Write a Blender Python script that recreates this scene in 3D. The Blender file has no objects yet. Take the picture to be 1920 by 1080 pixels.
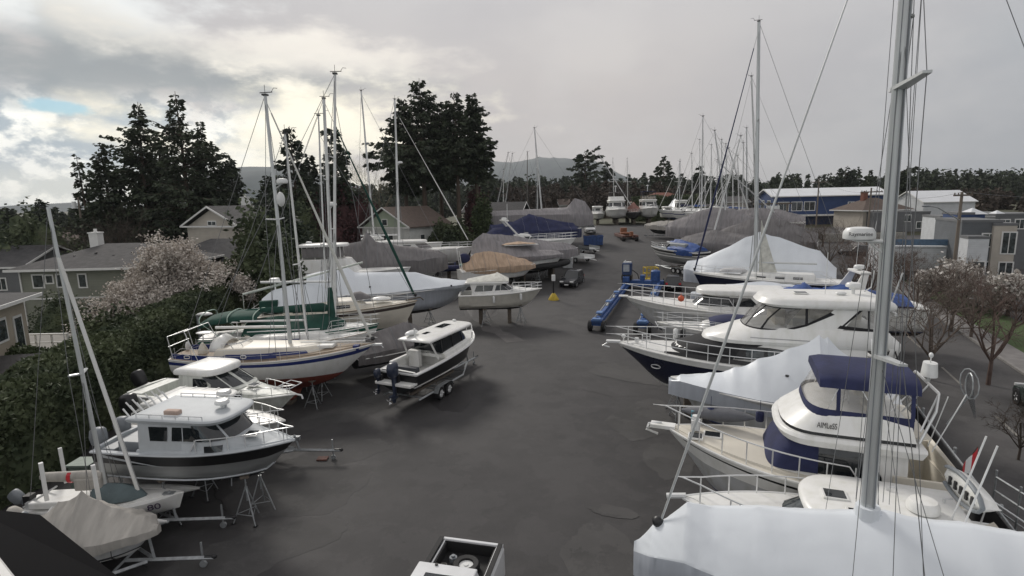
import bpy, math, random
from mathutils import Vector, Matrix, noise
R = math.radians
C = bpy.context.scene.collection
SC = bpy.context.scene
random.seed(7)
# ---------------- camera ----------------
F = 1020.0; PITCH = math.atan(165/1020.0); ROLL = R(1.2); H = 10.0
cd = bpy.data.cameras.new('camera'); cam = bpy.data.objects.new('camera', cd); C.objects.link(cam)
cd.sensor_width = 36; cd.lens = 36*F/1920; cd.clip_start = 0.1; cd.clip_end = 30000
cam.matrix_world = Matrix.Translation((0,0,H)) @ (Matrix.Rotation(R(90)-PITCH,4,'X') @ Matrix.Rotation(-ROLL,4,'Z'))
SC.camera = cam
CM = cam.matrix_world.to_3x3()
def ray(px, py):
    return CM @ Vector(((px-960)/F, (540-py)/F, -1))
def rise(y):
    Ys = [50,58,66,74,82,90,98,106]
    def f(v):
        t = min(1,max(0,(v-50)/56)); return 4.0*t*t*(3-2*t)
    if y<=50: return 0.0
    if y>=106: return 4.0
    for a,b in zip(Ys,Ys[1:]):
        if a<=y<=b: return f(a)+(f(b)-f(a))*(y-a)/(b-a)
def gz(x, y):
    t = min(1,max(0,(-23-x)/8)); return rise(y) - 2.0*t
def P(px, py, z=0.0):
    d = ray(px, py)
    def g(t): return H+d.z*t - z - gz(d.x*t, d.y*t)
    lo, hi = 1.0, 400/d.y
    if g(hi) < 0:
        t = lo
        while g(t) > 0: lo = t; t *= 1.04
        hi = t
        for _ in range(40):
            m = (lo+hi)/2
            if g(m) > 0: lo = m
            else: hi = m
    t = hi; p = Vector((d.x*t, d.y*t, H+d.z*t)); return p
def PY(px, py, Y):
    d = ray(px, py); t = Y/d.y; return Vector((d.x*t, Y, H+d.z*t))
# ---------------- world ----------------
SUN_AZ, SUN_EL = R(-28), R(34)      # azimuth measured from +Y, negative to the left
w = bpy.data.worlds.new('World'); SC.world = w; w.use_nodes = True
nt = w.node_tree; nt.nodes.clear()
def N(t, **k):
    n = nt.nodes.new(t)
    for a,b in k.items(): setattr(n, a, b)
    return n
def wmath(op, a, b=None, c=None):
    n = N('ShaderNodeMath', operation=op)
    for i,v in enumerate((a,b,c)):
        if v is None: continue
        if isinstance(v,(int,float)): n.inputs[i].default_value = v
        else: nt.links.new(v, n.inputs[i])
    return n.outputs[0]
def wmix(fac, a, b):
    n = N('ShaderNodeMix', data_type='RGBA')
    for i,v in ((0,fac),(6,a),(7,b)):
        if isinstance(v,(int,float)): n.inputs[i].default_value = v
        elif isinstance(v,tuple): n.inputs[i].default_value = (*v,1)
        else: nt.links.new(v, n.inputs[i])
    return n.outputs[2]
def wramp(v, a, b):
    n = N('ShaderNodeMapRange', interpolation_type='SMOOTHSTEP'); nt.links.new(v, n.inputs[0])
    n.inputs[1].default_value=a; n.inputs[2].default_value=b; return n.outputs[0]
tc = N('ShaderNodeTexCoord'); sep = N('ShaderNodeSeparateXYZ'); nt.links.new(tc.outputs['Generated'], sep.inputs[0])
X,Y_,Z = sep.outputs
az = wmath('ARCTAN2', X, Y_); el = wmath('ARCSINE', Z)
def wnoise(scale, detail, rough, sx=1, sz=2.2, off=0, dist=0.0):
    m = N('ShaderNodeMapping'); nt.links.new(tc.outputs['Generated'], m.inputs[0])
    m.inputs['Scale'].default_value=(sx,1,sz); m.inputs['Location'].default_value=(off,off*.7,off*.3)
    n = N('ShaderNodeTexNoise'); nt.links.new(m.outputs[0], n.inputs[0])
    n.inputs['Scale'].default_value=scale; n.inputs['Detail'].default_value=detail; n.inputs['Roughness'].default_value=rough
    n.inputs['Distortion'].default_value=dist
    return n.outputs[0]
def blob(a0, e0, ra, re, soft=1.0, jig=None):
    da = wmath('DIVIDE', wmath('SUBTRACT', az, R(a0)), R(ra)); de = wmath('DIVIDE', wmath('SUBTRACT', el, R(e0)), R(re))
    d = wmath('SQRT', wmath('ADD', wmath('MULTIPLY',da,da), wmath('MULTIPLY',de,de)))
    if jig is not None: d = wmath('ADD', d, jig)
    return wramp(d, 1.0+soft*.5, 1.0-soft*.5)
def wclamp(v): 
    n = N('ShaderNodeClamp'); nt.links.new(v, n.inputs[0]); return n.outputs[0]
n1 = wnoise(4.2, 7, .55, off=3.1, sz=2.0, dist=0)
n2 = wnoise(10.5, 9, .62, off=8.3, sz=1.6, dist=0)
n3 = wnoise(1.9, 5, .5, off=1.7, sz=2.4)
n4 = wnoise(6.0, 8, .58, off=5.5, sz=2.6, dist=0)
def sc_(n, k): return wmath('MULTIPLY', wmath('SUBTRACT', n, .5), k)
# smooth stratus deck, warmer towards the middle, cooler to the right
deck = wmix(wramp(az, R(8), R(46)), (.50,.455,.425), (.30,.33,.355))
deck = wmix(wramp(el, R(5), R(22)), deck, (.46,.45,.455))
deck = wmix(wmath('MULTIPLY', wramp(n3,.40,.62), .42), deck, (.35,.34,.36))
deck = wmix(wmath('MULTIPLY', wramp(n1,.46,.66), .25), deck, (.58,.56,.54))
# broken cumulus on the left
puff = wmix(wramp(n2,.45,.55), (.33,.40,.45), (1.0,.99,.92))
puff = wmix(wmath('MULTIPLY', wramp(n1,.47,.62), .7), puff, (.30,.36,.40))
leftm = wramp(wmath('ADD', az, sc_(n1,.5)), R(-16), R(-26))
leftm = wmath('MULTIPLY', leftm, wramp(wmath('ADD', el, sc_(n4,.25)), R(13), R(7)))
col = wmix(leftm, deck, puff)
# dark shelf of cloud across the upper left with a bright torn edge above it
col = wmix(wmath('MULTIPLY', blob(-40, 15.5, 12, 3.0, 1.2, sc_(n4,4.0)), .8), col, (.74,.76,.75))
col = wmix(wmath('MULTIPLY', blob(-33, 11.4, 20, 2.6, 1.1, sc_(n4,3.5)), .9), col, (.22,.245,.26))
# bright thinning around the hidden sun, in torn streaks
col = wmix(wmath('MULTIPLY', blob(-18.5, 6.4, 10, 3.2, 1.8, sc_(n4,7.0)), .85), col, (1.08,1.0,.80))
col = wmix(wmath('MULTIPLY', blob(-20, 13.6, 11, 1.6, 1.8, sc_(n4,6.0)), .65), col, (.92,.86,.76))
col = wmix(wmath('MULTIPLY', blob(-27, 1.5, 20, 1.6, 1.4, sc_(n2,5)), .5), col, (.92,.88,.74))
sky = N('ShaderNodeTexSky', sky_type='NISHITA', sun_disc=False, sun_elevation=SUN_EL, sun_rotation=SUN_AZ)
sc10 = N('ShaderNodeVectorMath', operation='SCALE'); nt.links.new(col, sc10.inputs[0]); sc10.inputs['Scale'].default_value = 9.0
hole = blob(-38.7, 8.0, 2.0, .55, .8, sc_(n2,4.0))
hole2 = blob(-36.0, 17.9, 4.0, .9, .8, sc_(n2,5.0))
hole = wmath('MAXIMUM', hole, hole2)
blue = N('ShaderNodeVectorMath', operation='MULTIPLY'); nt.links.new(sky.outputs[0], blue.inputs[0]); blue.inputs[1].default_value=(.26,.42,.50)
fin = wmix(wmath('MULTIPLY', hole, .92), sc10.outputs[0], blue.outputs[0])
bg = N('ShaderNodeBackground'); nt.links.new(fin, bg.inputs[0]); bg.inputs[1].default_value = 0.10
wo = N('ShaderNodeOutputWorld'); nt.links.new(bg.outputs[0], wo.inputs[0])
# ---------------- sun ----------------
sd = bpy.data.lights.new('sun','SUN'); so = bpy.data.objects.new('sun', sd); C.objects.link(so)
sd.energy = 1.5; sd.angle = R(14); sd.color = (1,.95,.88)
so.rotation_euler = Vector((math.sin(SUN_AZ)*math.cos(SUN_EL), math.cos(SUN_AZ)*math.cos(SUN_EL), math.sin(SUN_EL))).to_track_quat('Z','Y').to_euler()
HAZE=0.00011
SC.view_settings.view_transform='Standard'; SC.view_settings.look='None'; SC.view_settings.exposure = 0.60; SC.view_settings.gamma=1
# ---------------- materials ----------------
MATS = {}
def asphalt_mat(name, c1, c2, rough=.8, seed=0.0):
    m=bpy.data.materials.new(name); MATS[name]=m; m.use_nodes=True; t=m.node_tree; b=t.nodes['Principled BSDF']; L=t.links.new
    g=t.nodes.new('ShaderNodeNewGeometry'); cur=None
    def nz(scale,detail,rg,lo,hi,off):
        mp=t.nodes.new('ShaderNodeMapping'); L(g.outputs['Position'],mp.inputs[0]); mp.inputs['Location'].default_value=(off+seed,off*.4,0)
        n=t.nodes.new('ShaderNodeTexNoise'); L(mp.outputs[0],n.inputs[0]); n.inputs['Scale'].default_value=scale; n.inputs['Detail'].default_value=detail; n.inputs['Roughness'].default_value=rg
        r=t.nodes.new('ShaderNodeMapRange'); L(n.outputs[0],r.inputs[0]); r.inputs[1].default_value=lo; r.inputs[2].default_value=hi; return r.outputs[0],n.outputs[0]
    def mx(f,a,b_,k=1.0):
        q=t.nodes.new('ShaderNodeMix'); q.data_type='RGBA'
        if k!=1.0:
            mm=t.nodes.new('ShaderNodeMath'); mm.operation='MULTIPLY'; L(f,mm.inputs[0]); mm.inputs[1].default_value=k; f=mm.outputs[0]
        L(f,q.inputs[0])
        for i,v in ((6,a),(7,b_)):
            if isinstance(v,tuple): q.inputs[i].default_value=(*v,1)
            else: L(v,q.inputs[i])
        return q.outputs[2]
    big,_=nz(.16,8,.62,.44,.56,0); mid,_=nz(.9,8,.6,.42,.60,7); edge,_=nz(.5,10,.68,.505,.52,21); fine,fr=nz(45,3,.6,.3,.7,3); speck,_=nz(150,2,.5,.62,.72,9)
    c=mx(big,c2,c1); c=mx(mid,c,tuple(x*1.15 for x in c1),.45); c=mx(edge,c,tuple(x*1.42 for x in c1),.32); c=mx(fine,c,tuple(x*.55 for x in c1),.35); c=mx(speck,c,tuple(min(1,x*2.4) for x in c1),.35)
    L(c,b.inputs['Base Color']); b.inputs['Roughness'].default_value=rough; b.inputs['Specular IOR Level'].default_value=.35
    bp=t.nodes.new('ShaderNodeBump'); bp.inputs['Strength'].default_value=.35; bp.inputs['Distance'].default_value=.02; L(fr,bp.inputs['Height']); L(bp.outputs[0],b.inputs['Normal']); return m
def M(name, col=(.5,.5,.5), rough=.5, metal=0, var=.12, vs=3.0, bump=0.0, bs=20, alpha=None, stretch=(1,1,1), col2=None, spec=None, vlo=.35, vhi=.65, detail=5):
    if name in MATS: return MATS[name]
    m = bpy.data.materials.new(name); MATS[name]=m; m.use_nodes=True; t=m.node_tree; b=t.nodes['Principled BSDF']
    b.inputs['Roughness'].default_value=rough; b.inputs['Metallic'].default_value=metal
    if spec is not None: b.inputs['Specular IOR Level'].default_value=spec
    tcn=t.nodes.new('ShaderNodeTexCoord'); mp=t.nodes.new('ShaderNodeMapping'); t.links.new(tcn.outputs['Object'], mp.inputs[0]); mp.inputs['Scale'].default_value=stretch
    n=t.nodes.new('ShaderNodeTexNoise'); t.links.new(mp.outputs[0], n.inputs[0]); n.inputs['Scale'].default_value=vs; n.inputs['Detail'].default_value=detail
    mr=t.nodes.new('ShaderNodeMapRange'); t.links.new(n.outputs[0], mr.inputs[0]); mr.inputs[1].default_value=vlo; mr.inputs[2].default_value=vhi
    mx=t.nodes.new('ShaderNodeMix'); mx.data_type='RGBA'; t.links.new(mr.outputs[0], mx.inputs[0])
    c2 = col2 if col2 else tuple(c*(1-2*var) for c in col)
    mx.inputs[6].default_value=(*c2,1); mx.inputs[7].default_value=(*col,1); t.links.new(mx.outputs[2], b.inputs['Base Color'])
    if bump:
        n2=t.nodes.new('ShaderNodeTexNoise'); t.links.new(mp.outputs[0], n2.inputs[0]); n2.inputs['Scale'].default_value=bs; n2.inputs['Detail'].default_value=4
        bp=t.nodes.new('ShaderNodeBump'); bp.inputs['Strength'].default_value=bump; bp.inputs['Distance'].default_value=.05; t.links.new(n2.outputs[0], bp.inputs['Height']); t.links.new(bp.outputs[0], b.inputs['Normal'])
    if alpha is not None: b.inputs['Alpha'].default_value=alpha
    return m
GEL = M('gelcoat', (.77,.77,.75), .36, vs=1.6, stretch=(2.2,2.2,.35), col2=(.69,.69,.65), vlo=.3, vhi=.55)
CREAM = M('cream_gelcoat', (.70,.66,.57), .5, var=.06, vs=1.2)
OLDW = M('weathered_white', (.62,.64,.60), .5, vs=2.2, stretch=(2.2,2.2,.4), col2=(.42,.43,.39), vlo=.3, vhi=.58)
GREYH = M('shaded_grey_gelcoat', (.46,.47,.48), .35, vs=1.8, stretch=(2.4,2.4,.4), col2=(.36,.36,.34), vlo=.3, vhi=.55)  # white hulls: shade below the flare painted as grey; grey hulls share it
NAVY = M('navy_gelcoat', (.012,.015,.035), .18, var=.05)
BLACK = M('black_paint', (.012,.012,.013), .3, var=.05)
BLUE = M('blue_stripe', (.02,.035,.16), .35, var=.05)
RED = M('red_antifoul', (.24,.055,.035), .75, var=.12, vs=3)
BLKB = M('black_antifoul', (.02,.021,.023), .8, var=.2)
BLUB = M('blue_antifoul', (.03,.06,.13), .75, var=.15)
GRNB = M('green_antifoul', (.02,.16,.12), .7, var=.15)
GREEN = M('green_stripe', (.01,.09,.06), .4, var=.05)
ALU = M('aluminium', (.55,.57,.58), .38, .75, var=.06, vs=4)
BARE = M('bare_aluminium', (.36,.37,.37), .42, .6, var=.10, vs=2.2, stretch=(.4,1,2))
MASTM = M('mast_aluminium', (.60,.62,.62), .4, .35, var=.05, stretch=(6,6,.4))
WMAST = M('white_mast', (.74,.75,.74), .4, var=.05)
STEEL = M('stainless', (.74,.75,.75), .35, .45, var=.05)
GALV = M('galvanised', (.38,.40,.41), .5, .5, var=.15, vs=8)
WIRE = M('rigging_wire', (.20,.205,.21), .5, .3, var=.05)
GLASS = M('dark_glass', (.018,.022,.026), .06, var=.2, vs=2, spec=.8)
GLASS2 = M('tinted_glass', (.07,.085,.09), .08, var=.35, vs=3, spec=.8)
VINYL = M('clear_vinyl', (.30,.27,.22), .12, var=.45, vs=2.5, spec=.7)
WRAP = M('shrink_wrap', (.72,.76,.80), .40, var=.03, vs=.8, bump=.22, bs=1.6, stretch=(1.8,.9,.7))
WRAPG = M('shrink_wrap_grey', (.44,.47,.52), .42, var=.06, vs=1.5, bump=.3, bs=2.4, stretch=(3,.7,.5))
TARPG = M('grey_tarp', (.20,.19,.19), .85, var=.12, vs=1.6, bump=.55, bs=2.6, stretch=(2.8,.7,.6))
TARPM = M('mauve_grey_tarp', (.29,.275,.28), .85, var=.12, vs=1.6, bump=.55, bs=2.6, stretch=(2.8,.7,.6))
TARPB = M('beige_canvas', (.44,.42,.385), .9, var=.10, vs=1.8, bump=.55, bs=2.6, stretch=(2.8,.7,.6))
TARPT = M('tan_canvas', (.52,.38,.27), .9, var=.12, vs=1.8, bump=.55, bs=2.6, stretch=(2.8,.7,.6))
CNAVY = M('navy_canvas', (.022,.028,.085), .85, var=.15, vs=2, bump=.2, bs=8)
CGRN = M('green_canvas', (.012,.065,.048), .85, var=.15, vs=2, bump=.25, bs=5)
CBLUE = M('blue_tarpaulin', (.035,.09,.30), .6, var=.15, vs=3, bump=.4, bs=5)
CTEAL = M('teal_tarpaulin', (.03,.26,.20), .7, var=.12, vs=3, bump=.3)
CBLK = M('black_canvas', (.018,.018,.02), .85, var=.15, bump=.2)
TEAK = M('weathered_teak', (.34,.27,.20), .75, var=.15, vs=6, stretch=(.6,6,1))
RUB = M('black_rubber', (.016,.016,.017), .75, var=.1)
PLW = M('white_plastic', (.74,.75,.74), .35, var=.04)
PLG = M('grey_plastic', (.22,.24,.26), .45, var=.08)
PLB = M('black_plastic', (.02,.02,.022), .4, var=.08)
ORG = M('orange_buoy', (.65,.12,.05), .5, var=.08)
YEL = M('yellow_paint', (.55,.40,.03), .55, var=.12, vs=6)
LBLU = M('lift_blue', (.035,.10,.30), .5, var=.18, vs=4)
WOOD = M('timber', (.15,.125,.10), .85, var=.2, vs=5, stretch=(1,8,8))
RUST = M('rusty_red', (.15,.065,.05), .8, var=.3, vs=5)
RED2 = M('bright_red', (.55,.03,.04), .5)
# ---------------- mesh helper ----------------
SPLIT={'side_window','window','window_bar','window_post','hardtop_pillar','hardtop_post','side_window_surround','side_deck_panel','headlight','tail_light','wheel_arch','pillar','door_mirror','low_window','window_cover','cloth_window','lee_cloth','vent_cap','antenna','roof_light','floor_slot','mudguard','side_board','helm_seating','davit_arm','cockpit_seat','deck_pole','tie_strap','crossbeam','spreader','door','beam','wheel_cover','storage_bin','roof_strut','float','number_plate','rod_holder','keel_support','stripe','hull_stripe','cabin_window','accent_line','rubber_rim','bunk','mesh_panel','frame_post','spinnaker_pole','clear_panel','solar_panel','helm_glazing','bimini_frame','roof_rail','gear_box','lifting_pad','hatch_hood'}
class MB:
    def __init__(s): s.v=[]; s.f=[]; s.m=[]
    def add(s, vs, fs, mi=0):
        o=len(s.v); s.v += [tuple(q) for q in vs]; s.f += [tuple(i+o for i in f) for f in fs]; s.m += [mi]*len(fs); return s
    def box(s, x0,x1,y0,y1,z0,z1, mi=0):
        v=[(x,y,z) for z in (z0,z1) for y in (y0,y1) for x in (x0,x1)]
        return s.add(v, [(0,2,3,1),(4,5,7,6),(0,1,5,4),(2,6,7,3),(0,4,6,2),(1,3,7,5)], mi)
    def obox(s, c, ax, sx, sy, sz, mi=0):     # box centred at c, rotated by angle ax about z
        ca,sa=math.cos(ax),math.sin(ax); v=[]
        for z in (-sz/2,sz/2):
            for y in (-sy/2,sy/2):
                for x in (-sx/2,sx/2): v.append((c[0]+x*ca-y*sa, c[1]+x*sa+y*ca, c[2]+z))
        return s.add(v, [(0,2,3,1),(4,5,7,6),(0,1,5,4),(2,6,7,3),(0,4,6,2),(1,3,7,5)], mi)
    def tube(s, pts, r, n=6, mi=0, r2=None, flat=1.0):
        pts=[Vector(p) for p in pts]; k=len(pts); rings=[]; up=None
        for i,p in enumerate(pts):
            d=(pts[min(i+1,k-1)]-pts[max(i-1,0)])
            if d.length<1e-6: d=Vector((0,0,1))
            d.normalize()
            if up is None:
                up = Vector((0,0,1)) if abs(d.z)<.9 else Vector((1,0,0))
            a=d.cross(up)
            if a.length<1e-4: a=d.cross(Vector((1,0,0.01)))
            a.normalize(); b=a.cross(d).normalized(); up=b
            rr = r if r2 is None else r+(r2-r)*i/(k-1)
            rings.append([p+a*rr*math.cos(2*math.pi*j/n)*flat+b*rr*math.sin(2*math.pi*j/n) for j in range(n)])
        return s.loft(rings, mi=mi, caps=True)
    def loft(s, rings, closed=True, caps=False, mi=0, mis=None):
        n=len(rings[0]); o=len(s.v)
        for r in rings: s.v += [tuple(q) for q in r]
        e = n if closed else n-1
        for i in range(len(rings)-1):
            for j in range(e):
                k=(j+1)%n
                s.f.append((o+i*n+j, o+i*n+k, o+(i+1)*n+k, o+(i+1)*n+j)); s.m.append(mis(i,j) if mis else mi)
        if caps:
            s.f.append(tuple(o+j for j in reversed(range(n)))); s.m.append(mi)
            b=o+(len(rings)-1)*n; s.f.append(tuple(b+j for j in range(n))); s.m.append(mi)
        return s
    def ball(s, c, rx, ry=None, rz=None, n=10, k=6, mi=0, half=False):
        ry=ry or rx; rz=rz or rx; rings=[]
        for i in range(k+1):
            a=(-math.pi/2 if not half else 0)+(math.pi if not half else math.pi/2)*i/k
            cr=max(math.cos(a),.02); rings.append([(c[0]+rx*cr*math.cos(2*math.pi*j/n), c[1]+ry*cr*math.sin(2*math.pi*j/n), c[2]+rz*math.sin(a)) for j in range(n)])
        return s.loft(rings, caps=True, mi=mi)
    def cyl(s, c, r, h, n=14, mi=0, axis='z', r2=None):
        r2=r if r2 is None else r2; rings=[]
        for t,rr in ((0,r),(1,r2)):
            g=[]
            for j in range(n):
                a=2*math.pi*j/n; u,w_=rr*math.cos(a), rr*math.sin(a)
                g.append({'z':(c[0]+u,c[1]+w_,c[2]+h*t),'y':(c[0]+u,c[1]+h*(t-.5),c[2]+w_),'x':(c[0]+h*(t-.5),c[1]+u,c[2]+w_)}[axis])
            rings.append(g)
        return s.loft(rings, caps=True, mi=mi)
    def pieces(s):
        par=list(range(len(s.v)))
        def fd(i):
            while par[i]!=i: par[i]=par[par[i]]; i=par[i]
            return i
        for f in s.f:
            a=fd(f[0])
            for i in f[1:]: par[fd(i)]=a
        gr={}
        for f,m in zip(s.f,s.m): gr.setdefault(fd(f[0]),[]).append((f,m))
        out=[]
        for fs in gr.values():
            mb=MB(); mp={}
            for f,m in fs:
                for i in f:
                    if i not in mp: mp[i]=len(mb.v); mb.v.append(s.v[i])
                mb.f.append(tuple(mp[i] for i in f)); mb.m.append(m)
            out.append(mb)
        return out
    def build(s, name, mats, parent=None, smooth=None, bevel=0, subd=0, solid=0, flipfix=False):
        if parent is not None and name in SPLIT:
            ps=s.pieces()
            if 1<len(ps)<=14:
                os_=[p.build('\0'+name,mats,parent,smooth,bevel,subd,solid) for p in ps]; return os_[0]
        name=name.strip('\0')
        me=bpy.data.meshes.new(name); me.from_pydata(s.v,[],s.f)
        if not isinstance(mats,(list,tuple)): mats=[mats]
        for m in mats: me.materials.append(m)
        for p,mi in zip(me.polygons, s.m): p.material_index=mi
        me.validate(); me.update()
        if smooth is not None:
            for p in me.polygons: p.use_smooth=True
            try: me.set_sharp_from_angle(angle=R(smooth))
            except Exception: pass
        o=bpy.data.objects.new(name, me); C.objects.link(o)
        if parent is not None: o.parent=parent
        if bevel:
            b=o.modifiers.new('b','BEVEL'); b.width=bevel; b.segments=2; b.limit_method='ANGLE'
        if solid:
            b=o.modifiers.new('s','SOLIDIFY'); b.thickness=solid; b.offset=0
        if subd:
            b=o.modifiers.new('d','SUBSURF'); b.levels=subd; b.render_levels=subd
        return o
def tag(o, label=None, cat=None, group=None, kind=None):
    if label: o['label']=label
    if cat: o['category']=cat
    if group: o['group']=group
    if kind: o['kind']=kind
    return o
def empty(name, loc, rz=0, label=None, cat=None, group=None):
    o=bpy.data.objects.new(name,None); C.objects.link(o); o.location=loc; o.rotation_euler=(0,0,rz); o.empty_display_size=.3
    o['_m']=0; del o['_m']
    return tag(o,label,cat,group)
def copy_tree(o, parent=None, loc=None, rz=None, sc=None, label=None, group=None):
    c=o.copy(); C.objects.link(c)
    if parent is not None: c.parent=parent
    if loc is not None: c.location=loc
    if rz is not None: c.rotation_euler=(0,0,rz)
    if sc is not None: c.scale=sc if isinstance(sc,tuple) else (sc,sc,sc)
    if label: c['label']=label
    if group: c['group']=group
    for ch in list(o.children): copy_tree(ch, c)
    return c
def lerp(a,b,t): return a+(b-a)*t
def sstep(a,b,x):
    t=min(1,max(0,(x-a)/(b-a))); return t*t*(3-2*t)
def text_mesh(name, s, size, mat, parent, loc, rot, ext=.004, sh=0.0, sx=1.0):
    cu=bpy.data.curves.new('t','FONT'); cu.body=s; cu.size=size; cu.extrude=ext; cu.align_x='CENTER'; cu.align_y='CENTER'; cu.shear=sh
    to=bpy.data.objects.new('t',cu); C.objects.link(to)
    dg=bpy.context.evaluated_depsgraph_get(); me=bpy.data.meshes.new_from_object(to.evaluated_get(dg)); bpy.data.objects.remove(to)
    me.materials.clear(); me.materials.append(mat); me.name=name
    o=bpy.data.objects.new(name,me); C.objects.link(o); o.parent=parent; o.location=loc; o.rotation_euler=rot; o.scale=(sx,1,1)
    return o
# ---------------- boat builders ----------------
class Boat:
    """local frame: x from stern (0) to bow (L), y to port, z up from the ground"""
    def __init__(s, name, label, cat, bow, zb, stern, zs, B, zk, zw, kind='m', group=None, short=None, dip=.0, tw=.85, rake=1.0, full=.42, pw=2.2, L=None, head=None):
        b=P(*bow, zb)
        if stern is not None:
            q=P(*stern, zs); d=(b-q); d.z=0; s.L=d.length if L is None else L; s.a=math.atan2(d.y,d.x)
        else: s.L=L; s.a=R(head)
        d=Vector((math.cos(s.a),math.sin(s.a),0)); o=Vector((b.x,b.y,0))-d*s.L; mid=o+d*s.L*.5
        s.g=gz(mid.x,mid.y); s.root=empty(name,(o.x,o.y,s.g),s.a,label,cat,group)
        s.B=B; s.zb=zb; s.zs=zs; s.zk=zk; s.zw=zw; s.kind=kind; s.dip=dip; s.tw=tw; s.rake=rake*.62; s.full=full; s.pw=pw; s.short=short or label
        s.M=Matrix.Translation((o.x,o.y,s.g)) @ Matrix.Rotation(s.a,4,'Z'); s.Mi=s.M.inverted()
    def b(s,t):
        if t<s.full: return s.B/2*(s.tw+(1-s.tw)*math.sin(math.pi/2*t/s.full))
        return s.B/2*(1-((t-s.full)/(1-s.full))**s.pw)
    def z(s,t): return s.zs+(s.zb-s.zs)*t**1.7-s.dip*4*t*(1-t)
    def k(s,t):
        if s.kind=='m': return s.zk+(s.z(t)-s.zk)*.50*max(0,(t-.55)/.45)**2.6
        u=abs(t-.45)/.55; return s.zk+(min(s.zw+.25,s.zb-.5)-s.zk)*min(1,u)**2.2
    def on(s,px,py,y=0):
        o=s.Mi@Vector((0,0,H)); d=s.Mi.to_3x3()@ray(px,py); t=(y-o.y)/d.y; p=o+d*t; return p.x,p.z
    def shape(s,t,q):
        if s.kind=='m':
            tc=.32; yc=.88-.42*q**3
            return yc*(t/tc)**.85 if t<tc else yc+(1-yc)*((t-tc)/(1-tc))**(1+.9*q)
        a=3.2-1.9*q; return (1-(1-t)**a)**.75
    def pt(s,q,z,side=1,off=0):
        kk=s.k(q); zz=s.z(q); t=min(1,max(0,(z-kk)/(zz-kk)))
        return Vector((q*s.L-s.rake*(1-t)*q**4, side*(s.b(q)*s.shape(t,q)+off), z))
    def sheer(s,q,side=1,inset=0,dz=0):
        return Vector((q*s.L, side*max(0,s.b(q)-inset), s.z(q)+dz))
    def hull(s, mats, bands, boot=None, deckm=None, rub=None, cockpit=None, keel=None, rubr=.035, nocap=False):
        """mats: list; mats[0]=bottom. bands: list of (frac_top, mat index) from waterline to sheer"""
        NS=30; qs=[1-(1-i/NS)**1.35 for i in range(NS+1)]; rings=[]; mi=[]
        fr=[]; last=0
        for ft,m in bands:
            n=max(1,round((ft-last)*6))
            for j in range(n): fr.append((lerp(last,ft,(j+1)/n),m))
            last=ft
        for q in qs:
            kk=s.k(q); zw=max(s.zw,kk+.001); zs_=s.z(q); r=[]
            zl=[lerp(kk,zw,j/5) for j in range(6)]
            zl+=[zw+(zs_-zw)*f for f,_ in fr]
            rings.append([s.pt(q,z) for z in zl])
        mm=[0]*5+[m for _,m in fr]
        mb=MB(); mb.loft(rings, closed=False, mis=lambda i,j: mm[j])
        mb.loft([[Vector((p.x,-p.y,p.z)) for p in reversed(r)] for r in rings], closed=False, mis=lambda i,j: mm[len(mm)-1-j])
        r0=rings[0]; n0=len(r0)
        v=[p for p in r0]+[Vector((p.x,-p.y,p.z)) for p in r0]
        fs=[(j, j+1, n0+j+1, n0+j) for j in range(n0-1)]
        o=len(mb.v); mb.v+= [tuple(p) for p in v]
        for j,f in enumerate(fs): mb.f.append(tuple(i+o for i in f)); mb.m.append(mm[j])
        mb.build('hull', mats, s.root, smooth=50)
        if deckm is not None:
            d=MB(); rr=[]
            if cockpit:
                ex=[cockpit[0]-.0005,cockpit[0]+.0005,cockpit[1]-.0005,cockpit[1]+.0005]; qd=sorted(set([q for q in qs]+[max(0,e) for e in ex]))
            else: qd=qs
            for q in qd:
                b=s.b(q); z=s.z(q)-.01; ins=cockpit[3] if cockpit else .25
                inn=max(b-ins,0); dep=0
                if cockpit and cockpit[0]<=q<=cockpit[1]: dep=cockpit[2]
                cam_=.04*b if not dep else 0
                pr=[(b,z),(inn,z+.02),(inn*.98,z+.03-dep+ (cam_ if not dep else 0)),(inn*.5,z+.03-dep+cam_*1.5),(0,z+.03-dep+cam_*2)]
                pr=pr+[(-y,zz) for y,zz in reversed(pr[:-1])]
                rr.append([(q*s.L,y,zz) for y,zz in pr])
            d.loft(rr, closed=False); d.build('deck', deckm, s.root, smooth=40)
        if rub is not None:
            d=MB()
            for sd_ in (1,-1):
                d.tube([s.sheer(q,sd_,-.01,-.02) for q in qs], rubr, 5)
            d.tube([s.sheer(0,1,0,-.02), s.sheer(0,-1,0,-.02)], rubr,5)
            d.build('rub_rail', rub, s.root, smooth=60)
        if keel:
            d=MB(); x0,x1,zb=keel[0]*s.L,keel[1]*s.L,keel[2]; wv=.14
            for sx in (0,):
                d.loft([[(x0,-.02,s.zk+.25),(x1,-.02,s.zk+.3),(x1,.02,s.zk+.3),(x0,.02,s.zk+.25)],[(x0,-wv,(zb+s.zk)/2),(x1-.25,-wv,(zb+s.zk)/2),(x1-.25,wv,(zb+s.zk)/2),(x0,wv,(zb+s.zk)/2)],[(x0+.1,-wv,zb),(x1-.6,-wv,zb),(x1-.6,wv,zb),(x0+.1,wv,zb)]],caps=True)
            d.build('keel', mats[0], s.root, bevel=.04)
            d=MB(); d.loft([[(.12*s.L,-.05,s.zk+.5),(.2*s.L,-.05,s.zk+.4),(.2*s.L,.05,s.zk+.4),(.12*s.L,.05,s.zk+.5)],[(.13*s.L,-.05,zb+.2),(.185*s.L,-.05,zb+.2),(.185*s.L,.05,zb+.2),(.13*s.L,.05,zb+.2)]],caps=True)
            d.build('rudder', mats[0], s.root, bevel=.02)
        return s
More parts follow.
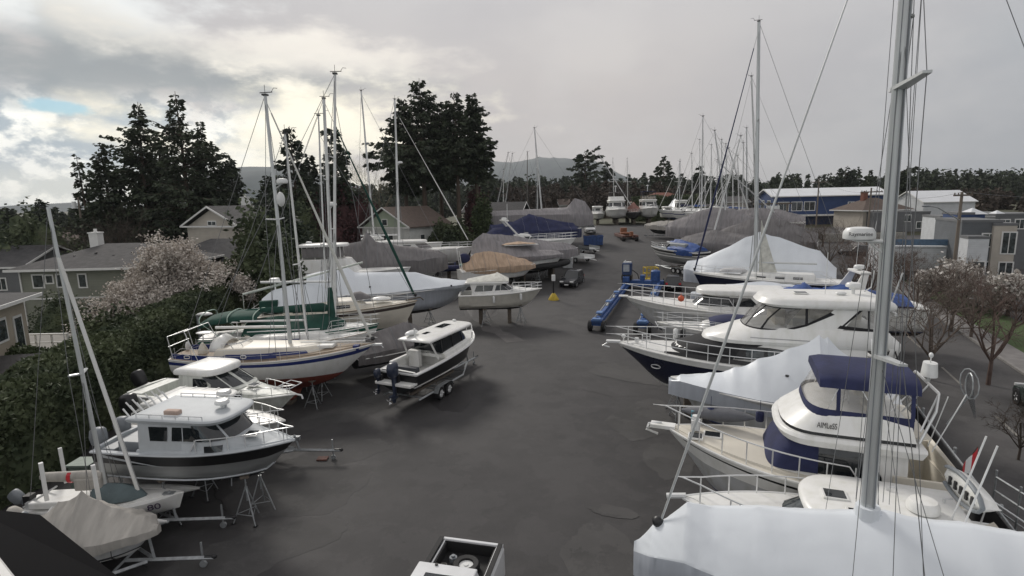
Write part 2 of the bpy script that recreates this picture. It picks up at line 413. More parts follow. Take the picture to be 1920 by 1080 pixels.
    def rail(s, q0, q1, h=.6, n=6, inset=.12, r=.016, mat=None, mid=True, bowover=0.0, sides=(1,-1), name='rail', cap=True):
        mat=mat or STEEL; d=MB()
        for lv in ([1,.5] if mid else [1]):
            pts={}
            for sd_ in sides:
                pts[sd_]=[s.sheer(lerp(q0,q1,i/14),sd_,inset*(1 if lerp(q0,q1,i/14)<.95 else .5),h*lv*sstep(0,.08,i/14+.02)) for i in range(15)]
            if q1>.93 and len(sides)==2:
                tip=Vector((s.L+bowover,0,s.z(1)+h*lv)); path=pts[1]+[tip]+list(reversed(pts[-1])); d.tube(path,r,6)
            else:
                for sd_ in sides: d.tube(pts[sd_],r,6)
        for sd_ in sides:
            for i in range(n):
                q=lerp(q0,q1,(i+.35)/n); d.tube([s.sheer(q,sd_,inset,0),s.sheer(q,sd_,inset*.9,h)],r*.9,5)
        return d.build(name, mat, s.root, smooth=60)
    def mast(s, x, z0, top, r=.085, mat=None, spr=(.5,), sprw=.8, fore=None, back=None, forestay=None, shroud=.42, wire=.010, boom=None, furl=None, stem=None, flat=.65, extra=None, dY=0, radar=None, sails=None, wind=True, y=0):
        """top: pixel of masthead in the photograph's frame, turned into a point over the mast step"""
        mat=mat or MASTM
        bw=s.M@Vector((x,y,z0)); tp=s.Mi@PY(top[0],top[1],bw.y+dY); b=Vector((x,y,z0)); ax=tp-b
        m=MB(); m.tube([b, b+ax*.5, tp], r, 8, r2=r*.72, flat=flat)
        mo=m.build('mast', mat, s.root, smooth=60)
        d=MB()
        if wind:
            d.tube([tp,tp+Vector((0,0,.45))],.012,4); d.tube([tp+Vector((-.25,.0,.1)),tp+Vector((.35,0,.12))],.02,4); d.box(tp.x-.12,tp.x+.12,tp.y-.12,tp.y+.12,tp.z-.03,tp.z+.04)
            d.tube([tp+Vector((.3,0,.12)),tp+Vector((.42,0,.3)),tp+Vector((.6,0,.28))],.012,4)
            d.build('masthead_gear', PLB, mo)
        d=MB(); sw=MB(); chs=[]
        q=x/s.L
        for f in spr:
            c=b+ax*f; tips=[]
            for sd_ in (1,-1):
                t=c+Vector((-.12,sd_*sprw,.05)); d.tube([c,t],.035,5,flat=1.4); tips.append(t)
            chs.append(tips)
        if spr: d.build('spreader', mat, mo)
        for i,sd_ in enumerate((1,-1)):
            cp=s.sheer(q-.01,sd_,.1); path=[cp]+[c[i] for c in chs]+[b+ax*.985]
            sw.tube(path,wire,4); sw.tube([s.sheer(q-.05,sd_,.1),b+ax*(spr[0] if spr else .6)],wire*.9,4); sw.tube([s.sheer(q+.04,sd_,.1),b+ax*(spr[0] if spr else .6)],wire*.9,4)
        st=stem or Vector((s.L-.1,0,s.z(1)+.05)); fh=b+ax*(forestay or .99)
        sw.tube([st,fh],wire,4)
        if back is not False: sw.tube([Vector((.05,0,s.zs+.1)) if back is None else Vector(back), tp],wire,4)
        sw.build('rigging', WIRE, mo)
        if furl:
            fm,fr_=furl[0],furl[1]; f0,f1=(furl[2],furl[3]) if len(furl)>2 else (.04,.94)
            a=MB(); pts=[st.lerp(fh,lerp(f0,f1,i/10)) for i in range(11)]
            rs=[fr_*(.55+.45*math.sin(math.pi*min(1,(i+1.2)/7.5)))*(1 if i<8 else .75) for i in range(11)]
            for i in range(10): a.tube([pts[i],pts[i+1]],rs[i],7,r2=rs[i+1])
            a.ball(st+Vector((0,0,.18)),.12,mi=1); a.build('furled_headsail',[fm,PLB],mo,smooth=60)
        if boom:
            bl,bz,bm,br=boom[:4]; rise_=boom[4] if len(boom)>4 else 0; sw_=boom[5] if len(boom)>5 else 0
            e=Vector((x-bl*math.cos(sw_),y+bl*math.sin(sw_),z0+bz+rise_)); a=MB(); a.tube([Vector((x-.1,y,z0+bz)),e],br,7); a.build('boom',bm,mo,smooth=60)
            if sails:
                a=MB(); n=12; rg=[]
                for i in range(n+1):
                    t=i/n; p=Vector((x-.15,y,z0+bz)).lerp(e,t*.97); rr=sails[1]*(1.25-.75*t)*(1 if 0<i<n else .4)
                    rg.append([p+Vector((0,rr*.6*math.sin(2*math.pi*j/10),rr*.5+rr*1.15*math.cos(2*math.pi*j/10)+.05*noise.noise(Vector((i,j,3))))) for j in range(10)])
                a.loft(rg,caps=True); a.build('sail_cover',sails[0],mo,smooth=60)
        if radar:
            f,rr,mt=radar[:3]; c=b+ax*f; sx_=radar[3] if len(radar)>3 else 1
            a=MB(); a.tube([c+Vector((0,0,-.25)),c+Vector((sx_*.45,0,0))],.03,5); a.box(c.x+min(0,sx_*.5),c.x+max(0,sx_*.5),-.06+c.y,.06+c.y,c.z-.02,c.z+.02)
            ro=a.build('radar_bracket',mat,mo)
            a=MB(); radome(a,(c.x+sx_*.5,c.y,c.z+.02),rr); a.build('radar_dome',mt,mo,smooth=40)
        s.tp=tp; s.mo=mo; s.ax=ax; s.mb_=b
        return mo
def radome(a, c, r, h=.24):
    pr=[(.75,0),(.98,.02),(1,.07),(.97,h*.62),(.8,h*.92),(.4,h)]
    a.loft([[(c[0]+r*f*math.cos(2*math.pi*j/18),c[1]+r*f*math.sin(2*math.pi*j/18),c[2]+z) for j in range(18)] for f,z in pr],caps=True)
class House:
    """stack of plan outlines: level=(z, xf, rf, w, xa, wa, e)"""
    def __init__(s, levels): s.lv=[tuple(l)+(.75,)*(7-len(l)) for l in levels]
    def par(s,z):
        lv=s.lv
        if z<=lv[0][0]: return lv[0]
        for a,b in zip(lv,lv[1:]):
            if a[0]<=z<=b[0]:
                t=(z-a[0])/(b[0]-a[0]) if b[0]>a[0] else 0; return tuple(lerp(p,q,t) for p,q in zip(a,b))
        return lv[-1]
    def y(s,x,z):
        _,xf,rf,w,xa,wa,e=s.par(z)
        if x>xf-rf:
            c=min(1,max(0,(x-(xf-rf))/rf)); th=math.acos(c**(1/e)) if c>0 else math.pi/2
            return w*math.sin(th)**e
        return lerp(w,wa,min(1,max(0,(xf-rf-x)/max(.01,(xf-rf-xa)))))
    def ring(s,l,ins=0):
        z,xf,rf,w,xa,wa,e=l; h=[]
        for i in range(9):
            th=math.pi/2*i/8; h.append((xf-ins-rf+rf*math.cos(th)**e,(w-ins)*math.sin(th)**e))
        for i in range(1,7): t=i/6; h.append((lerp(xf-rf-ins,xa+ins,t),lerp(w,wa,t)-ins))
        h.append((xa+ins,(wa-ins)*.5)); h.append((xa+ins,0))
        return [(x,y,z) for x,y in h]+[(x,-y,z) for x,y in reversed(h[1:-1])]
    def shell(s,mb,mi=0,roof=True,edge=.07):
        rg=[s.ring(l) for l in s.lv]
        if roof:
            l=s.lv[-1]; z=l[0]
            for dz,i in ((edge*.6,edge*.35),(edge,edge),(edge+.035,.45),(edge+.05,.8)):
                if i<min(l[3],l[5])-.05 : rg.append(s.ring((z+dz,)+l[1:],i))
        mb.loft(rg,caps=True,mi=mi); return s
    def win(s,mb,bot,top,side,off=.015,n=10,mi=0,rows=3):
        def samp(pl,t):
            k=(len(pl)-1)*t; i=min(len(pl)-2,int(k)); f=k-i; return (lerp(pl[i][0],pl[i+1][0],f),lerp(pl[i][1],pl[i+1][1],f))
        rg=[]
        for i in range(n+1):
            a=samp(bot,i/n); b=samp(top,i/n); c=[]
            for j in range(rows+1):
                x=lerp(a[0],b[0],j/rows); z=lerp(a[1],b[1],j/rows); c.append((x,side*(s.y(x,z)+off),z))
            rg.append(c)
        mb.loft(rg,closed=False,mi=mi); return s
    def front(s,mb,z0,z1,th0,th1,off=.02,n=10,mi=0):
        rg=[]
        for i in range(n+1):
            th=lerp(th0,th1,i/n); c=[]
            for j in range(5):
                z=lerp(z0,z1,j/4); _,xf,rf,w,xa,wa,e=s.par(z); a=abs(th)
                x=xf-rf+rf*max(0,math.cos(a))**e+off*math.cos(a); y=w*math.sin(a)**e+off*math.sin(a)
                c.append((x,y*(1 if th>=0 else -1),z))
            rg.append(c)
        mb.loft(rg,closed=False,mi=mi); return s
def raised(boat,q0,q1,ins,h,mat,name='foredeck_cabin',tp=.3,ah=1.0):
    rg=[]
    for i in range(17):
        q=lerp(q0,q1,i/16); b=max(.02,boat.b(q)-ins); z=boat.z(q); hh=h*(1-sstep(1-tp,1.0,i/16))*lerp(ah,1,i/16)+.015; k=max(.02,b-.10-.12*h)
        half=[(b,z),(lerp(b,k,.5)+.03,z+hh*.75),(k,z+hh),(k*.5,z+hh+.05*b),(0,z+hh+.07*b)]
        rg.append([(q*boat.L,y,zz) for y,zz in half]+[(q*boat.L,-y,zz) for y,zz in reversed(half[:-1])])
    d=MB(); d.loft(rg,closed=False)
    for r_ in (rg[0],rg[-1]): d.add(r_,[tuple(range(len(r_)))])
    return d.build(name,mat,boat.root,smooth=45)
def cover(boat, st, mat, name='cover', bulge=.35, noise_a=.05, seed=0, ncol=11, sub=6, skm=None, sag=.0, mats=None, skirtmi=0, wr=1.0):
    """st: (x, halfwidth, ztop, zedge, zskirt) along the boat"""
    rg=[]; pts=[]
    for i in range(len(st)-1):
        for k in range(sub): 
            t=k/sub; pts.append([lerp(a,b,t) for a,b in zip(st[i],st[i+1])]+[t])
    pts.append(list(st[-1])+[0])
    for x,w_,zt,ze,zs_,t in pts:
        sg=sag*math.sin(math.pi*t); half=[]
        half.append((w_*.93,zs_)); half.append((w_*.985,lerp(zs_,ze,.5))); half.append((w_,ze))
        for j in range(1,ncol):
            u=j/(ncol-1); y=w_*(1-u); zz=ze+(zt-sg-ze)*(u*(1-bulge)+bulge*math.sin(u*math.pi/2)); half.append((y,zz))
        full=[(y,z) for y,z in half]+[(-y,z) for y,z in reversed(half[:-1])]
        row=[]
        for y,z in full:
            v=Vector((x*1.1+seed*7,y*1.5,z*1.5+seed)); n=noise.noise(v*.6)*noise_a*1.1; v2=Vector((x*3.2+seed+y*.8,y*.7,z*.8)); n2=(.25-abs(noise.noise(v2)))*noise_a*.9*wr; v3=Vector((x*7+y*5,y*2,z*2+seed)); n3=(.2-abs(noise.noise(v3)))*noise_a*.45*wr
            nn=n+n2+n3; row.append((x+nn*.3, y+(nn*.8 if y>0 else -nn*.8), z+nn))
        rg.append(row)
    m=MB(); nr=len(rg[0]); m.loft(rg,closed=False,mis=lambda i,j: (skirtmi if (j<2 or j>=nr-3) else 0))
    for r_ in (rg[0],rg[-1]): m.add(r_,[tuple(range(len(r_)))])
    if boat: boat.rows=rg
    return m.build(name, mats or mat, boat.root if boat else None, smooth=42)
def ropes(boat, n=6, r=.012, mat=None, name='tie_rope'):
    rg=boat.rows; N=len(rg); d=MB()
    for k in range(n):
        row=rg[int(N*(.10+.8*k/(n-1)))-1]; d.tube([Vector(p)+Vector((0,.025 if p[1]>0 else -.025,.02)) for p in row],r,4)
    for p in d.pieces(): p.build(name,mat or PLG,boat.root)
def outboard(parent, x, y, z, mat=PLG, sc=1.0, tilt=0, badge=True):
    e=MB(); ct,st_=math.cos(tilt),math.sin(tilt)
    def T(p): px,pz=p[0]*sc,p[2]*sc; return (x+px*ct-pz*st_, y+p[1]*sc, z+px*st_+pz*ct)
    def rg(zz,x0,x1,w_,e_=.6): return [T((lerp(x0,x1,.5)+(x1-x0)/2*math.copysign(abs(math.cos(a))**e_,math.cos(a)), w_*math.copysign(abs(math.sin(a))**e_,math.sin(a)), zz)) for a in [2*math.pi*j/14 for j in range(14)]]
    e.loft([rg(.15,-.42,.0,.13),rg(.25,-.52,.05,.2),rg(.55,-.56,.06,.22),rg(.78,-.5,.04,.2),rg(.86,-.38,-.02,.14),rg(.88,-.3,-.1,.06)],caps=True)
    o=e.build('outboard_motor', mat, parent, smooth=45)
    e=MB(); e.loft([rg(.15,-.34,-.02,.09),rg(-.5,-.28,-.06,.06),rg(-.78,-.3,-.04,.05)],caps=True)
    e.loft([rg(-.76,-.62,-.0,.09,1),rg(-.8,-.62,0,.1,1)],caps=True)
    e.loft([[T((-.55+.75*(k/4),.08*math.sin(math.pi*min(1,(k+.4)/4.4))*math.cos(2*math.pi*j/8),-.95+.08*math.sin(math.pi*min(1,(k+.4)/4.4))*math.sin(2*math.pi*j/8))) for j in range(8)] for k in range(5)],caps=True)
    e.loft([rg(-1.18,-.3,-.12,.015),rg(-.98,-.42,-.05,.025),rg(-.78,-.36,-.05,.05)],caps=True)
    e.build('drive_leg', mat, o, smooth=45)
    e=MB()
    for k in range(3):
        a=2*math.pi*k/3; e.loft([[T((-.62,0.02*math.cos(a),-.95+.02*math.sin(a))),T((-.58,.05*math.cos(a),-.95+.05*math.sin(a)))],[T((-.66,.16*math.cos(a+.5),-.95+.16*math.sin(a+.5))),T((-.58,.17*math.cos(a-.3),-.95+.17*math.sin(a-.3)))]],closed=False)
    e.build('propeller', STEEL, o, solid=.01)
    e=MB(); e.box(x-.05,x+.16,y-.12,y+.12,z-.25,z+.2); e.build('mount_bracket', PLB, o)
    return o
# stands, blocks, trailers
def stand_master(h):
    r=empty('boat_stand',(0,0,-50)); d=MB()
    for k in range(3):
        a=2*math.pi*k/3+.5; d=MB(); d.tube([(.03*math.cos(a),.03*math.sin(a),h*.72),(.46*math.cos(a),.46*math.sin(a),.02)],.022,6); d.box(.46*math.cos(a)-.06,.46*math.cos(a)+.06,.46*math.sin(a)-.06,.46*math.sin(a)+.06,0,.012); d.build('leg',GALV,r)
    d=MB(); ps=[(.34*math.cos(2*math.pi*k/3+.5),.34*math.sin(2*math.pi*k/3+.5),.2*h) for k in range(4)]; d.tube(ps,.014,5); d.build('brace',GALV,r)
    d=MB(); d.tube([(0,0,h*.45),(0,0,h*.95)],.024,7); d.cyl((0,0,h*.70),.05,.08,8); d.tube([(-.14,0,h*.8),(.14,0,h*.8)],.012,5); d.build('screw_post',GALV,r)
    d=MB(); d.box(-.13,.13,-.13,.13,h*.95,h); d.build('pad',WOOD,r,bevel=.01)
    return r
STM={}
def stand_at(x,y,h,label,short_z=0,rz=0):
    k=round(h*5)/5; new=k not in STM
    if new: STM[k]=stand_master(k)
    g=gz(x,y); gp='steel tripod boat stands propping hulls'
    if new:
        o=STM[k]; o.location=(x,y,g); o.rotation_euler=(0,0,rz)
    else: o=copy_tree(STM[k],loc=(x,y,g),rz=rz)
    return tag(o,label,'boat stand',gp)
def stands(boat, qs, sides=(1,-1), names=None):
    n=0
    for sd_ in sides:
        for i,q in enumerate(qs):
            z=boat.zk+.42*(boat.z(q)-boat.zk)*(.6 if boat.kind=='m' else .75)
            p=boat.pt(q,z,sd_); wv=boat.M@Vector((p.x,p.y+sd_*.02,0))
            wc=boat.M@Vector((p.x,0,0)); near = (wv.y+abs(wv.x)*.2)<(wc.y+abs(wc.x)*.2)
            pos = ('nearest the bow','amidships','nearest the stern') if len(qs)==3 else (('toward the bow','toward the stern') if len(qs)==2 else ('',))
            order=sorted(qs,reverse=True); ps=pos[order.index(q)]
            stand_at(wv.x,wv.y,max(.6,z-.02),f"{'near' if near else 'far'} side tripod stand {ps} of the {boat.short}".replace('  ',' '),rz=random.random()*6)
def blocks(boat, qs, top=None):
    for i,q in enumerate(qs):
        w_=boat.M@Vector((q*boat.L,0,0)); t=top if top is not None else max(.3,boat.k(q))
        r=empty('keel_block',(w_.x,w_.y,gz(w_.x,w_.y)),boat.a,f"stacked timber block under the {'forward' if q==max(qs) else 'aft' if q==min(qs) else 'middle'} keel of the {boat.short}",'timber block','timber blocks under keels')
        n=max(1,int(t/.24)); hh=t/n
        for k in range(n):
            d=MB()
            d.box(-.15-.01*(k%2),.15+.01*(k%2),-.32+.02*(k%2),.32,k*hh+.003,(k+1)*hh-.003)
            d.build('timber',WOOD,r,bevel=.01)
def wheel(parent, x, y, z, r=.33, w_=.22, rim=STEEL):
    d=MB(); n=20; pr=[(r*.62,-w_/2),(r*.9,-w_/2),(r,-w_*.36),(r,w_*.36),(r*.9,w_/2),(r*.62,w_/2)]
    rings=[[(x+a*math.cos(2*math.pi*j/n),y+b,z+a*math.sin(2*math.pi*j/n)) for j in range(n)] for a,b in pr]+[[(x+r*.62*math.cos(2*math.pi*j/n),y-w_/2,z+r*.62*math.sin(2*math.pi*j/n)) for j in range(n)]]
    d.loft(rings); o=d.build('wheel',RUB,parent,smooth=40)
    d=MB(); d.cyl((x,y,z),r*.6,w_*.7,16,axis='y')
    for k in range(5):
        a=2*math.pi*k/5
        for s_ in (1,-1): d.tube([(x+.08*math.cos(a),y+s_*w_*.40,z+.08*math.sin(a)),(x+r*.58*math.cos(a),y+s_*w_*.38,z+r*.58*math.sin(a))],.035,5)
    d.build('rim',rim,o,smooth=30); return o
def trailer(loc, a, L, W, label, axles=2, hz=.55, tongue=1.6, jack=True, hull_z=.9, post=True):
    r=empty('boat_trailer',loc,a,label,'boat trailer','boat trailers'); d=MB()
    for s_ in (1,-1):
        d.tube([(0,s_*W/2,hz),(L*.62,s_*W/2,hz),(L*.93,s_*.1,hz)],.055,4)
    for f in (.05,.3,.5,.72): 
        ww=W/2 if f<.62 else W/2*(1-(f-.62)/.31)
        d.tube([(L*f,-ww,hz),(L*f,ww,hz)],.045,4)
    d.tube([(L*.72,0,hz),(L+tongue,0,hz-.05)],.06,4); d.build('frame',GALV,r)
    for s_ in (1,-1):
        d=MB(); d.box(.1,L*.6,s_*W*.24-.06,s_*W*.24+.06,hz+.14,hz+.26); 
        for f in (.1,.35,.55): d.tube([(L*f,s_*W*.24,hz),(L*f,s_*W*.24,hz+.16)],.03,5)
        d.build('bunk',WOOD,r)
    xa=[L*.30] if axles==1 else ([L*.24,L*.24+.78] if axles==2 else [L*.2,L*.2+.78,L*.2+1.56])
    for x in xa:
        for s_ in (1,-1): wheel(r,x,s_*(W/2+.16),.33)
    for s_ in (1,-1):
        d=MB(); x0,x1=xa[0]-.42,xa[-1]+.42; rg=[]
        for i in range(9):
            t=i/8; x=lerp(x0,x1,t); z=.45+.30*min(1,math.sin(math.pi*t)*2.2); rg.append([(x,s_*(W/2+.03),z),(x,s_*(W/2+.3),z)])
        d.loft(rg,closed=False); d.build('mudguard',GALV,r,solid=.02)
    d=MB(); d.tube([(L*.3,-W/2-.1,.33),(L*.3,W/2+.1,.33)],.035,5); d.build('axle',GALV,r)
    if post:
        d=MB(); d.tube([(L*.97,0,hz),(L*.94,0,hull_z+.5)],.045,4); d.box(L*.9,L*.98,-.08,.08,hull_z+.3,hull_z+.45); d.build('winch_post',GALV,r)
    if jack:
        d=MB(); d.tube([(L+tongue*.75,.12,hz+.35),(L+tongue*.75,.12,.12)],.03,6); d.cyl((L+tongue*.75,.12,.11),.1,.06,12,axis='y'); d.build('jockey_wheel',GALV,r)
    d=MB(); d.ball((L+tongue,0,hz-.02),.09,.06,.07); d.tube([(L+tongue-.25,0,hz-.02),(L+tongue,0,hz-.02)],.045,6); d.build('coupler',PLB,r)
    return r
def hull_text(boat,name,s,size,mat,q,z,side,sx=1.0):
    p=boat.pt(q,z,side,.02); tx=(boat.pt(q+.02,z,side,.02)-boat.pt(q-.02,z,side,.02)).normalized()*(1 if side<0 else -1); tz=(boat.pt(q,z+.05,side,.02)-boat.pt(q,z-.05,side,.02)).normalized(); n=tx.cross(tz).normalized(); up=n.cross(tx).normalized()
    o=text_mesh(name,s,size,mat,boat.root,(0,0,0),(0,0,0),.003,sx=sx)
    o.matrix_basis=Matrix(((tx.x*sx,up.x,n.x,p.x+n.x*.02),(tx.y*sx,up.y,n.y,p.y+n.y*.02),(tx.z*sx,up.z,n.z,p.z+n.z*.02),(0,0,0,1))); return o
def cleat(d,p,mi=0):
    d.tube([(p[0]-.1,p[1],p[2]+.06),(p[0]+.1,p[1],p[2]+.06)],.014,5,mi); d.tube([(p[0],p[1],p[2]),(p[0],p[1],p[2]+.06)],.02,5,mi)
def hatch(parent, x, y, z, sx, sy, mat=GLASS, tilt=0, name='hatch', a=0):
    d=MB(); d.obox((x,y,z+.03),a,sx,sy,.05,0); d.obox((x,y,z+.062),a,sx*.82,sy*.82,.012,1); return d.build(name,[GEL,mat],parent,bevel=.008)
def fender(parent, p, r=.11, h=.6, mat=None):
    d=MB(); pr=[(.3,0),(.85,.06),(1,.16),(1,.84),(.85,.94),(.3,1)]
    d.loft([[(p[0]+r*f*math.cos(2*math.pi*j/10),p[1]+r*f*math.sin(2*math.pi*j/10),p[2]-h*(1-t)) for j in range(10)] for f,t in pr],caps=True); d.tube([(p[0],p[1],p[2]),(p[0],p[1],p[2]+.35)],.008,4)
    return d.build('fender',mat or PLW,parent,smooth=50)
# ---------------- ground ----------------
fence_a=P(1905,1000,2.4); fence_b=P(1640,660,2.4)
FK=(fence_b.x-fence_a.x)/(fence_b.y-fence_a.y)
def fx(y, off=0): return fence_a.x+FK*(y-fence_a.y)+off*math.sqrt(1+FK*FK)
BR=[-60,-30,-10,0,10,20,30,40,50,58,66,74,82,90,98,106,120,150,200,300,500,900,1600,3000,6000]
GRASS=M('rough_grass',(.065,.075,.03),.9,var=.25,vs=.5,bump=.3,bs=3,col2=(.05,.042,.03))
ASPH=asphalt_mat('asphalt_ground',(.052,.050,.0505),(.037,.036,.037),.72)
def asph(name,c1,c2,rough,vs=.35): return asphalt_mat(name,c1,c2,rough,seed=vs*10)
ROADM=asph('road_asphalt',(.085,.082,.082),(.06,.058,.058),.8,.5)
PATCHM=asph('dry_asphalt',(.074,.072,.071),(.054,.053,.053),.85,1.3)
PATCH2=asph('repaired_asphalt',(.105,.10,.098),(.085,.082,.08),.85,1.4)
WETM=asph('damp_asphalt',(.034,.032,.033),(.026,.025,.026),.5,.8)
xs=[-5000,-2500,-1200,-600,-300,-180,-120,-90,-70,-55,-45,-38,-31,-29,-27,-25,-23]+[x for x in range(-20,100,5)]+[110,140,200,300,600,1200,2500,5000]
mb=MB(); mb.loft([[(x,y,gz(x,y)) for x in xs] for y in BR],closed=False)
tag(mb.build('ground',GRASS),kind='structure')
def strip(name, rows, lift, mat, kind='structure', nx=1):
    ys=sorted(set([r[0] for r in rows]+[b for b in BR if rows[0][0]<b<rows[-1][0]])); rg=[]
    for y in ys:
        for a,b in zip(rows,rows[1:]):
            if a[0]<=y<=b[0]:
                t=(y-a[0])/(b[0]-a[0]); xl,xr=lerp(a[1],b[1],t),lerp(a[2],b[2],t); break
        rg.append([(lerp(xl,xr,i/nx),y,gz(lerp(xl,xr,i/nx),y)+lift) for i in range(nx+1)])
    m=MB(); m.loft(rg,closed=False); o=m.build(name,mat); 
    if kind: tag(o,kind=kind)
    return o
strip('yard_asphalt',[(-10,-20,fx(-10,-.2)),(20,-20,fx(20,-.2)),(60,-22,fx(60,-.2)),(100,-12,fx(100,-.2)),(122,-4,fx(122,-.2))],.012,ASPH)
def patch(px,py,rx,ry,mat,seed,rot=0,lift=.018,rough=.16):
    c=P(px,py); m=MB(); v=[]; n=70
    for j in range(n):
        a=2*math.pi*j/n; r=1+rough*noise.noise(Vector((math.cos(a)*1.6,math.sin(a)*1.6,seed)))*2+rough*.6*noise.noise(Vector((math.cos(a)*7,math.sin(a)*7,seed)))
        u,w_=rx*r*math.cos(a),ry*r*math.sin(a); x=c.x+u*math.cos(rot)-w_*math.sin(rot); y=c.y+u*math.sin(rot)+w_*math.cos(rot)
        v.append((x,y,gz(x,y)+lift))
    m.add(v,[tuple(range(n))]); tag(m.build('asphalt_patch',mat),kind='structure')
for i,p in enumerate([(1135,1045,1.15,1.5,PATCHM),(560,915,2.6,1.7,PATCHM),(640,850,2.2,.9,PATCHM),(470,1040,2.5,1.2,PATCHM),(660,770,3.4,1.2,PATCHM),(1200,785,2.4,1.4,PATCHM),(1260,860,1.8,.9,PATCHM),
    (930,600,4.6,1.9,PATCHM),(905,575,6,1.6,WETM),(840,742,2.2,1.1,WETM),(1090,605,2.2,.7,PATCHM),(980,520,3,.9,PATCHM),(1180,700,2.6,1.5,PATCHM),(760,715,2.6,1.6,WETM),(1150,960,.7,.35,PATCHM),(1105,470,3.5,1.6,PATCHM),(1080,495,3,1.2,PATCHM)]):
    patch(p[0],p[1],p[2],p[3],p[4],i*3.1,rot=.2*i,lift=.015+.0006*i)
def quadpatch(pts,mat,lift):
    m=MB(); m.add([tuple(P(*p)+Vector((0,0,lift))) for p in pts],[tuple(range(len(pts)))]); tag(m.build('asphalt_patch',mat),kind='structure')
quadpatch([(900,612),(935,610),(942,622),(955,624),(985,640),(950,643),(928,626),(905,621)],PATCH2,.027)
def crack(pts,seed):
    rnd=random.Random(seed); p=[P(*q) for q in pts]; c=[]
    for a,b in zip(p,p[1:]):
        for i in range(6): v=a.lerp(b,i/6); c.append(Vector((v.x+rnd.uniform(-.08,.08),v.y+rnd.uniform(-.08,.08),0)))
    m=MB(); m.loft([[(v.x-.012,v.y,gz(v.x,v.y)+.027),(v.x+.012,v.y+.012,gz(v.x,v.y)+.027)] for v in c],closed=False); tag(m.build('asphalt_crack',M('crack_tar',(.012,.012,.012),.7)),kind='structure')
for i,q in enumerate([[(392,890),(402,930),(425,968)],[(250,985),(262,1040),(275,1070)],[(1090,730),(1150,745),(1230,742)],[(640,745),(700,760),(770,740)]]): crack(q,i)
# street side beyond the fence
strip('planting_bed',[(-10,fx(-10,.1),fx(-10,1.3)),(70,fx(70,.1),fx(70,1.3))],.02,M('leaf_mulch',(.085,.065,.035),.95,vs=3,col2=(.045,.035,.025),bump=.6,bs=12))
strip('road',[(-10,fx(-10,1.3),fx(-10,8.2)),(100,fx(100,1.3),fx(100,8.2))],.016,ROADM)
KERB=M('kerb_concrete',(.24,.23,.22),.85,vs=4,bump=.1)
def kerbstrip(name,o0,o1,h,mat,y0=-10,y1=100):
    ys=sorted(set([y0,y1]+[b for b in BR if y0<b<y1])); m=MB(); rg=[]
    for y in ys:
        a,b=fx(y,o0),fx(y,o1); g=gz(a,y); rg.append([(a,y,g),(a,y,g+h),(b,y,g+h),(b,y,g)])
    m.loft(rg,closed=False); return tag(m.build(name,mat),kind='structure')
kerbstrip('kerb',8.2,8.38,.14,KERB); kerbstrip('sidewalk',8.4,9.9,.13,M('sidewalk_concrete',(.20,.19,.185),.85,vs=1.5,bump=.1,bs=30))
LAWN=M('lawn',(.055,.10,.028),.95,vs=2.5,col2=(.05,.065,.025),bump=.5,bs=25)
kerbstrip('lawn_strip',9.92,13.2,.12,LAWN,y0=-10,y1=75)
strip('car_park',[(0,fx(0,13.3),fx(0,34)),(75,fx(75,13.3),fx(75,50))],.016,ROADM)
strip('cross_road',[(76,fx(76,8.5),170),(88,fx(88,8.5),190)],.024,ROADM)
for i in range(7):
    y=20+i*7; m=MB(); rg=[(fx(y,4.6),y),(fx(y,4.72),y),(fx(y+3,4.72),y+3),(fx(y+3,4.6),y+3)]
    m.add([(x,yy,gz(x,yy)+.03) for x,yy in rg],[(0,1,2,3)]); tag(m.build('road_marking',M('faded_road_paint',(.22,.21,.19),.8)),kind='structure')
# far hills
def hill(name,pts,Y,depth,mat,seed,base=-5):
    m=MB(); n=60; rg=[]
    prof=[PY(px,py,Y) for px,py in pts]
    for i in range(n+1):
        t=i/n*(len(prof)-1); k=min(len(prof)-2,int(t)); f=t-k; f=f*f*(3-2*f)*.5+f*.5; p=prof[k].lerp(prof[k+1],f)
        col=[]
        for j in range(13):
            u=j/12*2-1; hh=max(0,1-u*u)**.8; nz=noise.noise(Vector((p.x*.004,u*3,seed)))*.12+noise.noise(Vector((p.x*.02,u*9,seed)))*.04
            col.append((p.x,Y+depth*u,base+(p.z-base)*hh*(1+nz*(1 if j!=6 else .3))))
        rg.append(col)
    m.loft(rg,closed=False); return tag(m.build(name,mat,smooth=60),kind='structure')
HILLM=M('forested_hill',(.055,.08,.085),.95,vs=.02,col2=(.04,.055,.065))
hill('hill',[(640,372),(760,362),(830,345),(900,307),(960,304),(1010,296),(1060,296),(1100,303),(1160,330),(1250,352),(1330,362)],4200,900,HILLM,1)
hill('hill',[(-80,418),(40,404),(90,386),(130,380),(200,392),(300,396),(390,380),(440,325),(470,312),(540,312),(610,330),(680,352),(760,372)],2100,500,HILLM,2)
# ---------------- vegetation ----------------
FOL_FIR=M('fir_needles',(.060,.078,.042),.8,vs=.6,col2=(.016,.024,.015))
FOL_FIR2=M('spruce_needles',(.034,.050,.028),.8,vs=.6,col2=(.018,.028,.017))
FOL_HEDGE=M('cedar_foliage',(.085,.105,.050),.8,vs=.45,col2=(.034,.050,.024),vlo=.38,vhi=.6)
FOL_HEDGE2=M('laurel_foliage',(.060,.085,.030),.75,vs=1.5,col2=(.03,.045,.016))
FOL_RED=M('purple_foliage',(.085,.032,.034),.85,vs=1,col2=(.045,.02,.02))
BROWNT=M('bare_twigs',(.085,.066,.052),.9,vs=2,col2=(.05,.04,.033))
BARK=M('fir_bark',(.10,.075,.058),.9,vs=3,stretch=(3,3,.5),bump=.5,bs=10)
BARK2=M('grey_bark',(.11,.10,.085),.9,vs=3,stretch=(3,3,.5),bump=.3)
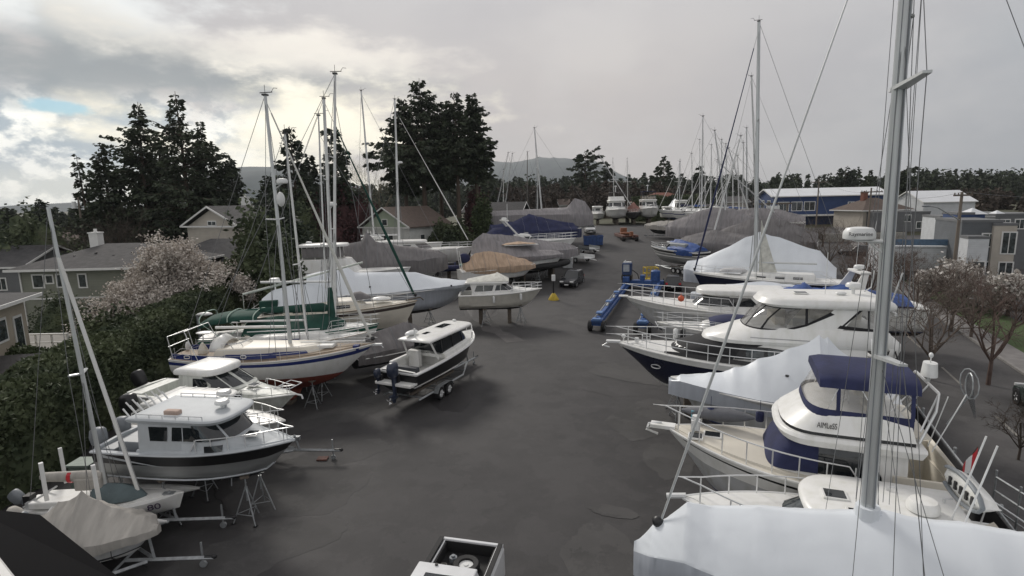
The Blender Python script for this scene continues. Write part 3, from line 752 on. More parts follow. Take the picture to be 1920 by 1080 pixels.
BLOSS=M('pale_pink_blossom',(.74,.69,.63),.8,vs=2.5,col2=(.33,.285,.25))
BLOSW=M('white_blossom',(.66,.64,.60),.8,vs=2.5,col2=(.35,.32,.29))
def leaf(mb, c, s, rnd, mi=0, droop=0, d=None):
    """one small three- or four-cornered leaf clump"""
    a=rnd.uniform(0,6.283); e=rnd.uniform(-.9,.9)
    u=Vector((math.cos(a)*math.cos(e),math.sin(a)*math.cos(e),math.sin(e))) if d is None else d
    w_=Vector((rnd.uniform(-1,1),rnd.uniform(-1,1),rnd.uniform(-1,1))).cross(u)
    if w_.length<1e-3: w_=Vector((1,0,0))
    w_.normalize(); L=s*rnd.uniform(.7,1.5); W=s*rnd.uniform(.3,.6)
    mb.add([c-u*L*.2, c+u*L*.35+w_*W, c+u*L-Vector((0,0,droop*L)), c+u*L*.35-w_*W],[(0,1,2,3)],mi)
def fir_mesh(seed,h,r,clear=.15,leafs=.42,per=16,mat=None,gap=.25,trunk=None,dens=1.0,shape=1.0,top=.05,lobk=.8):
    rnd=random.Random(seed); t=MB(); bend=Vector((rnd.uniform(-1,1),rnd.uniform(-1,1),0))*h*.02
    def ax(z): u=z/h; return Vector((bend.x*u*u,bend.y*u*u,z))
    t.tube([ax(h*i/8) for i in range(9)],h*.020,7,r2=.03)
    f=MB(); z=h*clear
    lob=[(rnd.uniform(0,6.28),rnd.uniform(.2,1),rnd.uniform(.25,.6)) for _ in range(8)]
    while z<h*.985:
        u=(z/h-clear)/(1-clear); pr=max(top,(1-u)**.75*(.55+.45*min(1,u*5)))**shape
        nb=max(3,int((7+rnd.random()*3)*dens*(.5+pr)))
        for k in range(nb):
            if rnd.random()<gap*.5: continue
            a=rnd.uniform(0,6.283); L=r*pr*rnd.uniform(.55,1.15)
            for (la,lu,lw) in lob:
                if abs(u-lu)<.07 and math.cos(a-la)>.5: L*=1+lw*lobk
            if L<.25: L=.25
            zz=z+rnd.uniform(-.4,.4); el_=rnd.uniform(-.25,.2)+u*.5; d=Vector((math.cos(a)*math.cos(el_),math.sin(a)*math.cos(el_),math.sin(el_)))
            o=ax(zz); n=max(4,int(per*L/r*1.4))
            if L>1.2: t.tube([o,o+d*L*.5,o+d*L*.85-Vector((0,0,L*.08))],.02+L*.012,3,r2=.01)
            for i in range(n):
                q=rnd.uniform(.12,1)**.8; p=o+d*L*q; p.z-=L*.12*q*q
                side=d.cross(Vector((0,0,1))).normalized(); sp=L*.22*(1.1-q)+.25
                p+=side*rnd.uniform(-sp,sp)+Vector((0,0,rnd.uniform(-.35,.15)))
                dd=(d+side*rnd.uniform(-.9,.9)+Vector((0,0,rnd.uniform(-.7,.1)))).normalized()
                leaf(f,p,leafs*rnd.uniform(.7,1.2),rnd,droop=.25,d=dd)
        z+=h*.022*rnd.uniform(.7,1.3)/max(.6,dens)
    return f,t
def tree_obj(name,label,cat,loc,f,t,fm,tm,group=None,rz=0,lab2='crown'):
    r=empty(name,loc,rz,label,cat,group); t.build('trunk',tm,r,smooth=60); f.build(lab2,fm,r); return r
def ground_pt(px,Y):
    p=PY(px,400,Y); p.z=gz(p.x,Y)-.1; return p
def tree_top(px,py,Y):
    """base point and height so the top shows at this pixel"""
    t=PY(px,py,Y); g=gz(t.x,Y); return Vector((t.x,Y,g-.1)), t.z-g+.1
FT='tall dark conifers behind the left houses'
for i,(px,py,Y,r,cl,seed,lab) in enumerate([
    (330,170,76,6.8,.06,1,'tallest dark fir of the left cluster with a jagged leaning top'),
    (248,190,78,5.6,.06,2,'dark fir second tallest in the left cluster, left of the jagged top'),
    (190,272,77,5.0,.05,3,'broad dark fir on the left shoulder of the left cluster'),
    (148,292,80,2.9,.08,4,'slim sparse conifer at the left end of the left cluster'),
    (372,228,80,5.0,.06,5,'dark fir with long drooping boughs at the right side of the left cluster'),
    (290,250,84,5.6,.03,6,'lower dark fir filling the middle of the left cluster')]):
    b,h=tree_top(px,py,Y); f,t=fir_mesh(seed,h,r*.9,cl,.40,40,gap=.4 if i!=3 else .6,dens=1.15 if i!=3 else .7,shape=1.05,lobk=1.3)
    tree_obj('fir_tree',lab,'tree',b,f,t,FOL_FIR,BARK,FT)
CT='tall firs behind the white cottage'
for i,(px,py,Y,r,cl,seed,lab) in enumerate([
    (786,146,98,7.2,.36,11,'tallest fir with a broad crown in the central cluster behind the cottage'),
    (752,185,100,5.6,.34,12,'fir on the left flank of the central cluster'),
    (853,172,97,5.8,.44,13,'fir with bare lower trunk in the right half of the central cluster'),
    (889,176,99,4.6,.42,14,'rightmost fir of the central cluster with boughs reaching right'),
    (820,196,103,5.6,.38,15,'fir filling the gap between the two crowns of the central cluster')]):
    b,h=tree_top(px,py,Y); f,t=fir_mesh(seed,h,r*.82,cl,.44,40,gap=.38,dens=1.15,shape=.85,top=.12,lobk=1.1)
    tree_obj('fir_tree',lab,'tree',b,f,t,FOL_FIR,BARK,CT)
ST='scattered conifers on the skyline'
for i,(px,py,Y,r,cl,seed,lab) in enumerate([
    (545,236,88,4.4,.2,21,'pointed conifer behind the masts left of centre'),
    (622,238,92,4.0,.2,22,'conifer seen between the two tallest left masts'),
    (575,290,95,4.2,.1,23,'shorter dark conifer between the masts'),
    (500,330,100,4.5,.1,24,'low dark conifer beside the blue-striped sloop mast'),
    (431,297,105,3.2,.2,25,'thin scraggly conifer right of the left fir cluster'),
    (1097,292,200,6.5,.35,26,'sparse open-crowned pine on the skyline left of the far masts'),
    (1138,303,210,5.5,.1,27,'dense dark conifer on the skyline beside a far mast'),
    (1246,293,215,7.2,.1,28,'tall pointed fir on the skyline in the middle distance'),
    (1312,312,230,4.5,.1,29,'narrow fir on the skyline behind the right row of masts'),
    (915,322,150,4.5,.1,30,'small fir below the distant mountain'),
    (75,375,125,3.8,.1,31,'dark conifer at the far left behind the tilted mast'),
    (8,393,110,4.5,.1,32,'dark bushy conifer at the left edge of the view'),
    (1585,322,235,5.5,.3,33,'open-topped pine above the blue building'),
    (1685,322,170,4.2,.35,34,'flat-topped pine beside the big grey mast'),
    (1843,338,260,3.6,.1,35,'thin fir on the right skyline'),
    (1628,330,210,3.0,.1,36,'slim fir right of the blue building roof')]):
    b,h=tree_top(px,py,Y); big=Y>140; f,t=fir_mesh(seed,h,r,cl,.6 if not big else 1.1,16,gap=.35 if 'sparse' in lab or 'open' in lab or 'scrag' in lab or 'flat' in lab else .15,dens=.9 if not big else .6,shape=.9 if 'pine' not in lab else .5,top=.05 if 'pine' not in lab else .4)
    tree_obj('conifer',lab,'tree',b,f,t,FOL_FIR if i%2 else FOL_FIR2,BARK,ST)
# bare trees
def bare_mesh(seed,h,spread,levels=5,r0=.16,n0=5,mb=None,tips=None):
    rnd=random.Random(seed); m=mb or MB(); tips=tips if tips is not None else []
    def br(p,d,L,r,lv):
        q=p; pts=[p]; dd=d.copy()
        for i in range(3):
            dd=(dd+Vector((rnd.uniform(-.18,.18),rnd.uniform(-.18,.18),rnd.uniform(-.02,.14)))).normalized(); q=q+dd*L/3; pts.append(q)
        m.tube(pts,r,3 if lv<levels-1 else 5,r2=r*.6)
        if lv<=1: tips.extend(pts[1:])
        if lv==0: return
        k=rnd.randint(3,4) if lv>1 else rnd.randint(3,5)
        for i in range(k):
            a=rnd.uniform(0,6.283); s=pts[rnd.choice([1,2,3,3])]; o=dd.orthogonal().normalized(); o=Matrix.Rotation(a,3,dd)@o
            nd=(dd*rnd.uniform(.5,1)+o*rnd.uniform(.5,.95)*spread+Vector((0,0,.15))).normalized(); br(s,nd,L*rnd.uniform(.55,.78),max(.006,r*.55),lv-1)
    tr=h*.22; m.tube([(0,0,0),(0.03,0,tr)],r0,7,r2=r0*.8)
    for i in range(n0):
        a=2*math.pi*i/n0+rnd.uniform(-.4,.4); d=Vector((math.cos(a)*.55*spread,math.sin(a)*.55*spread,1)).normalized(); br(Vector((0,0,tr)),d,h*.33,r0*.55,levels)
    m.tube([(0.03,0,tr),(0,.1,h*.6)],r0*.7,5,r2=.03)
    return m,tips
def bare_tree(px,py,Y,label,seed,spread=1.0,levels=4,group='bare street trees',r0=.13,base=None,twig=None):
    b,h=tree_top(px,py,Y)
    m,_=bare_mesh(seed,h,spread,levels,r0); r=empty('bare_tree',b,0,label,'tree',group); m.build('branches',twig or BROWNT,r); return r
def bloss_tree(c,h,rx,label,seed,mat,n=9000,ls=.13,spread=1.1,group=None,levels=4,name='blossom_tree'):
    rnd=random.Random(seed); m,tips=bare_mesh(seed,h*.92,spread,levels,.16); f=MB()
    for i in range(n):
        p=rnd.choice(tips)+Vector((rnd.gauss(0,.22),rnd.gauss(0,.22),rnd.gauss(0,.2))); leaf(f,p,ls,rnd)
    r=empty(name,c,0,label,'tree',group); m.build('branches',BROWNT,r); f.build('blossom',mat,r); return r
c=P(322,640,0); 
b,h=tree_top(326,424,40); bloss_tree(b,h*1.13,5,'large pale pink blossoming tree between the sage house and the hedge',5,BLOSS,46000,.13,1.95)
b,h=tree_top(245,490,38.5); bloss_tree(b,h,3,'smaller pale blossoming tree at the left foot of the large one',6,BLOSS,13000,.12,1.5)
# hedges and leafy masses
def leafy(name,label,cat,path,mat,n,ls=.16,seed=0,group=None,noise_a=.35,part='foliage'):
    """path: (x,y,z0,halfwidth,height). Bumpy body with leaf clumps all over"""
    rnd=random.Random(seed); rg=[]; P_=[]
    for a,b in zip(path,path[1:]):
        k=max(1,int(math.dist(a[:2],b[:2])/.8))
        for i in range(k): P_.append([lerp(p,q,i/k) for p,q in zip(a,b)])
    P_.append(list(path[-1]))
    dirs=[]
    for i in range(len(P_)):
        a=P_[max(0,i-1)]; b=P_[min(len(P_)-1,i+1)]; d=Vector((b[0]-a[0],b[1]-a[1],0)).normalized(); dirs.append(Vector((d.y,-d.x,0)))
    pts=[]
    for p,nv in zip(P_,dirs):
        row=[]
        for j in range(13):
            u=math.pi*j/12; cx=math.copysign(abs(math.cos(u))**.45,math.cos(u)); cz=math.sin(u)**.55
            v=Vector((p[0],p[1],p[2]))+nv*p[3]*cx+Vector((0,0,p[4]*cz)); nn=noise.noise(v*.55+Vector((seed,0,0)))*noise_a*1.6+noise.noise(v*1.9)*noise_a*.7
            v+= (nv*cx+Vector((0,0,cz))).normalized()*nn; row.append(v)
        pts.append(row)
    m=MB(); m.loft(pts,closed=False); m.add(pts[0],[tuple(range(13))]); m.add(pts[-1],[tuple(range(13))])
    for i in range(n):
        a=rnd.random(); ii=rnd.uniform(0,len(pts)-1.001); jj=rnd.uniform(0,11.999); i0,j0=int(ii),int(jj); fi,fj=ii-i0,jj-j0
        p=pts[i0][j0].lerp(pts[i0+1][j0],fi).lerp(pts[i0][j0+1].lerp(pts[i0+1][j0+1],fi),fj)
        nrm=(pts[i0+1][j0]-pts[i0][j0]).cross(pts[i0][j0+1]-pts[i0][j0]); 
        if nrm.length>0: nrm.normalize()
        d=(nrm*rnd.uniform(-1,1)+Vector((rnd.uniform(-1,1),rnd.uniform(-1,1),rnd.uniform(-.5,1.2)))).normalized()
        leaf(m,p+nrm*rnd.uniform(-.12,.12),ls,rnd,d=d)
    o=m.build(name,mat); return tag(o,label,cat,group)
def dome(name,label,cat,c,rx,ry,h,mat,n,ls=.16,seed=0,group=None,noise_a=.4,flat=1.0):
    rnd=random.Random(seed); m=MB()
    def pt(a,e,k=1.0):
        v=Vector((math.cos(a)*math.cos(e)*rx,math.sin(a)*math.cos(e)*ry,0)); s=1+noise_a*noise.noise(Vector((math.cos(a)*1.8,math.sin(a)*1.8,e*2+seed)))+noise_a*.5*noise.noise(Vector((math.cos(a)*5,math.sin(a)*5,e*5+seed)))
        z=h*(.12+.88*max(0,math.sin(e)))**flat if e>0 else 0
        return Vector((c[0],c[1],c[2]))+v*s*k+Vector((0,0,z*s*k))
    m.loft([[pt(2*math.pi*j/16,math.pi/2*i/7*.99,.9) for j in range(16)] for i in range(8)],caps=False)
    for i in range(n):
        a=rnd.uniform(0,6.283); e=math.asin(rnd.uniform(0,1)); p=pt(a,e,rnd.uniform(.82,1.08)); leaf(m,p,ls,rnd)
    return tag(m.build(name,mat),label,cat,group)
hp=[(-17.0,5,-.1,1.5,3.6),(-18.2,12,-.1,1.6,3.8),(-19.6,21,-.1,1.6,3.7),(-21.2,30,-.1,1.7,3.6),(-22.3,38,-.1,1.9,4.3),(-22.8,46,-.1,1.9,5.6)]
leafy('cedar_hedge','long dark green cedar hedge running behind the sterns of the left row','hedge',hp,FOL_HEDGE,62000,.17,1)
b,h=tree_top(482,425,43); dome('cedar_tree','broad dark green cedar at the far end of the long hedge behind the masts','tree',b,2.7,3.4,h,FOL_HEDGE,9000,.3,3,noise_a=.5)
b,h=tree_top(518,398,56); dome('evergreen_tree','rounded evergreen behind the broad cedar, hiding the gabled house','tree',b,3.2,3.5,h,FOL_FIR2,8000,.35,4,noise_a=.5)
b,h=tree_top(235,592,35); dome('laurel_shrub','low dark shrub mass under the blossoming trees','shrub',b,3.6,2.4,h,FOL_HEDGE,7000,.2,5)
b,h=tree_top(108,555,43); dome('round_shrub','clipped round dark shrub against the sage house wall','shrub',b,2.2,2,h,FOL_HEDGE,3000,.16,6,noise_a=.15)
leafy('laurel_hedge','bright green laurel hedge below the deck at far left','hedge',[(-30,27,-2,1.6,4.7),(-23.5,28.5,-2,1.6,4.6)],FOL_HEDGE2,9000,.17,7)
b,h=tree_top(165,470,62); dome('round_shrub','round dark shrub behind the sage house roof','shrub',b,3.4,3,h,FOL_HEDGE,2500,.25,8)
for i,(px,py,Y,rx,m_,lab) in enumerate([
   (180,372,66,4,BROWNT,'brown bare thicket in front of the left fir cluster'),(240,395,64,3.2,BROWNT,'second brown bare thicket below the left firs'),
   (55,418,66,4.5,FOL_HEDGE,'dark bushy tree beside the far left roofs'),(640,360,92,5,FOL_RED,'purple-leaved plum tree behind the masts'),
   (590,395,88,5,FOL_RED,'second purple-leaved tree behind the cream ketch mast'),(545,375,84,5,FOL_HEDGE,'dark shrubby tree behind the white cruiser masts'),
   (893,362,100,2.4,FOL_RED,'purplish bush right of the tall central firs'),(905,385,86,1.7,FOL_HEDGE2,'yellow-green tall shrub at the end of the grey-tarped sloop'),
   (858,428,80,1.9,FOL_HEDGE,'round green bush below the central firs'),(826,426,84,1.5,FOL_HEDGE,'small green bush beside the white cottage'),
   (680,395,96,5,FOL_HEDGE,'dark shrubs left of the white cottage')]):
    b,h=tree_top(px,py,Y); 
    if m_ is BROWNT: bare_tree(px,py,Y,lab,100+i,1.0,4,'bare garden trees')
    else: dome('leafy_tree',lab,'tree',b,rx,rx*.8,h,m_,3500,.34,20+i,noise_a=.5)
b,h=tree_top(705,262,120); bare_tree(705,262,120,'pale bare deciduous tree on the skyline between the masts',61,1.2,5,'bare garden trees',twig=M('pale_twigs',(.20,.17,.12),.9))
# hedge across the far end of the yard
leafy('far_hedge','dark green clipped hedge along the far end of the yard','hedge',[(PY(1185,400,140).x,140,4,1.5,6.0),(PY(1345,400,135).x,135,4,1.5,6.0)],FOL_HEDGE,7000,.45,31)
# woodland belts
def belt(name,Y,x0,x1,hmin,hmax,n,mat,seed,ls=1.6,prof=None):
    rnd=random.Random(seed); m=MB()
    for i in range(n):
        x=lerp(x0,x1,(i+rnd.random())/n); y=Y+rnd.uniform(-25,25); g=gz(x,y)-1; hh=rnd.uniform(hmin,hmax)*(prof(x) if prof else 1); r=hh*rnd.uniform(.16,.30)
        m.tube([(x,y,g),(x,y,g+hh*.9)],.25,3,r2=.05); con=rnd.random()<.65
        k=int(110)
        for j in range(k):
            u=rnd.random()**.7; a=rnd.uniform(0,6.283); rr=r*((1-u)*.95+.06 if con else math.sqrt(max(0,1-(2*u-1.1)**2*.8)))*rnd.uniform(.5,1); z=g+hh*(.1+.9*u)
            leaf(m,Vector((x+math.cos(a)*rr,y+math.sin(a)*rr,z)),ls*(.5+.7*(1-u)),rnd,droop=.3)
    return tag(m.build(name,mat),'dark mixed woodland along the horizon','woodland',kind='stuff')
def xat(px,Y): return PY(px,380,Y).x
belt('woodland',270,xat(560,270),xat(1960,270),12,18,300,FOL_FIR,1,2.0)
belt('woodland',330,xat(560,330),xat(1400,330),15,21,150,FOL_FIR2,2,2.6)
belt('woodland',180,xat(-40,180),xat(560,180),6,10,110,FOL_FIR,3,1.8)
belt('woodland',400,xat(1400,400),xat(2000,400),12,18,120,FOL_FIR2,6,2.6)
o=belt('bare_woodland',190,xat(905,190),xat(1260,190),8,12.5,130,BROWNT,4,1.5); o['label']='brown leafless woodland beyond the far end of the yard'
o=belt('bare_woodland',165,xat(1420,165),xat(1960,165),4,8,110,BROWNT,5,1.2); o['label']='brown leafless scrub behind the townhouses'
# street trees at right
bare=[(1640,425,44,1.1,'leafless tree behind the navy yacht radar pole, leftmost of the street trees'),(1560,402,62,1.0,'leafless tree in front of the blue building'),(1500,408,66,1.0,'leafless tree behind the white-wrapped boat peak'),
 (1690,460,56,1.1,'leafless tree just left of the townhouses, seen past the big mast'),(1762,500,28,1.15,'leafless tree right of the big mast beside the road'),(1800,470,38,1.2,'leafless tree on the lawn strip beyond the sidewalk'),(1880,500,27,1.15,'leafless tree at the right edge beside the pickup'),(1545,420,80,1.0,'far leafless tree left of the red-brown roof')]
bare+=[(1600,452,52,1.1,'leafless tree between the navy yacht roof and the junction wall'),(1480,425,74,1.0,'leafless tree rising behind the tall tent right edge'),(1520,448,60,1.1,'leafless tree just right of the tall white tent'),(1672,440,72,1.0,'reddish leafless tree in front of the grey flat-roofed block'),
 (1730,470,40,1.1,'leafless tree directly right of the big mast by the lawn'),(1835,505,36,1.2,'spreading leafless tree between the pole and the pickup truck'),(1590,425,88,.9,'far leafless tree below the blue building'),(1445,430,92,.9,'far leafless tree left of the notice board')]
for i,(px,py,Y,sp,lab) in enumerate(bare): bare_tree(px,py,Y,lab,200+i,sp,5 if (Y<60 and i%2 and px<1700) else 4,r0=.11,twig=M('street_twigs',(.15,.12,.10),.9,vs=2,col2=(.09,.07,.058)) if i%6 else M('reddish_twigs',(.14,.10,.085),.9,vs=2,col2=(.09,.06,.05)))
bare_tree(1925,745,19,'leafless twiggy shrub at the lower right edge of the road',231,1.3,4,r0=.05)
for i,(px,py,Y) in enumerate([(1790,478,46),(1850,492,44),(1900,505,42),(1745,500,50),(1530,470,90)]):
    b,h=tree_top(px,py,Y); bloss_tree(b,h,3,['white blossoming tree in front of the white-walled building','white blossoming tree right of the utility pole','white blossoming tree at the right edge by the townhouses','low white blossoming tree beside the big mast','low pale blossoming tree near the road junction'][i],40+i,BLOSW,4200,.26,1.25,'white blossoming street trees')
m=MB(); rnd=random.Random(5)
for i in range(7000):
    y=rnd.uniform(5,60); x=fx(y,rnd.uniform(.15,1.15)); leaf(m,Vector((x,y,gz(x,y)+rnd.uniform(.02,.7)*rnd.random())),.16,rnd)
tag(m.build('roadside_shrubs',M('dry_leaves',(.12,.085,.04),.9,vs=1.5,col2=(.05,.045,.022))),'low brown and green ground cover along the road side of the black fence','ground cover',kind='stuff')
# ---------------- buildings ----------------
ROOFG=M('grey_shingle',(.085,.082,.082),.9,vs=2,bump=.4,bs=14,col2=(.055,.053,.053),stretch=(1,1,3))
ROOFD=M('dark_shingle',(.060,.058,.060),.9,vs=2,bump=.4,bs=14,col2=(.04,.04,.042))
ROOFB=M('brown_shingle',(.12,.09,.075),.9,vs=2,bump=.4,bs=14)
ROOFR=M('red_tile_roof',(.22,.09,.065),.9,vs=2,bump=.4,bs=14)
ROOFW=M('white_metal_roof',(.72,.74,.76),.45,vs=.5,var=.04)
def siding(name,col,sc=9):
    if name in MATS: return MATS[name]
    m=M(name,col,.75,var=.06,vs=1.2); t=m.node_tree; b=t.nodes['Principled BSDF']
    tc_=t.nodes.new('ShaderNodeTexCoord'); wv=t.nodes.new('ShaderNodeTexWave'); wv.bands_direction='Z'; wv.wave_profile='SAW'; wv.inputs['Scale'].default_value=sc*.16; t.links.new(tc_.outputs['Object'],wv.inputs[0])
    bp=t.nodes.new('ShaderNodeBump'); bp.inputs['Strength'].default_value=.6; bp.inputs['Distance'].default_value=.03; t.links.new(wv.outputs[0],bp.inputs['Height']); t.links.new(bp.outputs[0],b.inputs['Normal']); return m
SAGE=siding('sage_siding',(.235,.245,.20)); BEIGE=siding('beige_siding',(.42,.37,.30)); WHITES=siding('white_siding',(.62,.63,.60)); CGREEN=siding('pale_green_siding',(.36,.42,.32))
BLUES=siding('navy_siding',(.035,.065,.16)); GREYS=siding('grey_siding',(.15,.155,.16),3); CREAMW=siding('cream_siding',(.50,.46,.40)); BRICKR=M('red_brick',(.20,.085,.06),.9,vs=8)
TRIM=M('white_trim',(.70,.70,.68),.5,var=.04); DARKW=siding('dark_timber_siding',(.05,.055,.045))
def building(name,label,cat,loc,rz,w_,d_,h,wall,roof,kind='gable',rh=2.2,ov=.5,wins=(),doors=(),chim=(),axis='x',group=None,trim=True,gablem=None):
    r=empty(name,loc,rz,label,cat,group); m=MB(); m.box(-w_/2,w_/2,-d_/2,d_/2,-1.5,h); 
    if kind=='gable':
        if axis=='x': m.add([(-w_/2,-d_/2,h),(-w_/2,d_/2,h),(-w_/2,0,h+rh*d_/(d_+2*ov)),(w_/2,-d_/2,h),(w_/2,d_/2,h),(w_/2,0,h+rh*d_/(d_+2*ov))],[(0,1,2),(3,5,4)],1)
        else: m.add([(-w_/2,-d_/2,h),(w_/2,-d_/2,h),(0,-d_/2,h+rh*w_/(w_+2*ov)),(-w_/2,d_/2,h),(w_/2,d_/2,h),(0,d_/2,h+rh*w_/(w_+2*ov))],[(0,1,2),(3,5,4)],1)
    m.build('wall',[wall,gablem or wall],r)
    a,b=w_/2+ov,d_/2+ov; z=h-.02; t=.16; m=MB()
    if kind=='gable':
        if axis=='x':
            for s_ in (1,-1): m.add([(-a,s_*b,z),(a,s_*b,z),(a,0,z+rh),(-a,0,z+rh),(-a,s_*b,z+t),(a,s_*b,z+t),(a,0,z+rh+t),(-a,0,z+rh+t)],[(0,1,2,3),(4,5,6,7),(0,1,5,4),(0,3,7,4),(1,2,6,5)])
        else:
            for s_ in (1,-1): m.add([(s_*a,-b,z),(s_*a,b,z),(0,b,z+rh),(0,-b,z+rh),(s_*a,-b,z+t),(s_*a,b,z+t),(0,b,z+rh+t),(0,-b,z+rh+t)],[(0,1,2,3),(4,5,6,7),(0,1,5,4),(0,3,7,4),(1,2,6,5)])
    elif kind=='hip':
        k=min(a,b); rx,ry=a-k,b-k
        m.add([(-a,-b,z),(a,-b,z),(a,b,z),(-a,b,z),(-a,-b,z+t),(a,-b,z+t),(a,b,z+t),(-a,b,z+t),(-rx,-ry,z+rh),(rx,ry,z+rh)],[(0,1,2,3),(0,1,5,4),(1,2,6,5),(2,3,7,6),(3,0,4,7)]+([(4,5,9,8),(5,6,9),(6,7,8,9),(7,4,8)] if rx>=ry else [(4,5,8),(5,6,9,8),(6,7,9),(7,4,8,9)]))
    else:
        m.box(-a,a,-b,b,h+.003,h+.25)
    m.build('roof',roof,r)
    if trim and kind!='flat':
        m=MB()
        m.box(-a-.03,a+.03,-b-.08,-b-.01,z-.03,z+t-.01)
        if kind=='hip' or axis=='x': m.box(-a-.03,a+.03,b+.01,b+.08,z-.03,z+t-.01)
        if kind=='hip': m.box(-a-.08,-a-.01,-b,b,z-.03,z+t-.01); m.box(a+.01,a+.08,-b,b,z-.03,z+t-.01)
        elif axis=='y':
            for s_ in (1,-1): m.add([(s_*a,-b-.09,z-.05),(0,-b-.09,z+rh-.05),(0,-b-.09,z+rh+t),(s_*a,-b-.09,z+t),(s_*a,-b-.02,z-.05),(0,-b-.02,z+rh-.05),(0,-b-.02,z+rh+t),(s_*a,-b-.02,z+t)],[(0,1,2,3),(3,2,6,7),(0,1,5,4)])
        else:
            for s2 in (1,-1):
                for s_ in (1,-1): m.add([(s2*(a+.09),s_*b,z-.05),(s2*(a+.09),0,z+rh-.05),(s2*(a+.09),0,z+rh+t),(s2*(a+.09),s_*b,z+t),(s2*(a+.02),s_*b,z-.05),(s2*(a+.02),0,z+rh-.05),(s2*(a+.02),0,z+rh+t),(s2*(a+.02),s_*b,z+t)],[(0,1,2,3),(3,2,6,7),(0,1,5,4)])
        m.build('fascia',TRIM,r)
    def face(fc,u,zc,ww,hh,e0,e1):
        if fc=='f': return (u-ww/2,u+ww/2,-d_/2-e1,-d_/2-e0,zc-hh/2,zc+hh/2)
        if fc=='b': return (u-ww/2,u+ww/2,d_/2+e0,d_/2+e1,zc-hh/2,zc+hh/2)
        if fc=='r': return (w_/2+e0,w_/2+e1,u-ww/2,u+ww/2,zc-hh/2,zc+hh/2)
        return (-w_/2-e1,-w_/2-e0,u-ww/2,u+ww/2,zc-hh/2,zc+hh/2)
    for fc,u,zc,ww,hh in wins:
        m=MB(); m.box(*face(fc,u,zc,ww+.24,hh+.24,0.003,.05)); f=m.build('window',TRIM,r)
        m=MB(); n=2 if ww>.9 else 1
        for k in range(n):
            cw=(ww-.08*(n-1))/n; m.box(*face(fc,u-ww/2+cw/2+k*(cw+.08),zc,cw,hh,.053,.058))
        m.build('pane',GLASS2,f)
    for fc,u,ww,hh,mt in doors:
        m=MB(); m.box(*face(fc,u,hh/2,ww,hh,.003,.06)); dd=m.build('door',mt,r)
    for x,y,cw,z0,z1,mt in chim:
        m=MB(); m.box(x-cw/2,x+cw/2,y-cw/2,y+cw/2,z0,z1); m.box(x-cw/2-.06,x+cw/2+.06,y-cw/2-.06,y+cw/2+.06,z1+.002,z1+.12); m.cyl((x,y,z1+.12),.14,.3,8); m.build('chimney',mt,r)
    return r
r=building('house','sage green two-storey house with grey hip roof and white trim behind the hedge','house',(-36.3,51,-2),R(2),11.9,9,6.9,SAGE,ROOFG,'hip',1.9,.7,
  wins=[('f',-4.5,5.95,.8,1.0),('f',-3.55,6.1,.5,.6),('f',-2.5,5.95,.8,1.0),('f',-.8,5.9,.55,1.05),('f',-.2,3.3,.9,1.0),('f',3.6,5.9,.8,1.0),('r',1,5.9,1.2,1.3)],chim=[(-2.9,.8,.8,8.2,9.7,TRIM)])
m=MB(); m.box(-5.95,5.95,-4.56,-4.503,4.35,4.5); m.build('trim_band',TRIM,r); m=MB(); m.box(-6.02,-5.9,-4.58,-4.505,-1,6.8); m.build('corner_board',TRIM,r)
for x,z,y in ((-2.6,7.7,-2.6),(-1.0,7.9,-2.2),(.8,7.7,-2.6),(2.2,7.9,-2.2)):
    m=MB(); m.cyl((x,y,z),.11,.25,8); m.build('roof_vent',PLB,r)
building('house','small beige house with dark roof cut by the left edge of the view','house',(-29.4,24.8,-2.2),R(20),8,7,7.5,BEIGE,ROOFD,'hip',1.0,.6,wins=[('r',.8,6.2,.9,1.0),('r',2.5,5.6,.7,1.9),('r',-2,6.2,.9,1.0)])
# deck, stairs and patio between the houses
c=PY(70,600,34); r=empty('wooden_deck',(c.x,34,-1.5),0,'raised pale timber deck with white railing beside the beige house','deck'); m=MB(); m.box(-3.2,3.6,-2.2,2.2,3.0,3.15); m.build('floor_boards',M('pale_boards',(.20,.19,.17),.8,vs=3,stretch=(1,6,1)),r)
m=MB()
for i in range(8): m.box(-3.2+i*.96,-3.12+i*.96,-2.2,-2.12,3.15,4.1); m.box(-3.2+i*.96,-3.1+i*.96,-2.2,-2.1,-.2,3.0) if i%3==0 else None
m.box(-3.2,3.6,-2.22,-2.1,4.1,4.18); m.box(-3.2,3.6,-2.2,-2.14,3.6,3.66); m.build('railing',TRIM,r)
m=MB(); m.box(-2.2,-1.2,-1.2,-.3,3.15,3.95); m.box(-2.3,-1.1,-1.3,-.2,3.95,4.05); o=m.build('barbecue_grill',CBLK); tag(o,'black covered barbecue grill standing on the pale timber deck','barbecue'); o.location=(c.x,34,-1.5)
r=building('shed','low shed with brown-grey shingle roof showing over the hedge at left','shed',(PY(40,690,25).x,26,-2.3),R(12),4.2,3.6,4.1,DARKW,ROOFG,'gable',1.1,.4,axis='x')
building('house','house with grey gable and skylights right of the left fir cluster','house',(PY(432,400,66).x,69,0),R(-22),8.5,9,7.6,CREAMW,ROOFG,'gable',2.3,.5,axis='y',wins=[('f',0,8.0,1.2,.4),('f',-2,5,1.0,1.0)],chim=[(-1.5,2,.8,8,11,TRIM)])
building('house','low house with dark hip roof and cream wall behind the blossom tree','house',(PY(398,430,58).x,60,-1.4),R(-8),10,7,5.6,CREAMW,ROOFD,'hip',2.3,.8,wins=[('f',3,3.6,1.2,1.6),('f',5.4,3.6,1,1.6),('f',-3,3.6,2,1.2)])
building('house','second low house with dark roof left of the cream-walled one','house',(PY(262,450,74).x,76,-1.5),R(5),12,8,4.6,GREYS,ROOFD,'hip',1.9,.7,wins=[('f',0,3,1.5,1.2)])
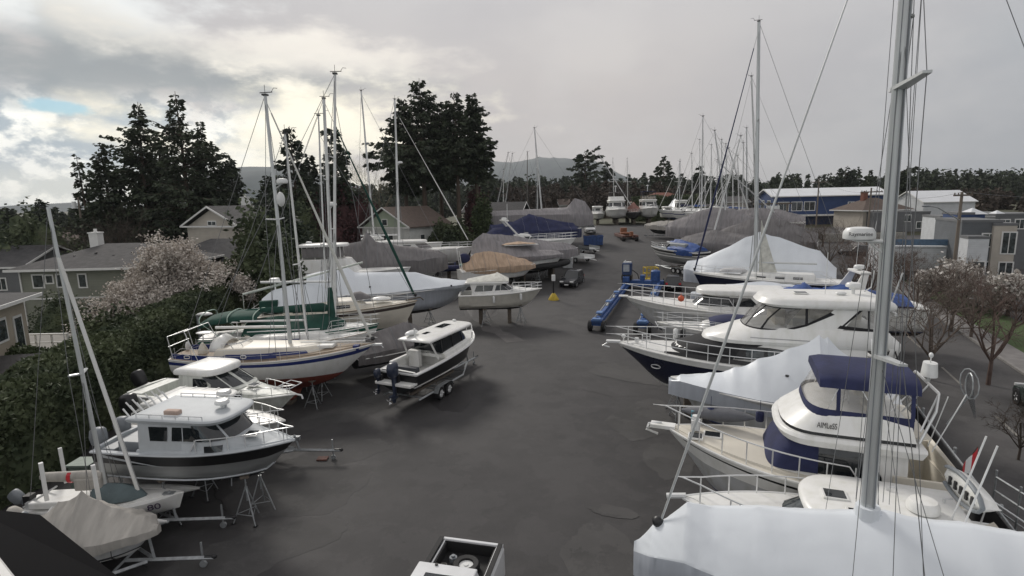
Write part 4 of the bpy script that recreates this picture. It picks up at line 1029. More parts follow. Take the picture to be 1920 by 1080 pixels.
building('house','brown-roofed long bungalow at far left with rooftop vent','house',(PY(60,430,84).x,88,-2),R(8),26,10,6.2,DARKW,ROOFB,'hip',2.2,.7,wins=[('f',4,3.5,2,1.3),('f',9,3.5,1,1.3)],chim=[(-3,-1,.7,7.4,8.6,PLB)])
building('house','dark blue-grey house cut by the left edge of the view','house',(PY(-2,470,62).x,64,-2),R(0),9,9,5.8,GREYS,ROOFD,'gable',2,.5,axis='x',wins=[('f',2,4,1,1.2)])
building('house','house with white-edged sloping roof beside the tall utility pole','house',(PY(130,425,72).x,74,-2),R(35),11,8,5.6,BEIGE,ROOFD,'gable',1.9,.7,axis='x',wins=[('f',1,3.4,1.4,1.2)])
building('cottage','white and pale green gabled cottage under the central firs','house',(PY(752,400,84).x,88,gz(0,88)-1.4),R(-30),9.5,10,4.6,WHITES,ROOFB,'gable',3.0,.5,axis='y',gablem=CGREEN,wins=[('f',-3.2,2.7,.8,2.0),('f',-1.9,2.7,.8,2.0),('f',-.4,2.7,1.1,2.0),('f',1.1,2.7,.8,2.0),('f',0,5.4,.9,.8),('r',-2,2.6,.9,1.6),('r',1.5,2.6,1.0,1.6)])
building('shed','dark green shed with low gable beyond the grey-tarped sloop','shed',(PY(930,380,108).x,110,3.6),R(-12),11,7,4.2,DARKW,ROOFD,'gable',1.7,.6,axis='x')
building('house','far house with red tile roof and beige wall above the end hedge','house',(PY(1245,380,150).x,152,4),R(15),13,9,4.6,CREAMW,ROOFR,'hip',2.6,.7,axis='x',wins=[('f',2,2.8,1.5,1.4)])
building('house','long low far house with grey roof behind the right row of masts','house',(PY(1325,380,160).x,162,4),R(0),22,9,4.0,CREAMW,ROOFG,'gable',1.6,.6,wins=[('f',-2,2.4,1.5,1.2),('f',4,2.4,1.5,1.2)])
building('house','far house with pale wall glimpsed left of the far pines','house',(PY(1090,380,175).x,176,4),R(0),14,9,4.0,WHITES,ROOFB,'gable',1.8,.6)
# blue two-storey building
bx=PY(1545,400,110).x; g=gz(bx,110)
r=building('blue_building','long navy blue two-storey building with white metal roof','building',(bx,112,g-1.6),R(-6),21,9,7.1,BLUES,ROOFW,'gable',1.5,.5,axis='x',wins=[('f',-8.6,5.2,1.9,1.6),('f',-6.1,5.2,1.9,1.6),('f',-3.7,5.2,1.9,1.6),('f',4.0,5.3,1.0,1.0),('f',-8.6,1.8,2,1.6),('f',-5.5,1.8,2,1.6),('l',-2,5.2,1.6,2.2),('l',1.5,5.2,1.6,2.2)])
m=MB(); m.box(-11.2,6,-6.3,-4.503,3.3,3.6); m.build('balcony_band',TRIM,r)
building('house','small house with red-brown hip roof in front of the blue building','house',(PY(1645,420,96).x,98,gz(40,98)-1.5),R(8),9,7,4.6,CREAMW,ROOFB,'hip',2.2,.5,wins=[('f',-1.5,2.6,1.4,1.2),('f',2,2.6,1.2,1.2)],chim=[(-1.6,0,.8,5.4,7.6,BRICKR)])
tb='flat-roofed commercial and town buildings beyond the road'
def flat(label,pxl,pxr,ytop,Y,base,dep,wall,wins=(),roofm=None,rz=0,name='flat_roofed_building'):
    a=PY(pxl,ytop,Y); b=PY(pxr,ytop,Y); w_=b.x-a.x; cx=(a.x+b.x)/2; zt=(a.z+b.z)/2; g=gz(cx,Y)-.3-base; h=zt-g-.25
    ww=[('f',u*w_,h*v,pw,ph) for u,v,pw,ph in wins]
    return building(name,label,'building',(cx,Y+dep/2,g),rz,w_,dep,h,wall,roofm or GREYS,'flat',0,.05,wins=ww,group=tb,trim=False)
flat('dark grey flat-roofed block left of the big mast with rooftop pipes',1640,1745,397,92,0,9,GREYS,[(-.3,.75,1,1),(.1,.75,1,1),(.35,.4,1.5,1)])
WHW=siding('white_sheet_wall',(.60,.62,.64))
r=building('warehouse','warehouse with bright white curved metal roof behind the townhouses','building',(PY(1758,400,120).x,122,gz(60,120)-1),R(0),11,10,4.6,WHW,ROOFW,'gable',2.4,.3,axis='x')
m_=flat('long white and blue sheet-clad workshop right of the big mast',1712,1832,462,58,0,9,WHW,[(-.2,.25,1.6,1.2),(.25,.25,1.6,1.2)],M('pale_flat_roof',(.45,.47,.48),.8),rz=R(-20))
m=MB(); _w=(PY(1832,462,58).x-PY(1712,462,58).x); m.box(-_w/2-.1,_w/2+.1,-4.62,-4.51,4.35,5.0); m.build('blue_fascia',M('steel_blue_panel',(.10,.17,.26),.5),m_)
flat('slate grey three-storey townhouse left of the cream-faced one',1838,1900,412,54,0,7,siding('slate_siding',(.12,.13,.14),3),[(-.25,.35,1,1.2),(.15,.35,1,1.2),(.2,.75,1,1.2)],rz=R(-20))
flat('cream and beige faced three-storey townhouse at the right edge',1900,1935,418,53,0,8,CREAMW,[(.2,.75,1,2),(.2,.35,1,1.5)],rz=R(-20))
flat('white-fronted lower townhouse block before the slate one',1828,1860,443,52,0,2,WHW,[(.1,.5,.9,1.2)],rz=R(-20))
flat('navy stair tower of the townhouses',1812,1838,398,60,0,4,BLUES,[(0,.8,1,1)],rz=R(-20))
flat('white-walled upper townhouse with black balcony rail',1785,1815,405,66,0,6,WHW,[(0,.8,1,1.2),(.3,.8,.7,1.2)],rz=R(-20))
flat('grey upper townhouse at the right edge set back behind the others',1868,1960,400,64,0,8,GREYS,[(-.3,.85,1,1),(0,.85,1,1)])
for lab,px,py,Y in (('small white pyramid roof turret left of the pair',1824,386,61),('small white pyramid roof turret right of the pair',1870,391,65)):
    a=PY(px,py,Y); r=empty('roof_turret',(a.x,Y,a.z-1.6),0,lab,'turret','white pyramid turrets on the townhouses'); m=MB(); m.box(-.8,.8,-.8,.8,-1.6,.7); m.build('turret_wall',BLUES,r); m=MB(); m.add([(-1,-1,.7),(1,-1,.7),(1,1,.7),(-1,1,.7),(0,0,1.4)],[(0,1,4),(1,2,4),(2,3,4),(3,0,4),(0,1,2,3)]); m.build('turret_roof',ROOFW,r)
# low walls and billboard by the road junction
a=PY(1610,470,84); m=MB(); m.box(-7,7,-.2,.2,0,1.2); o=m.build('garden_wall',M('wall_concrete',(.34,.33,.30),.9)); o.location=(a.x,84,gz(a.x,84)); tag(o,'long pale low wall along the road junction below the red-brown roof','wall')
a=PY(1448,392,92); r=empty('notice_board',(a.x,92,gz(a.x,92)),0,'white notice board under a timber frame left of the blue building','sign'); m=MB()
m.box(-2.6,-2.4,-.1,.1,0,5); m.box(2.4,2.6,-.1,.1,0,5); m.box(-3.2,3.2,-.15,.15,5.0,5.25); m.build('frame',WOOD,r); m=MB(); m.box(-1.0,1.2,-.06,.06,3.4,4.8); m.build('board',PLW,r)
# utility poles
def pole(px,ptop,Y,label,arms=((.93,1.6),),r0=.15,extra=None):
    b,h=tree_top(px,ptop,Y); r=empty('utility_pole',b,0,label,'utility pole','wooden utility poles'); m=MB(); m.tube([(0,0,0),(0,0,h)],r0,8,r2=r0*.7); m.build('pole',M('pole_timber',(.20,.17,.14),.9,vs=3,stretch=(4,4,.4)),r)
    for f,w_ in arms:
        m=MB(); m.box(-w_,w_,-.06-r0,.06-r0,h*f-.08,h*f+.08)
        for x in (-.9,-.5,.5,.9): m.cyl((x*w_,-r0,h*f+.08),.05,.16,6)
        m.build('crossarm',WOOD,r)
    if extra:
        m=MB(); m.cyl((extra[0],-.2,h*extra[1]),.25,.9,10); m.build('transformer',PLW,r)
    return b+Vector((0,0,h))
p0=pole(146,370,74,'wooden utility pole with transformer in front of the left fir cluster',(),.16,(-.5,.88))
p1=pole(1536,335,100,'utility pole with crossarm in front of the blue building'); p2=pole(1634,352,80,'utility pole with crossarm right of the blue building')
p3=pole(1804,360,52,'tall utility pole right of the big mast',((.97,.9),),.17); p4=pole(1495,352,125,'distant utility pole with crossarms behind the big wrapped boat',((.93,1.5),(.85,1.5)),.13,(.4,.8))
def wire(a,b,label,sag=1.0,r=.016):
    m=MB(); m.tube([a.lerp(b,i/14)-Vector((0,0,sag*4*(i/14)*(1-i/14))) for i in range(15)],r,3); tag(m.build('overhead_wire',WIRE),label,'wire','overhead wires')
wire(p4,p1,'overhead wire from the distant pole to the pole at the blue building'); wire(p1+Vector((1,0,-.4)),p2+Vector((1,0,-.4)),'overhead wire between the two poles beside the blue building'); wire(p2,p3,'overhead wire running past the big mast between two poles'); wire(p3,p3+Vector((45,10,-.5)),'overhead wire leaving the right pole toward the right edge')
a=p3; r=empty('street_lamp',(a.x-.3,51.6,a.z-2.6),0,'street lamp on a long arm fixed to the pole right of the big mast','street lamp'); m=MB(); m.tube([(0,0,0),(-2.6,-.6,1.2),(-3.6,-.8,1.4)],.05,6); m.build('arm',GALV,r); m=MB(); m.ball((-3.9,-.85,1.38),.45,.18,.1); m.build('lamp_head',PLG,r)
# yard lamp by the hedge
b=PY(370,590,33); r=empty('yard_lamp',(b.x,33,0),0,'grey post lamp with white head standing by the hedge behind the blue-striped sloop','lamp post'); m=MB(); m.tube([(0,0,0),(0,0,b.z)],.09,8); m.build('post',GALV,r)
m=MB(); m.ball((.45,0,b.z+.02),.5,.24,.12,12); m.build('lamp_head',PLW,r,smooth=60)
# ---------------- fence along the road ----------------
r=empty('chain_link_fence',(0,0,0),0,'tall chain link fence with black privacy mesh along the road','fence'); m=MB(); ys=[6+i*3 for i in range(36)]
FM=M('black_privacy_mesh',(.014,.014,.016),.85,vs=3,bump=.15)
m.loft([[(fx(y),y,gz(fx(y),y)+.05),(fx(y),y,gz(fx(y),y)+2.3)] for y in ys],closed=False); m.build('mesh_panel',FM,r,solid=.02)
m=MB(); m.tube([(fx(y),y,gz(fx(y),y)+2.4) for y in ys],.03,6); m.build('top_rail',GALV,r,smooth=60)
for y in ys:
    m=MB(); m.tube([(fx(y)+.06,y,gz(fx(y),y)),(fx(y)+.06,y,gz(fx(y),y)+2.5)],.035,6); m.ball((fx(y)+.06,y,gz(fx(y),y)+2.52),.05,n=6,k=4); m.build('fence_post',GALV,r)
for (y,z) in ((15.4,1.6),):
    m=MB(); m.box(-.06,.06,-.12,.12,-.3,.3); o=m.build('fence_box',PLG); o.location=(fx(y)-.12,y,z); tag(o,'small grey box with a cable fixed on the black fence','box')
m=MB(); m.box(-.05,.05,-.13,.13,-.12,.12); o=m.build('fence_box',PLW); o.location=(fx(14.2)-.12,14.2,1.5); tag(o,'small white square notice on the black fence','sign')
g_=P(1905,985,1.2); r=empty('gate_frame',(g_.x,g_.y,0),math.atan2(1,FK)+.25,'bare galvanised pipe gate frame leaning at the near end of the black fence','gate'); m=MB()
for z in (.9,1.3,1.8,2.2): m.tube([(-.7,0,z),(.9,0,z-.1)],.025,6)
for x in (-.7,0,.9): m.tube([(x,0,.1),(x,0,2.3)],.03,6)
m.build('pipe_frame',GALV,r)
# ---------------- dark canopy below the camera ----------------
r=empty('canopy',(0,0,0),0,'matt black sloping roof canopy with pale gutter at the lower left corner','canopy')
a=[PY(-60,950,3.2),PY(75,965,3.2),PY(245,1100,2.6),PY(-60,1160,1.9)]
m=MB(); m.add([tuple(p) for p in a]+[tuple(p-Vector((0,0,.25))) for p in a],[(0,1,2,3),(7,6,5,4),(0,1,5,4),(1,2,6,5),(2,3,7,6),(3,0,4,7)]); m.build('canopy_roof',M('matt_black_roof',(.004,.004,.005),.95,var=.05,spec=.1),r)
a=[PY(-30,1030,2.0),PY(22,1100,1.7)]; m=MB(); m.tube(a,.022,6); m.build('gutter_edge',TRIM,r)
# ======================= BOATS, right row =======================
def stripe(boat, q0,q1,f0,f1,mat,name='stripe',w0=.05,w1=.05,sides=(1,-1),n=16,off=.012):
    d=MB()
    for sd_ in sides:
        rg=[]
        for i in range(n+1):
            q=lerp(q0,q1,i/n); kk=max(boat.zw,boat.k(q)); f=lerp(f0,f1,i/n); w_=lerp(w0,w1,i/n)
            z0=lerp(kk,boat.z(q),f)-w_/2; rg.append([boat.pt(q,z0,sd_,off),boat.pt(q,z0+w_,sd_,off)])
        d.loft(rg,closed=False)
    return d.build(name,mat,boat.root)
# ---- R1: shrink-wrapped sailboat in the foreground
b=Boat('sailboat','foreground sailboat sealed in white shrink wrap with a huge grey mast through the cover','sailboat',(1200,1012),3.0,None,0,3.4,.95,1.6,'s',dip=.1,tw=.7,rake=1.0,L=11.5,head=160,short='foreground white-wrapped sailboat',pw=2.0); b.zs=2.7
b.hull([BLKB,BLUE,GEL],[(.08,1),(1,2)],deckm=GEL,rub=GEL,keel=(.38,.62,.15))
L=b.L
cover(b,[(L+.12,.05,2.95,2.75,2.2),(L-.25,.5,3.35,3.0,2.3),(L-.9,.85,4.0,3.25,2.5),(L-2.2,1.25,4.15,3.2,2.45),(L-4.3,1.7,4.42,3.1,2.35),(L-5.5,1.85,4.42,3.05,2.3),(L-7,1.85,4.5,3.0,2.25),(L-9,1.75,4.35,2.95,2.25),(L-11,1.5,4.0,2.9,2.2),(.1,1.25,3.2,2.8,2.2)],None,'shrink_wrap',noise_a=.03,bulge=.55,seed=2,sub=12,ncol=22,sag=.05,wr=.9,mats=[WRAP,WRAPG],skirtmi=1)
d=MB()
for q in (.95,.8,.6):
    for s_ in (1,-1): d.tube([b.sheer(q,s_,-.06,-.25),b.sheer(q,s_,-.05,-.9)],.012,4)
d.tube([b.sheer(q,1,-.10,-.45) for q in [.3+.68*i/12 for i in range(13)]],.015,4); d.build('strapping',PLG,b.root)
mx_,mz_=b.on(1627,962,0)
b.mast(mx_,mz_-.25,(1729,-420),r=.122,mat=MASTM,spr=(.72,),sprw=.0,forestay=.98,wire=.006,flat=.7,stem=Vector((L-.35,0,3.3)),furl=(MASTM,.028,.01,.97),back=(L-8.5,0,4.4),wind=False)
# wide spreaders seen close up, radar and mast track
mo=b.mo; ax=b.ax; m0=b.mb_
def mastz(z): return m0+ax*((z-m0.z)/ax.z)
ZL=b.on(1668,668,0)[1]; ZU=b.on(1703,165,0)[1]; ZR=b.on(1680,452,0)[1]
for z,rr in ((ZL,'lower'),(ZU,'upper')):
    c=mastz(z); d=MB()
    for s_ in (1,-1):
        d.loft([[c+Vector((.10,s_*.05,-.03)),c+Vector((-.10,s_*.05,-.03)),c+Vector((-.10,s_*.05,.03)),c+Vector((.10,s_*.05,.03))],[c+Vector((-.06,s_*.80,.06)),c+Vector((-.18,s_*.80,.06)),c+Vector((-.18,s_*.80,.10)),c+Vector((-.06,s_*.80,.10))]],caps=True)
    d.build('spreader',mo.data.materials[0],mo)
d=MB()
for s_ in (1,-1):
    a=[b.sheer(.6,s_,.1,.2)]+[mastz(ZL)+Vector((-.12,s_*.78,.08)),mastz(ZU)+Vector((-.12,s_*.78,.08)),mastz(15)]; d.tube(a,.007,4); d.tube([b.sheer(.56,s_,.1,.2),mastz(ZL-.05)],.006,4)
d.tube([mastz(4.6)+Vector((-.22,.0,0)),mastz(13)+Vector((-.2,0,0))],.005,4); d.tube([mastz(4.6)+Vector((-.3,.05,0)),mastz(13)+Vector((-.2,0.02,0))],.005,4)
d.tube([mastz(4.6)+Vector((.2,.03,0)),mastz(13)+Vector((.16,0.02,0))],.005,4)
d.build('shroud',WIRE,mo)
d=MB(); d=MB(); d.tube([mastz(mz_+.1)+Vector((-.07,.085,0)),mastz(15)+Vector((-.05,.06,0))],.012,4); d.tube([mastz(mz_+.1)+Vector((.06,.085,0)),mastz(15)+Vector((.04,.06,0))],.006,4); d.build('mast_track',PLG,mo); d=MB(); c=mastz(ZR); d.tube([c,c+Vector((.30,.12,.0))],.035,6); d.tube([c-Vector((0,0,.25)),c+Vector((.3,.12,0))],.02,5); d.box(c.x+.1,c.x+.5,c.y-.02,c.y+.22,c.z,c.z+.02); br=d.build('radar_bracket',PLW,mo)
d=MB(); cc=(c.x+.44,c.y+.12,c.z+.03); radome(d,cc,.24,.21); rd=d.build('radar_dome',PLW,mo,smooth=40)
text_mesh('lettering','Raymarine',.085,PLB,mo,(cc[0]+.03,cc[1]+.238,cc[2]+.105),(R(90),0,R(180)),.002,sx=.95)
d=MB(); d.tube([mastz(4.2),mastz(4.5)],.24,10,r2=.19); d.build('mast_boot',WRAP,mo,smooth=60)
blocks(b,(.42,.58),.15); stands(b,(.7,.35))
# ---- R2: white cruiser with hardtop
b=Boat('motor_cruiser','white express cruiser with rounded hardtop and flat radar dome, between AIMLESS and the foreground wrap','motor boat',(1278,930),2.75,None,0,2.7,.9,1.25,'m',dip=.05,L=6.6,head=160,short='white hardtop cruiser',rake=1.3,tw=.9); b.zs=2.55
b.hull([BLKB,BLUE,GEL],[(.08,1),(1,2)],deckm=GEL,rub=PLW,cockpit=(.02,.22,.55,.18)); b.rail(.5,1,.5,5,bowover=.15,mid=False,r=.02)
d=MB(); d.tube([(b.L+.35,0,2.7),(b.L-.1,0,2.78)],.07,8); d.build('bow_roller',PLW,b.root)
h=House([(2.55,4.6,1.6,1.12,1.2,1.1),(3.05,3.75,1.2,1.0,1.1,1.0)]); d=MB(); h.shell(d); d.build('cabin',GEL,b.root,smooth=40)
d=MB(); h.front(d,2.66,2.98,-1.25,1.25,n=16); d.build('windscreen',GLASS2,b.root,smooth=60)
d=MB()
for th in (-.5,.5): h.front(d,2.64,3.0,th-.03,th+.03,.035,2)
h.front(d,2.97,3.02,-1.3,1.3,.03,16); d.build('windscreen_frame',BLACK,b.root)
d=MB()
for s_ in (1,-1): h.win(d,[(3.0,2.68),(1.5,2.68)],[(2.9,2.98),(1.5,2.98)],s_)
d.build('side_window',GLASS,b.root)
h=House([(3.08,4.0,1.0,1.18,.9,1.12,.8),(3.2,4.05,1.05,1.22,.85,1.15,.8)]); d=MB(); h.shell(d,edge=.10); d.build('hardtop',GEL,b.root,smooth=60)
for x,y in ((3.35,.0),(3.0,.72)): hatch(b.root,x,y,3.33,.5,.42,GLASS,name='roof_hatch')
hatch(b.root,5.1,.15,2.68,.45,.5,GLASS)
d=MB(); radome(d,(1.75,.15,3.36),.30,.26); d.build('radar_dome',GEL,b.root,smooth=40)
d=MB()
for x,y in ((1.3,.55),(2.2,-.6),(1.2,-.4),(2.3,.65)): d.tube([(x,y,3.3),(x,y,3.42)],.03,6); d.tube([(x,y,3.42),(x-.15,y,3.44)],.02,5)
d.build('roof_light',STEEL,b.root)
d=MB()
for y in (.75,.3): d.tube([(1.3,y,3.32),(.9,y,5.2)],.018,5)
d.build('antenna',PLW,b.root)
# tender standing on its side on the swim platform
DX,DZ=b.on(1808,925,0); t=MB(); rg=[]
for i in range(13):
    q=i/12; w_=.36*math.sin(math.pi*min(1,.14+q*.86))**.5; x=-1.15; z=2.5+.0*q; yy=lerp(-1.35,1.45,q); rg.append([(x-.05,yy,2.9-w_),(x-.28,yy,2.9-w_*.6),(x-.33,yy,2.9),(x-.28,yy,2.9+w_*.6),(x-.05,yy,2.9+w_),(x,yy,2.9+w_*.8),(x+.06,yy,2.9),(x,yy,2.9-w_*.8)])
r=empty('inflatable_tender',tuple(b.M@Vector((DX+1.0,0,DZ-2.3))),b.a+.1,'white dinghy with grey rubber rim stored on its side against the black fence','dinghy')
r.scale=(.9,.5,.8); t.loft(rg,caps=True); t.build('dinghy_hull',GEL,r,smooth=50)
t=MB(); 
for s_ in (1,-1): t.tube([(-1.12,lerp(-1.35,1.45,i/12),2.9+s_*.36*math.sin(math.pi*min(1,.14+i/12*.86))**.5) for i in range(13)],.055,7)
t.build('rubber_rim',PLG,r,smooth=60)
t=MB()
for i in range(5): t.box(-1.10,-1.06,-.9+i*.42,-.75+i*.42,2.78,3.0)
t.build('floor_slot',PLB,r)
d=MB(); d.box(-.85,.0,-1.1,1.1,1.55,1.65); d.build('swim_platform',GEL,b.root,bevel=.03)
d=MB(); d.tube([(.2,1.15,2.6),(.1,1.15,3.3),(-.3,1.15,3.2),(-1.1,1.2,2.3)],.02,5); d.tube([(.2,-1.15,2.6),(.1,-1.15,3.2),(-1.1,-1.2,2.4)],.02,5); d.build('davit_arm',STEEL,b.root)
d=MB(); rg=[[(.15,lerp(-1,1,i/10),2.35),(.15,lerp(-1,1,i/10),2.62),(.02,lerp(-1,1,i/10),2.72)] for i in range(11)]; d.loft(rg,closed=False); d.build('transom_seat',CREAM,b.root,solid=.05)
stands(b,(.75,.3)); blocks(b,(.5,))
# ---- R3: AIMLESS
b=Boat('flybridge_cruiser','white flybridge cruiser lettered AIMLESS with navy bimini top and black side stripe','motor boat',(1247,797),3.2,None,0,3.2,.95,1.35,'m',dip=.05,L=7.0,head=158,short='AIMLESS flybridge cruiser',rake=1.6,tw=.9); b.zs=2.7
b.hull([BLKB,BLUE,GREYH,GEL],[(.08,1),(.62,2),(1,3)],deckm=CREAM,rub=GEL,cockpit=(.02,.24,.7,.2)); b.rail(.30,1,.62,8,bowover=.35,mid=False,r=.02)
stripe(b,.25,.93,.80,.90,BLACK,'hull_stripe',.09,.03)
d=MB(); d.box(b.L-.3,b.L+.42,-.16,.16,3.13,3.24); d.tube([(b.L+.35,0,3.14),(b.L+.55,0,3.0),(b.L+.2,0,2.9)],.04,6); d.build('bow_pulpit',GEL,b.root,bevel=.02)
d=MB(); d.tube([(b.L+.5,0,3.2),(b.L+.1,0,3.28)],.03,5); d.tube([(b.L+.5,-.18,3.12),(b.L+.5,.18,3.12)],.035,5); d.build('anchor',STEEL,b.root)
d=MB(); d.box(b.L-1.0,b.L-.75,-.1,.14,3.2,3.5); d.cyl((b.L-.87,0,3.2),.1,.42,10); d.build('windlass',PLW,b.root)
realroot=b.root; ROOTSHIFT=-.62; n0=set(realroot.children)
h=House([(2.75,5.85,1.0,1.28,1.5,1.3,.5),(3.35,5.5,.95,1.2,1.5,1.24,.5),(3.75,5.1,.9,1.12,1.5,1.16,.5)]); d=MB(); h.shell(d); d.build('cabin',GEL,b.root,smooth=40)
d=MB()
for s_ in (1,-1): h.win(d,[(4.88,2.96),(4.1,2.96)],[(4.30,3.68),(4.1,3.68)],s_,.02)
h.front(d,2.95,3.68,-1.57,1.57,.02,18); d.build('window_cover',CNAVY,b.root,smooth=60)
d=MB()
for s_ in (1,-1): h.win(d,[(4.1,2.98),(3.3,2.95),(2.2,2.92)],[(4.1,3.66),(3.1,3.66),(2.6,3.6),(2.22,3.1)],s_,.02,16)
d.build('side_window',GLASS,b.root,smooth=60)
h=House([(3.74,5.35,1.3,1.42,1.2,1.42,.7),(3.92,5.5,1.45,1.5,1.1,1.48,.7),(3.98,5.45,1.4,1.46,1.1,1.45,.7)]); d=MB(); h.shell(d,edge=.04); d.build('flybridge_deck',GEL,b.root,smooth=45)
h=House([(3.99,5.3,1.3,1.38,1.4,1.38,.7),(4.12,5.25,1.28,1.36,1.4,1.36,.7)]); d=MB(); h.shell(d,roof=False); d.build('dark_band',BLACK,b.root,smooth=45)
h=House([(4.12,5.3,1.35,1.42,1.4,1.40,.7),(4.45,4.75,1.15,1.27,1.5,1.27,.7),(4.62,4.45,1.0,1.2,2.6,1.22,.7)]); d=MB(); h.shell(d,roof=False); d.build('flybridge_coaming',GEL,b.root,smooth=45)
hf=h
tm=text_mesh('lettering','AIMLeSS',.20,BLACK,b.root,(3.95,hf.y(3.95,4.30)+.03,4.30),(R(90-24),0,R(180)),.004,sh=.12,sx=.85)
h=House([(4.40,4.62,.9,1.22,1.4,1.22,.65),(4.66,4.52,.9,1.2,1.4,1.2,.65),(5.25,4.15,.8,1.08,1.4,1.08,.65)])
d=MB()
for a_,b_ in (((4.42,4.4),(4.66,4.66)),): 
    h.front(d,4.40,4.68,-1.57,1.57,.02,20)
    for s_ in (1,-1): h.win(d,[(3.7,4.35),(1.45,4.10)],[(3.7,4.68),(1.45,4.66)],s_,.02)
for s_ in (1,-1):
    for x in (3.62,2.55,1.5): h.win(d,[(x+.06,4.6),(x-.06,4.6)],[(x+.06,5.27),(x-.06,5.27)],s_,.03,2)
d.build('enclosure_canvas',CNAVY,b.root,smooth=45)
d=MB(); VIN2=M('clear_vinyl_film',(.55,.53,.50),.08,var=.1,alpha=.30,spec=.6)
h.front(d,4.68,5.25,-1.57,1.57,.012,20)
for s_ in (1,-1): h.win(d,[(3.7,4.68),(1.45,4.66)],[(3.4,5.25),(1.45,5.25)],s_,.012)
d.build('clear_panel',VIN2,b.root,smooth=45)
# inside of the flybridge: console, wheel and seats
d=MB(); d.box(.9,4.3,-1.15,1.15,4.15,4.2); d.box(3.3,4.1,-.9,.9,4.2,4.55); d.box(2.2,2.75,-.9,-.3,4.2,4.75); d.box(2.2,2.4,-.9,-.3,4.75,5.1); d.box(2.2,2.75,.2,.9,4.2,4.75); d.box(2.2,2.4,.2,.9,4.75,5.1); d.build('helm_seating',CREAM,b.root,bevel=.04)
d=MB(); d.tube([(3.15,.3+.19*math.cos(a*math.pi/6),4.75+.19*math.sin(a*math.pi/6)) for a in range(13)],.018,5); d.tube([(3.3,.3,4.6),(3.15,.3,4.75)],.02,5); d.build('steering_wheel',STEEL,b.root)
d=MB(); 
for s_ in (1,-1):
    d.tube([(4.0,s_*1.15,4.5),(3.6,s_*1.12,5.3)],.018,5); d.tube([(2.4,s_*1.2,4.5),(3.0,s_*1.12,5.3)],.018,5); d.tube([(2.4,s_*1.2,4.5),(1.6,s_*1.12,5.3)],.018,5)
d.build('bimini_frame',STEEL,b.root)
d=MB(); rg=[]
for i in range(11):
    x=lerp(4.2,1.3,i/10); e=.06*abs(math.sin(i*math.pi*.3)); r_=[]
    for j in range(15):
        a=math.pi*j/14; r_.append((x, 1.16*math.copysign(abs(math.cos(a))**.6,math.cos(a)), 5.22+.36*math.sin(a)**.6*(.8 if i in(0,) else 1)))
    rg.append(r_)
d.loft(rg,closed=False); d.add(rg[0],[tuple(range(15))]); d.build('bimini_top',CNAVY,b.root,smooth=50)
# arch, radar pedestal, antennas
d=MB()
for s_ in (1,-1): d.tube([(1.3,s_*1.3,4.1),(.9,s_*1.2,4.9),(.75,s_*.9,5.25)],.04,6)
d.tube([(.75,.9,5.25),(.75,-.9,5.25)],.04,6); d.tube([(.75,0,5.25),(.7,0,5.42)],.08,8); d.tube([(.75,.9,5.25),(1.3,1.3,4.4)],.03,5); d.tube([(.75,.2,5.25),(1.6,.6,4.6)],.025,5); d.build('radar_arch',STEEL,b.root)
d=MB(); d.cyl((.7,0,5.42),.24,.34,16,r2=.2); d.ball((.7,0,5.95),.07); d.tube([(.7,0,5.7),(.7,0,5.95)],.02,5); d.build('radar_dome',PLW,b.root,smooth=40)
d=MB(); d.tube([(.9,1.2,3.9),(.2,1.25,5.4)],.016,5); d.tube([(.9,.9,3.9),(.5,.9,5.2)],.016,5); d.build('antenna',PLW,b.root)
d=MB(); c0=Vector((.2,.3,4.3)); d.tube([c0,c0+Vector((-.4,.2,.8))],.02,5); d.tube([Vector((-.2,.5,5.1))+Vector((-.28*math.sin(a*math.pi/6)*.6,.1*math.cos(a*math.pi/6),.34-.34*math.cos(a*math.pi/6))) + Vector((-.1*a/6 if 0 else 0,.2*math.sin(a*math.pi/6),0)) for a in range(13)],.018,5)
d.tube([Vector((-.2,.5,5.1))+Vector((0,.22*math.cos(a*math.pi/6),.3+.3*math.sin(a*math.pi/6))) for a in range(13)],.02,5); o=d.build('landing_net_frame',GALV,b.root)
d=MB(); rg=[[Vector((-.2,.5,5.4))+Vector((-.25*k,.22*(1-.75*k)*math.cos(a*math.pi/6),(.3*(1-.75*k))*math.sin(a*math.pi/6)-.75*k)) for a in range(12)] for k in (0,.35,.7,1)]; d.loft(rg); d.build('net_bag',M('net_mesh',(.10,.11,.12),.8,alpha=.45),o)
for ch in [c for c in realroot.children if c not in n0]: ch.matrix_basis=Matrix.Translation((.10,0,0))@Matrix.Diagonal((.73,1,1,1))@ch.matrix_basis
d=MB(); rg=[]
for i in range(13):
    y=lerp(-1.3,1.3,i/12); rg.append([(.1,y,2.75),(.12,y,3.25),(.05,y,3.32),(.0,y,2.75)])
d.loft(rg,caps=True); d.box(.05,1.5,1.25,1.32,2.7,3.2); d.box(.05,1.5,-1.32,-1.25,2.7,3.2); d.build('cockpit_coaming',CREAM,b.root,bevel=.02)
d=MB(); d.tube([(-.05,.6,3.3),(-.3,.65,3.95)],.012,5); fo=d.build('flag_staff',WOOD,b.root)
d=MB(); rg=[[( -.3+.02*i+ .05*i, .66+.03*math.sin(i*1.3)+.06*i, 3.93-.07*i-.42*j*.5) for j in range(3)] for i in range(6)]; d.loft(rg,closed=False,mis=lambda i,j:0 if i in (0,4) else (0 if i==1 else 1)); d.build('ensign',[RED2,PLW],fo,solid=.004)
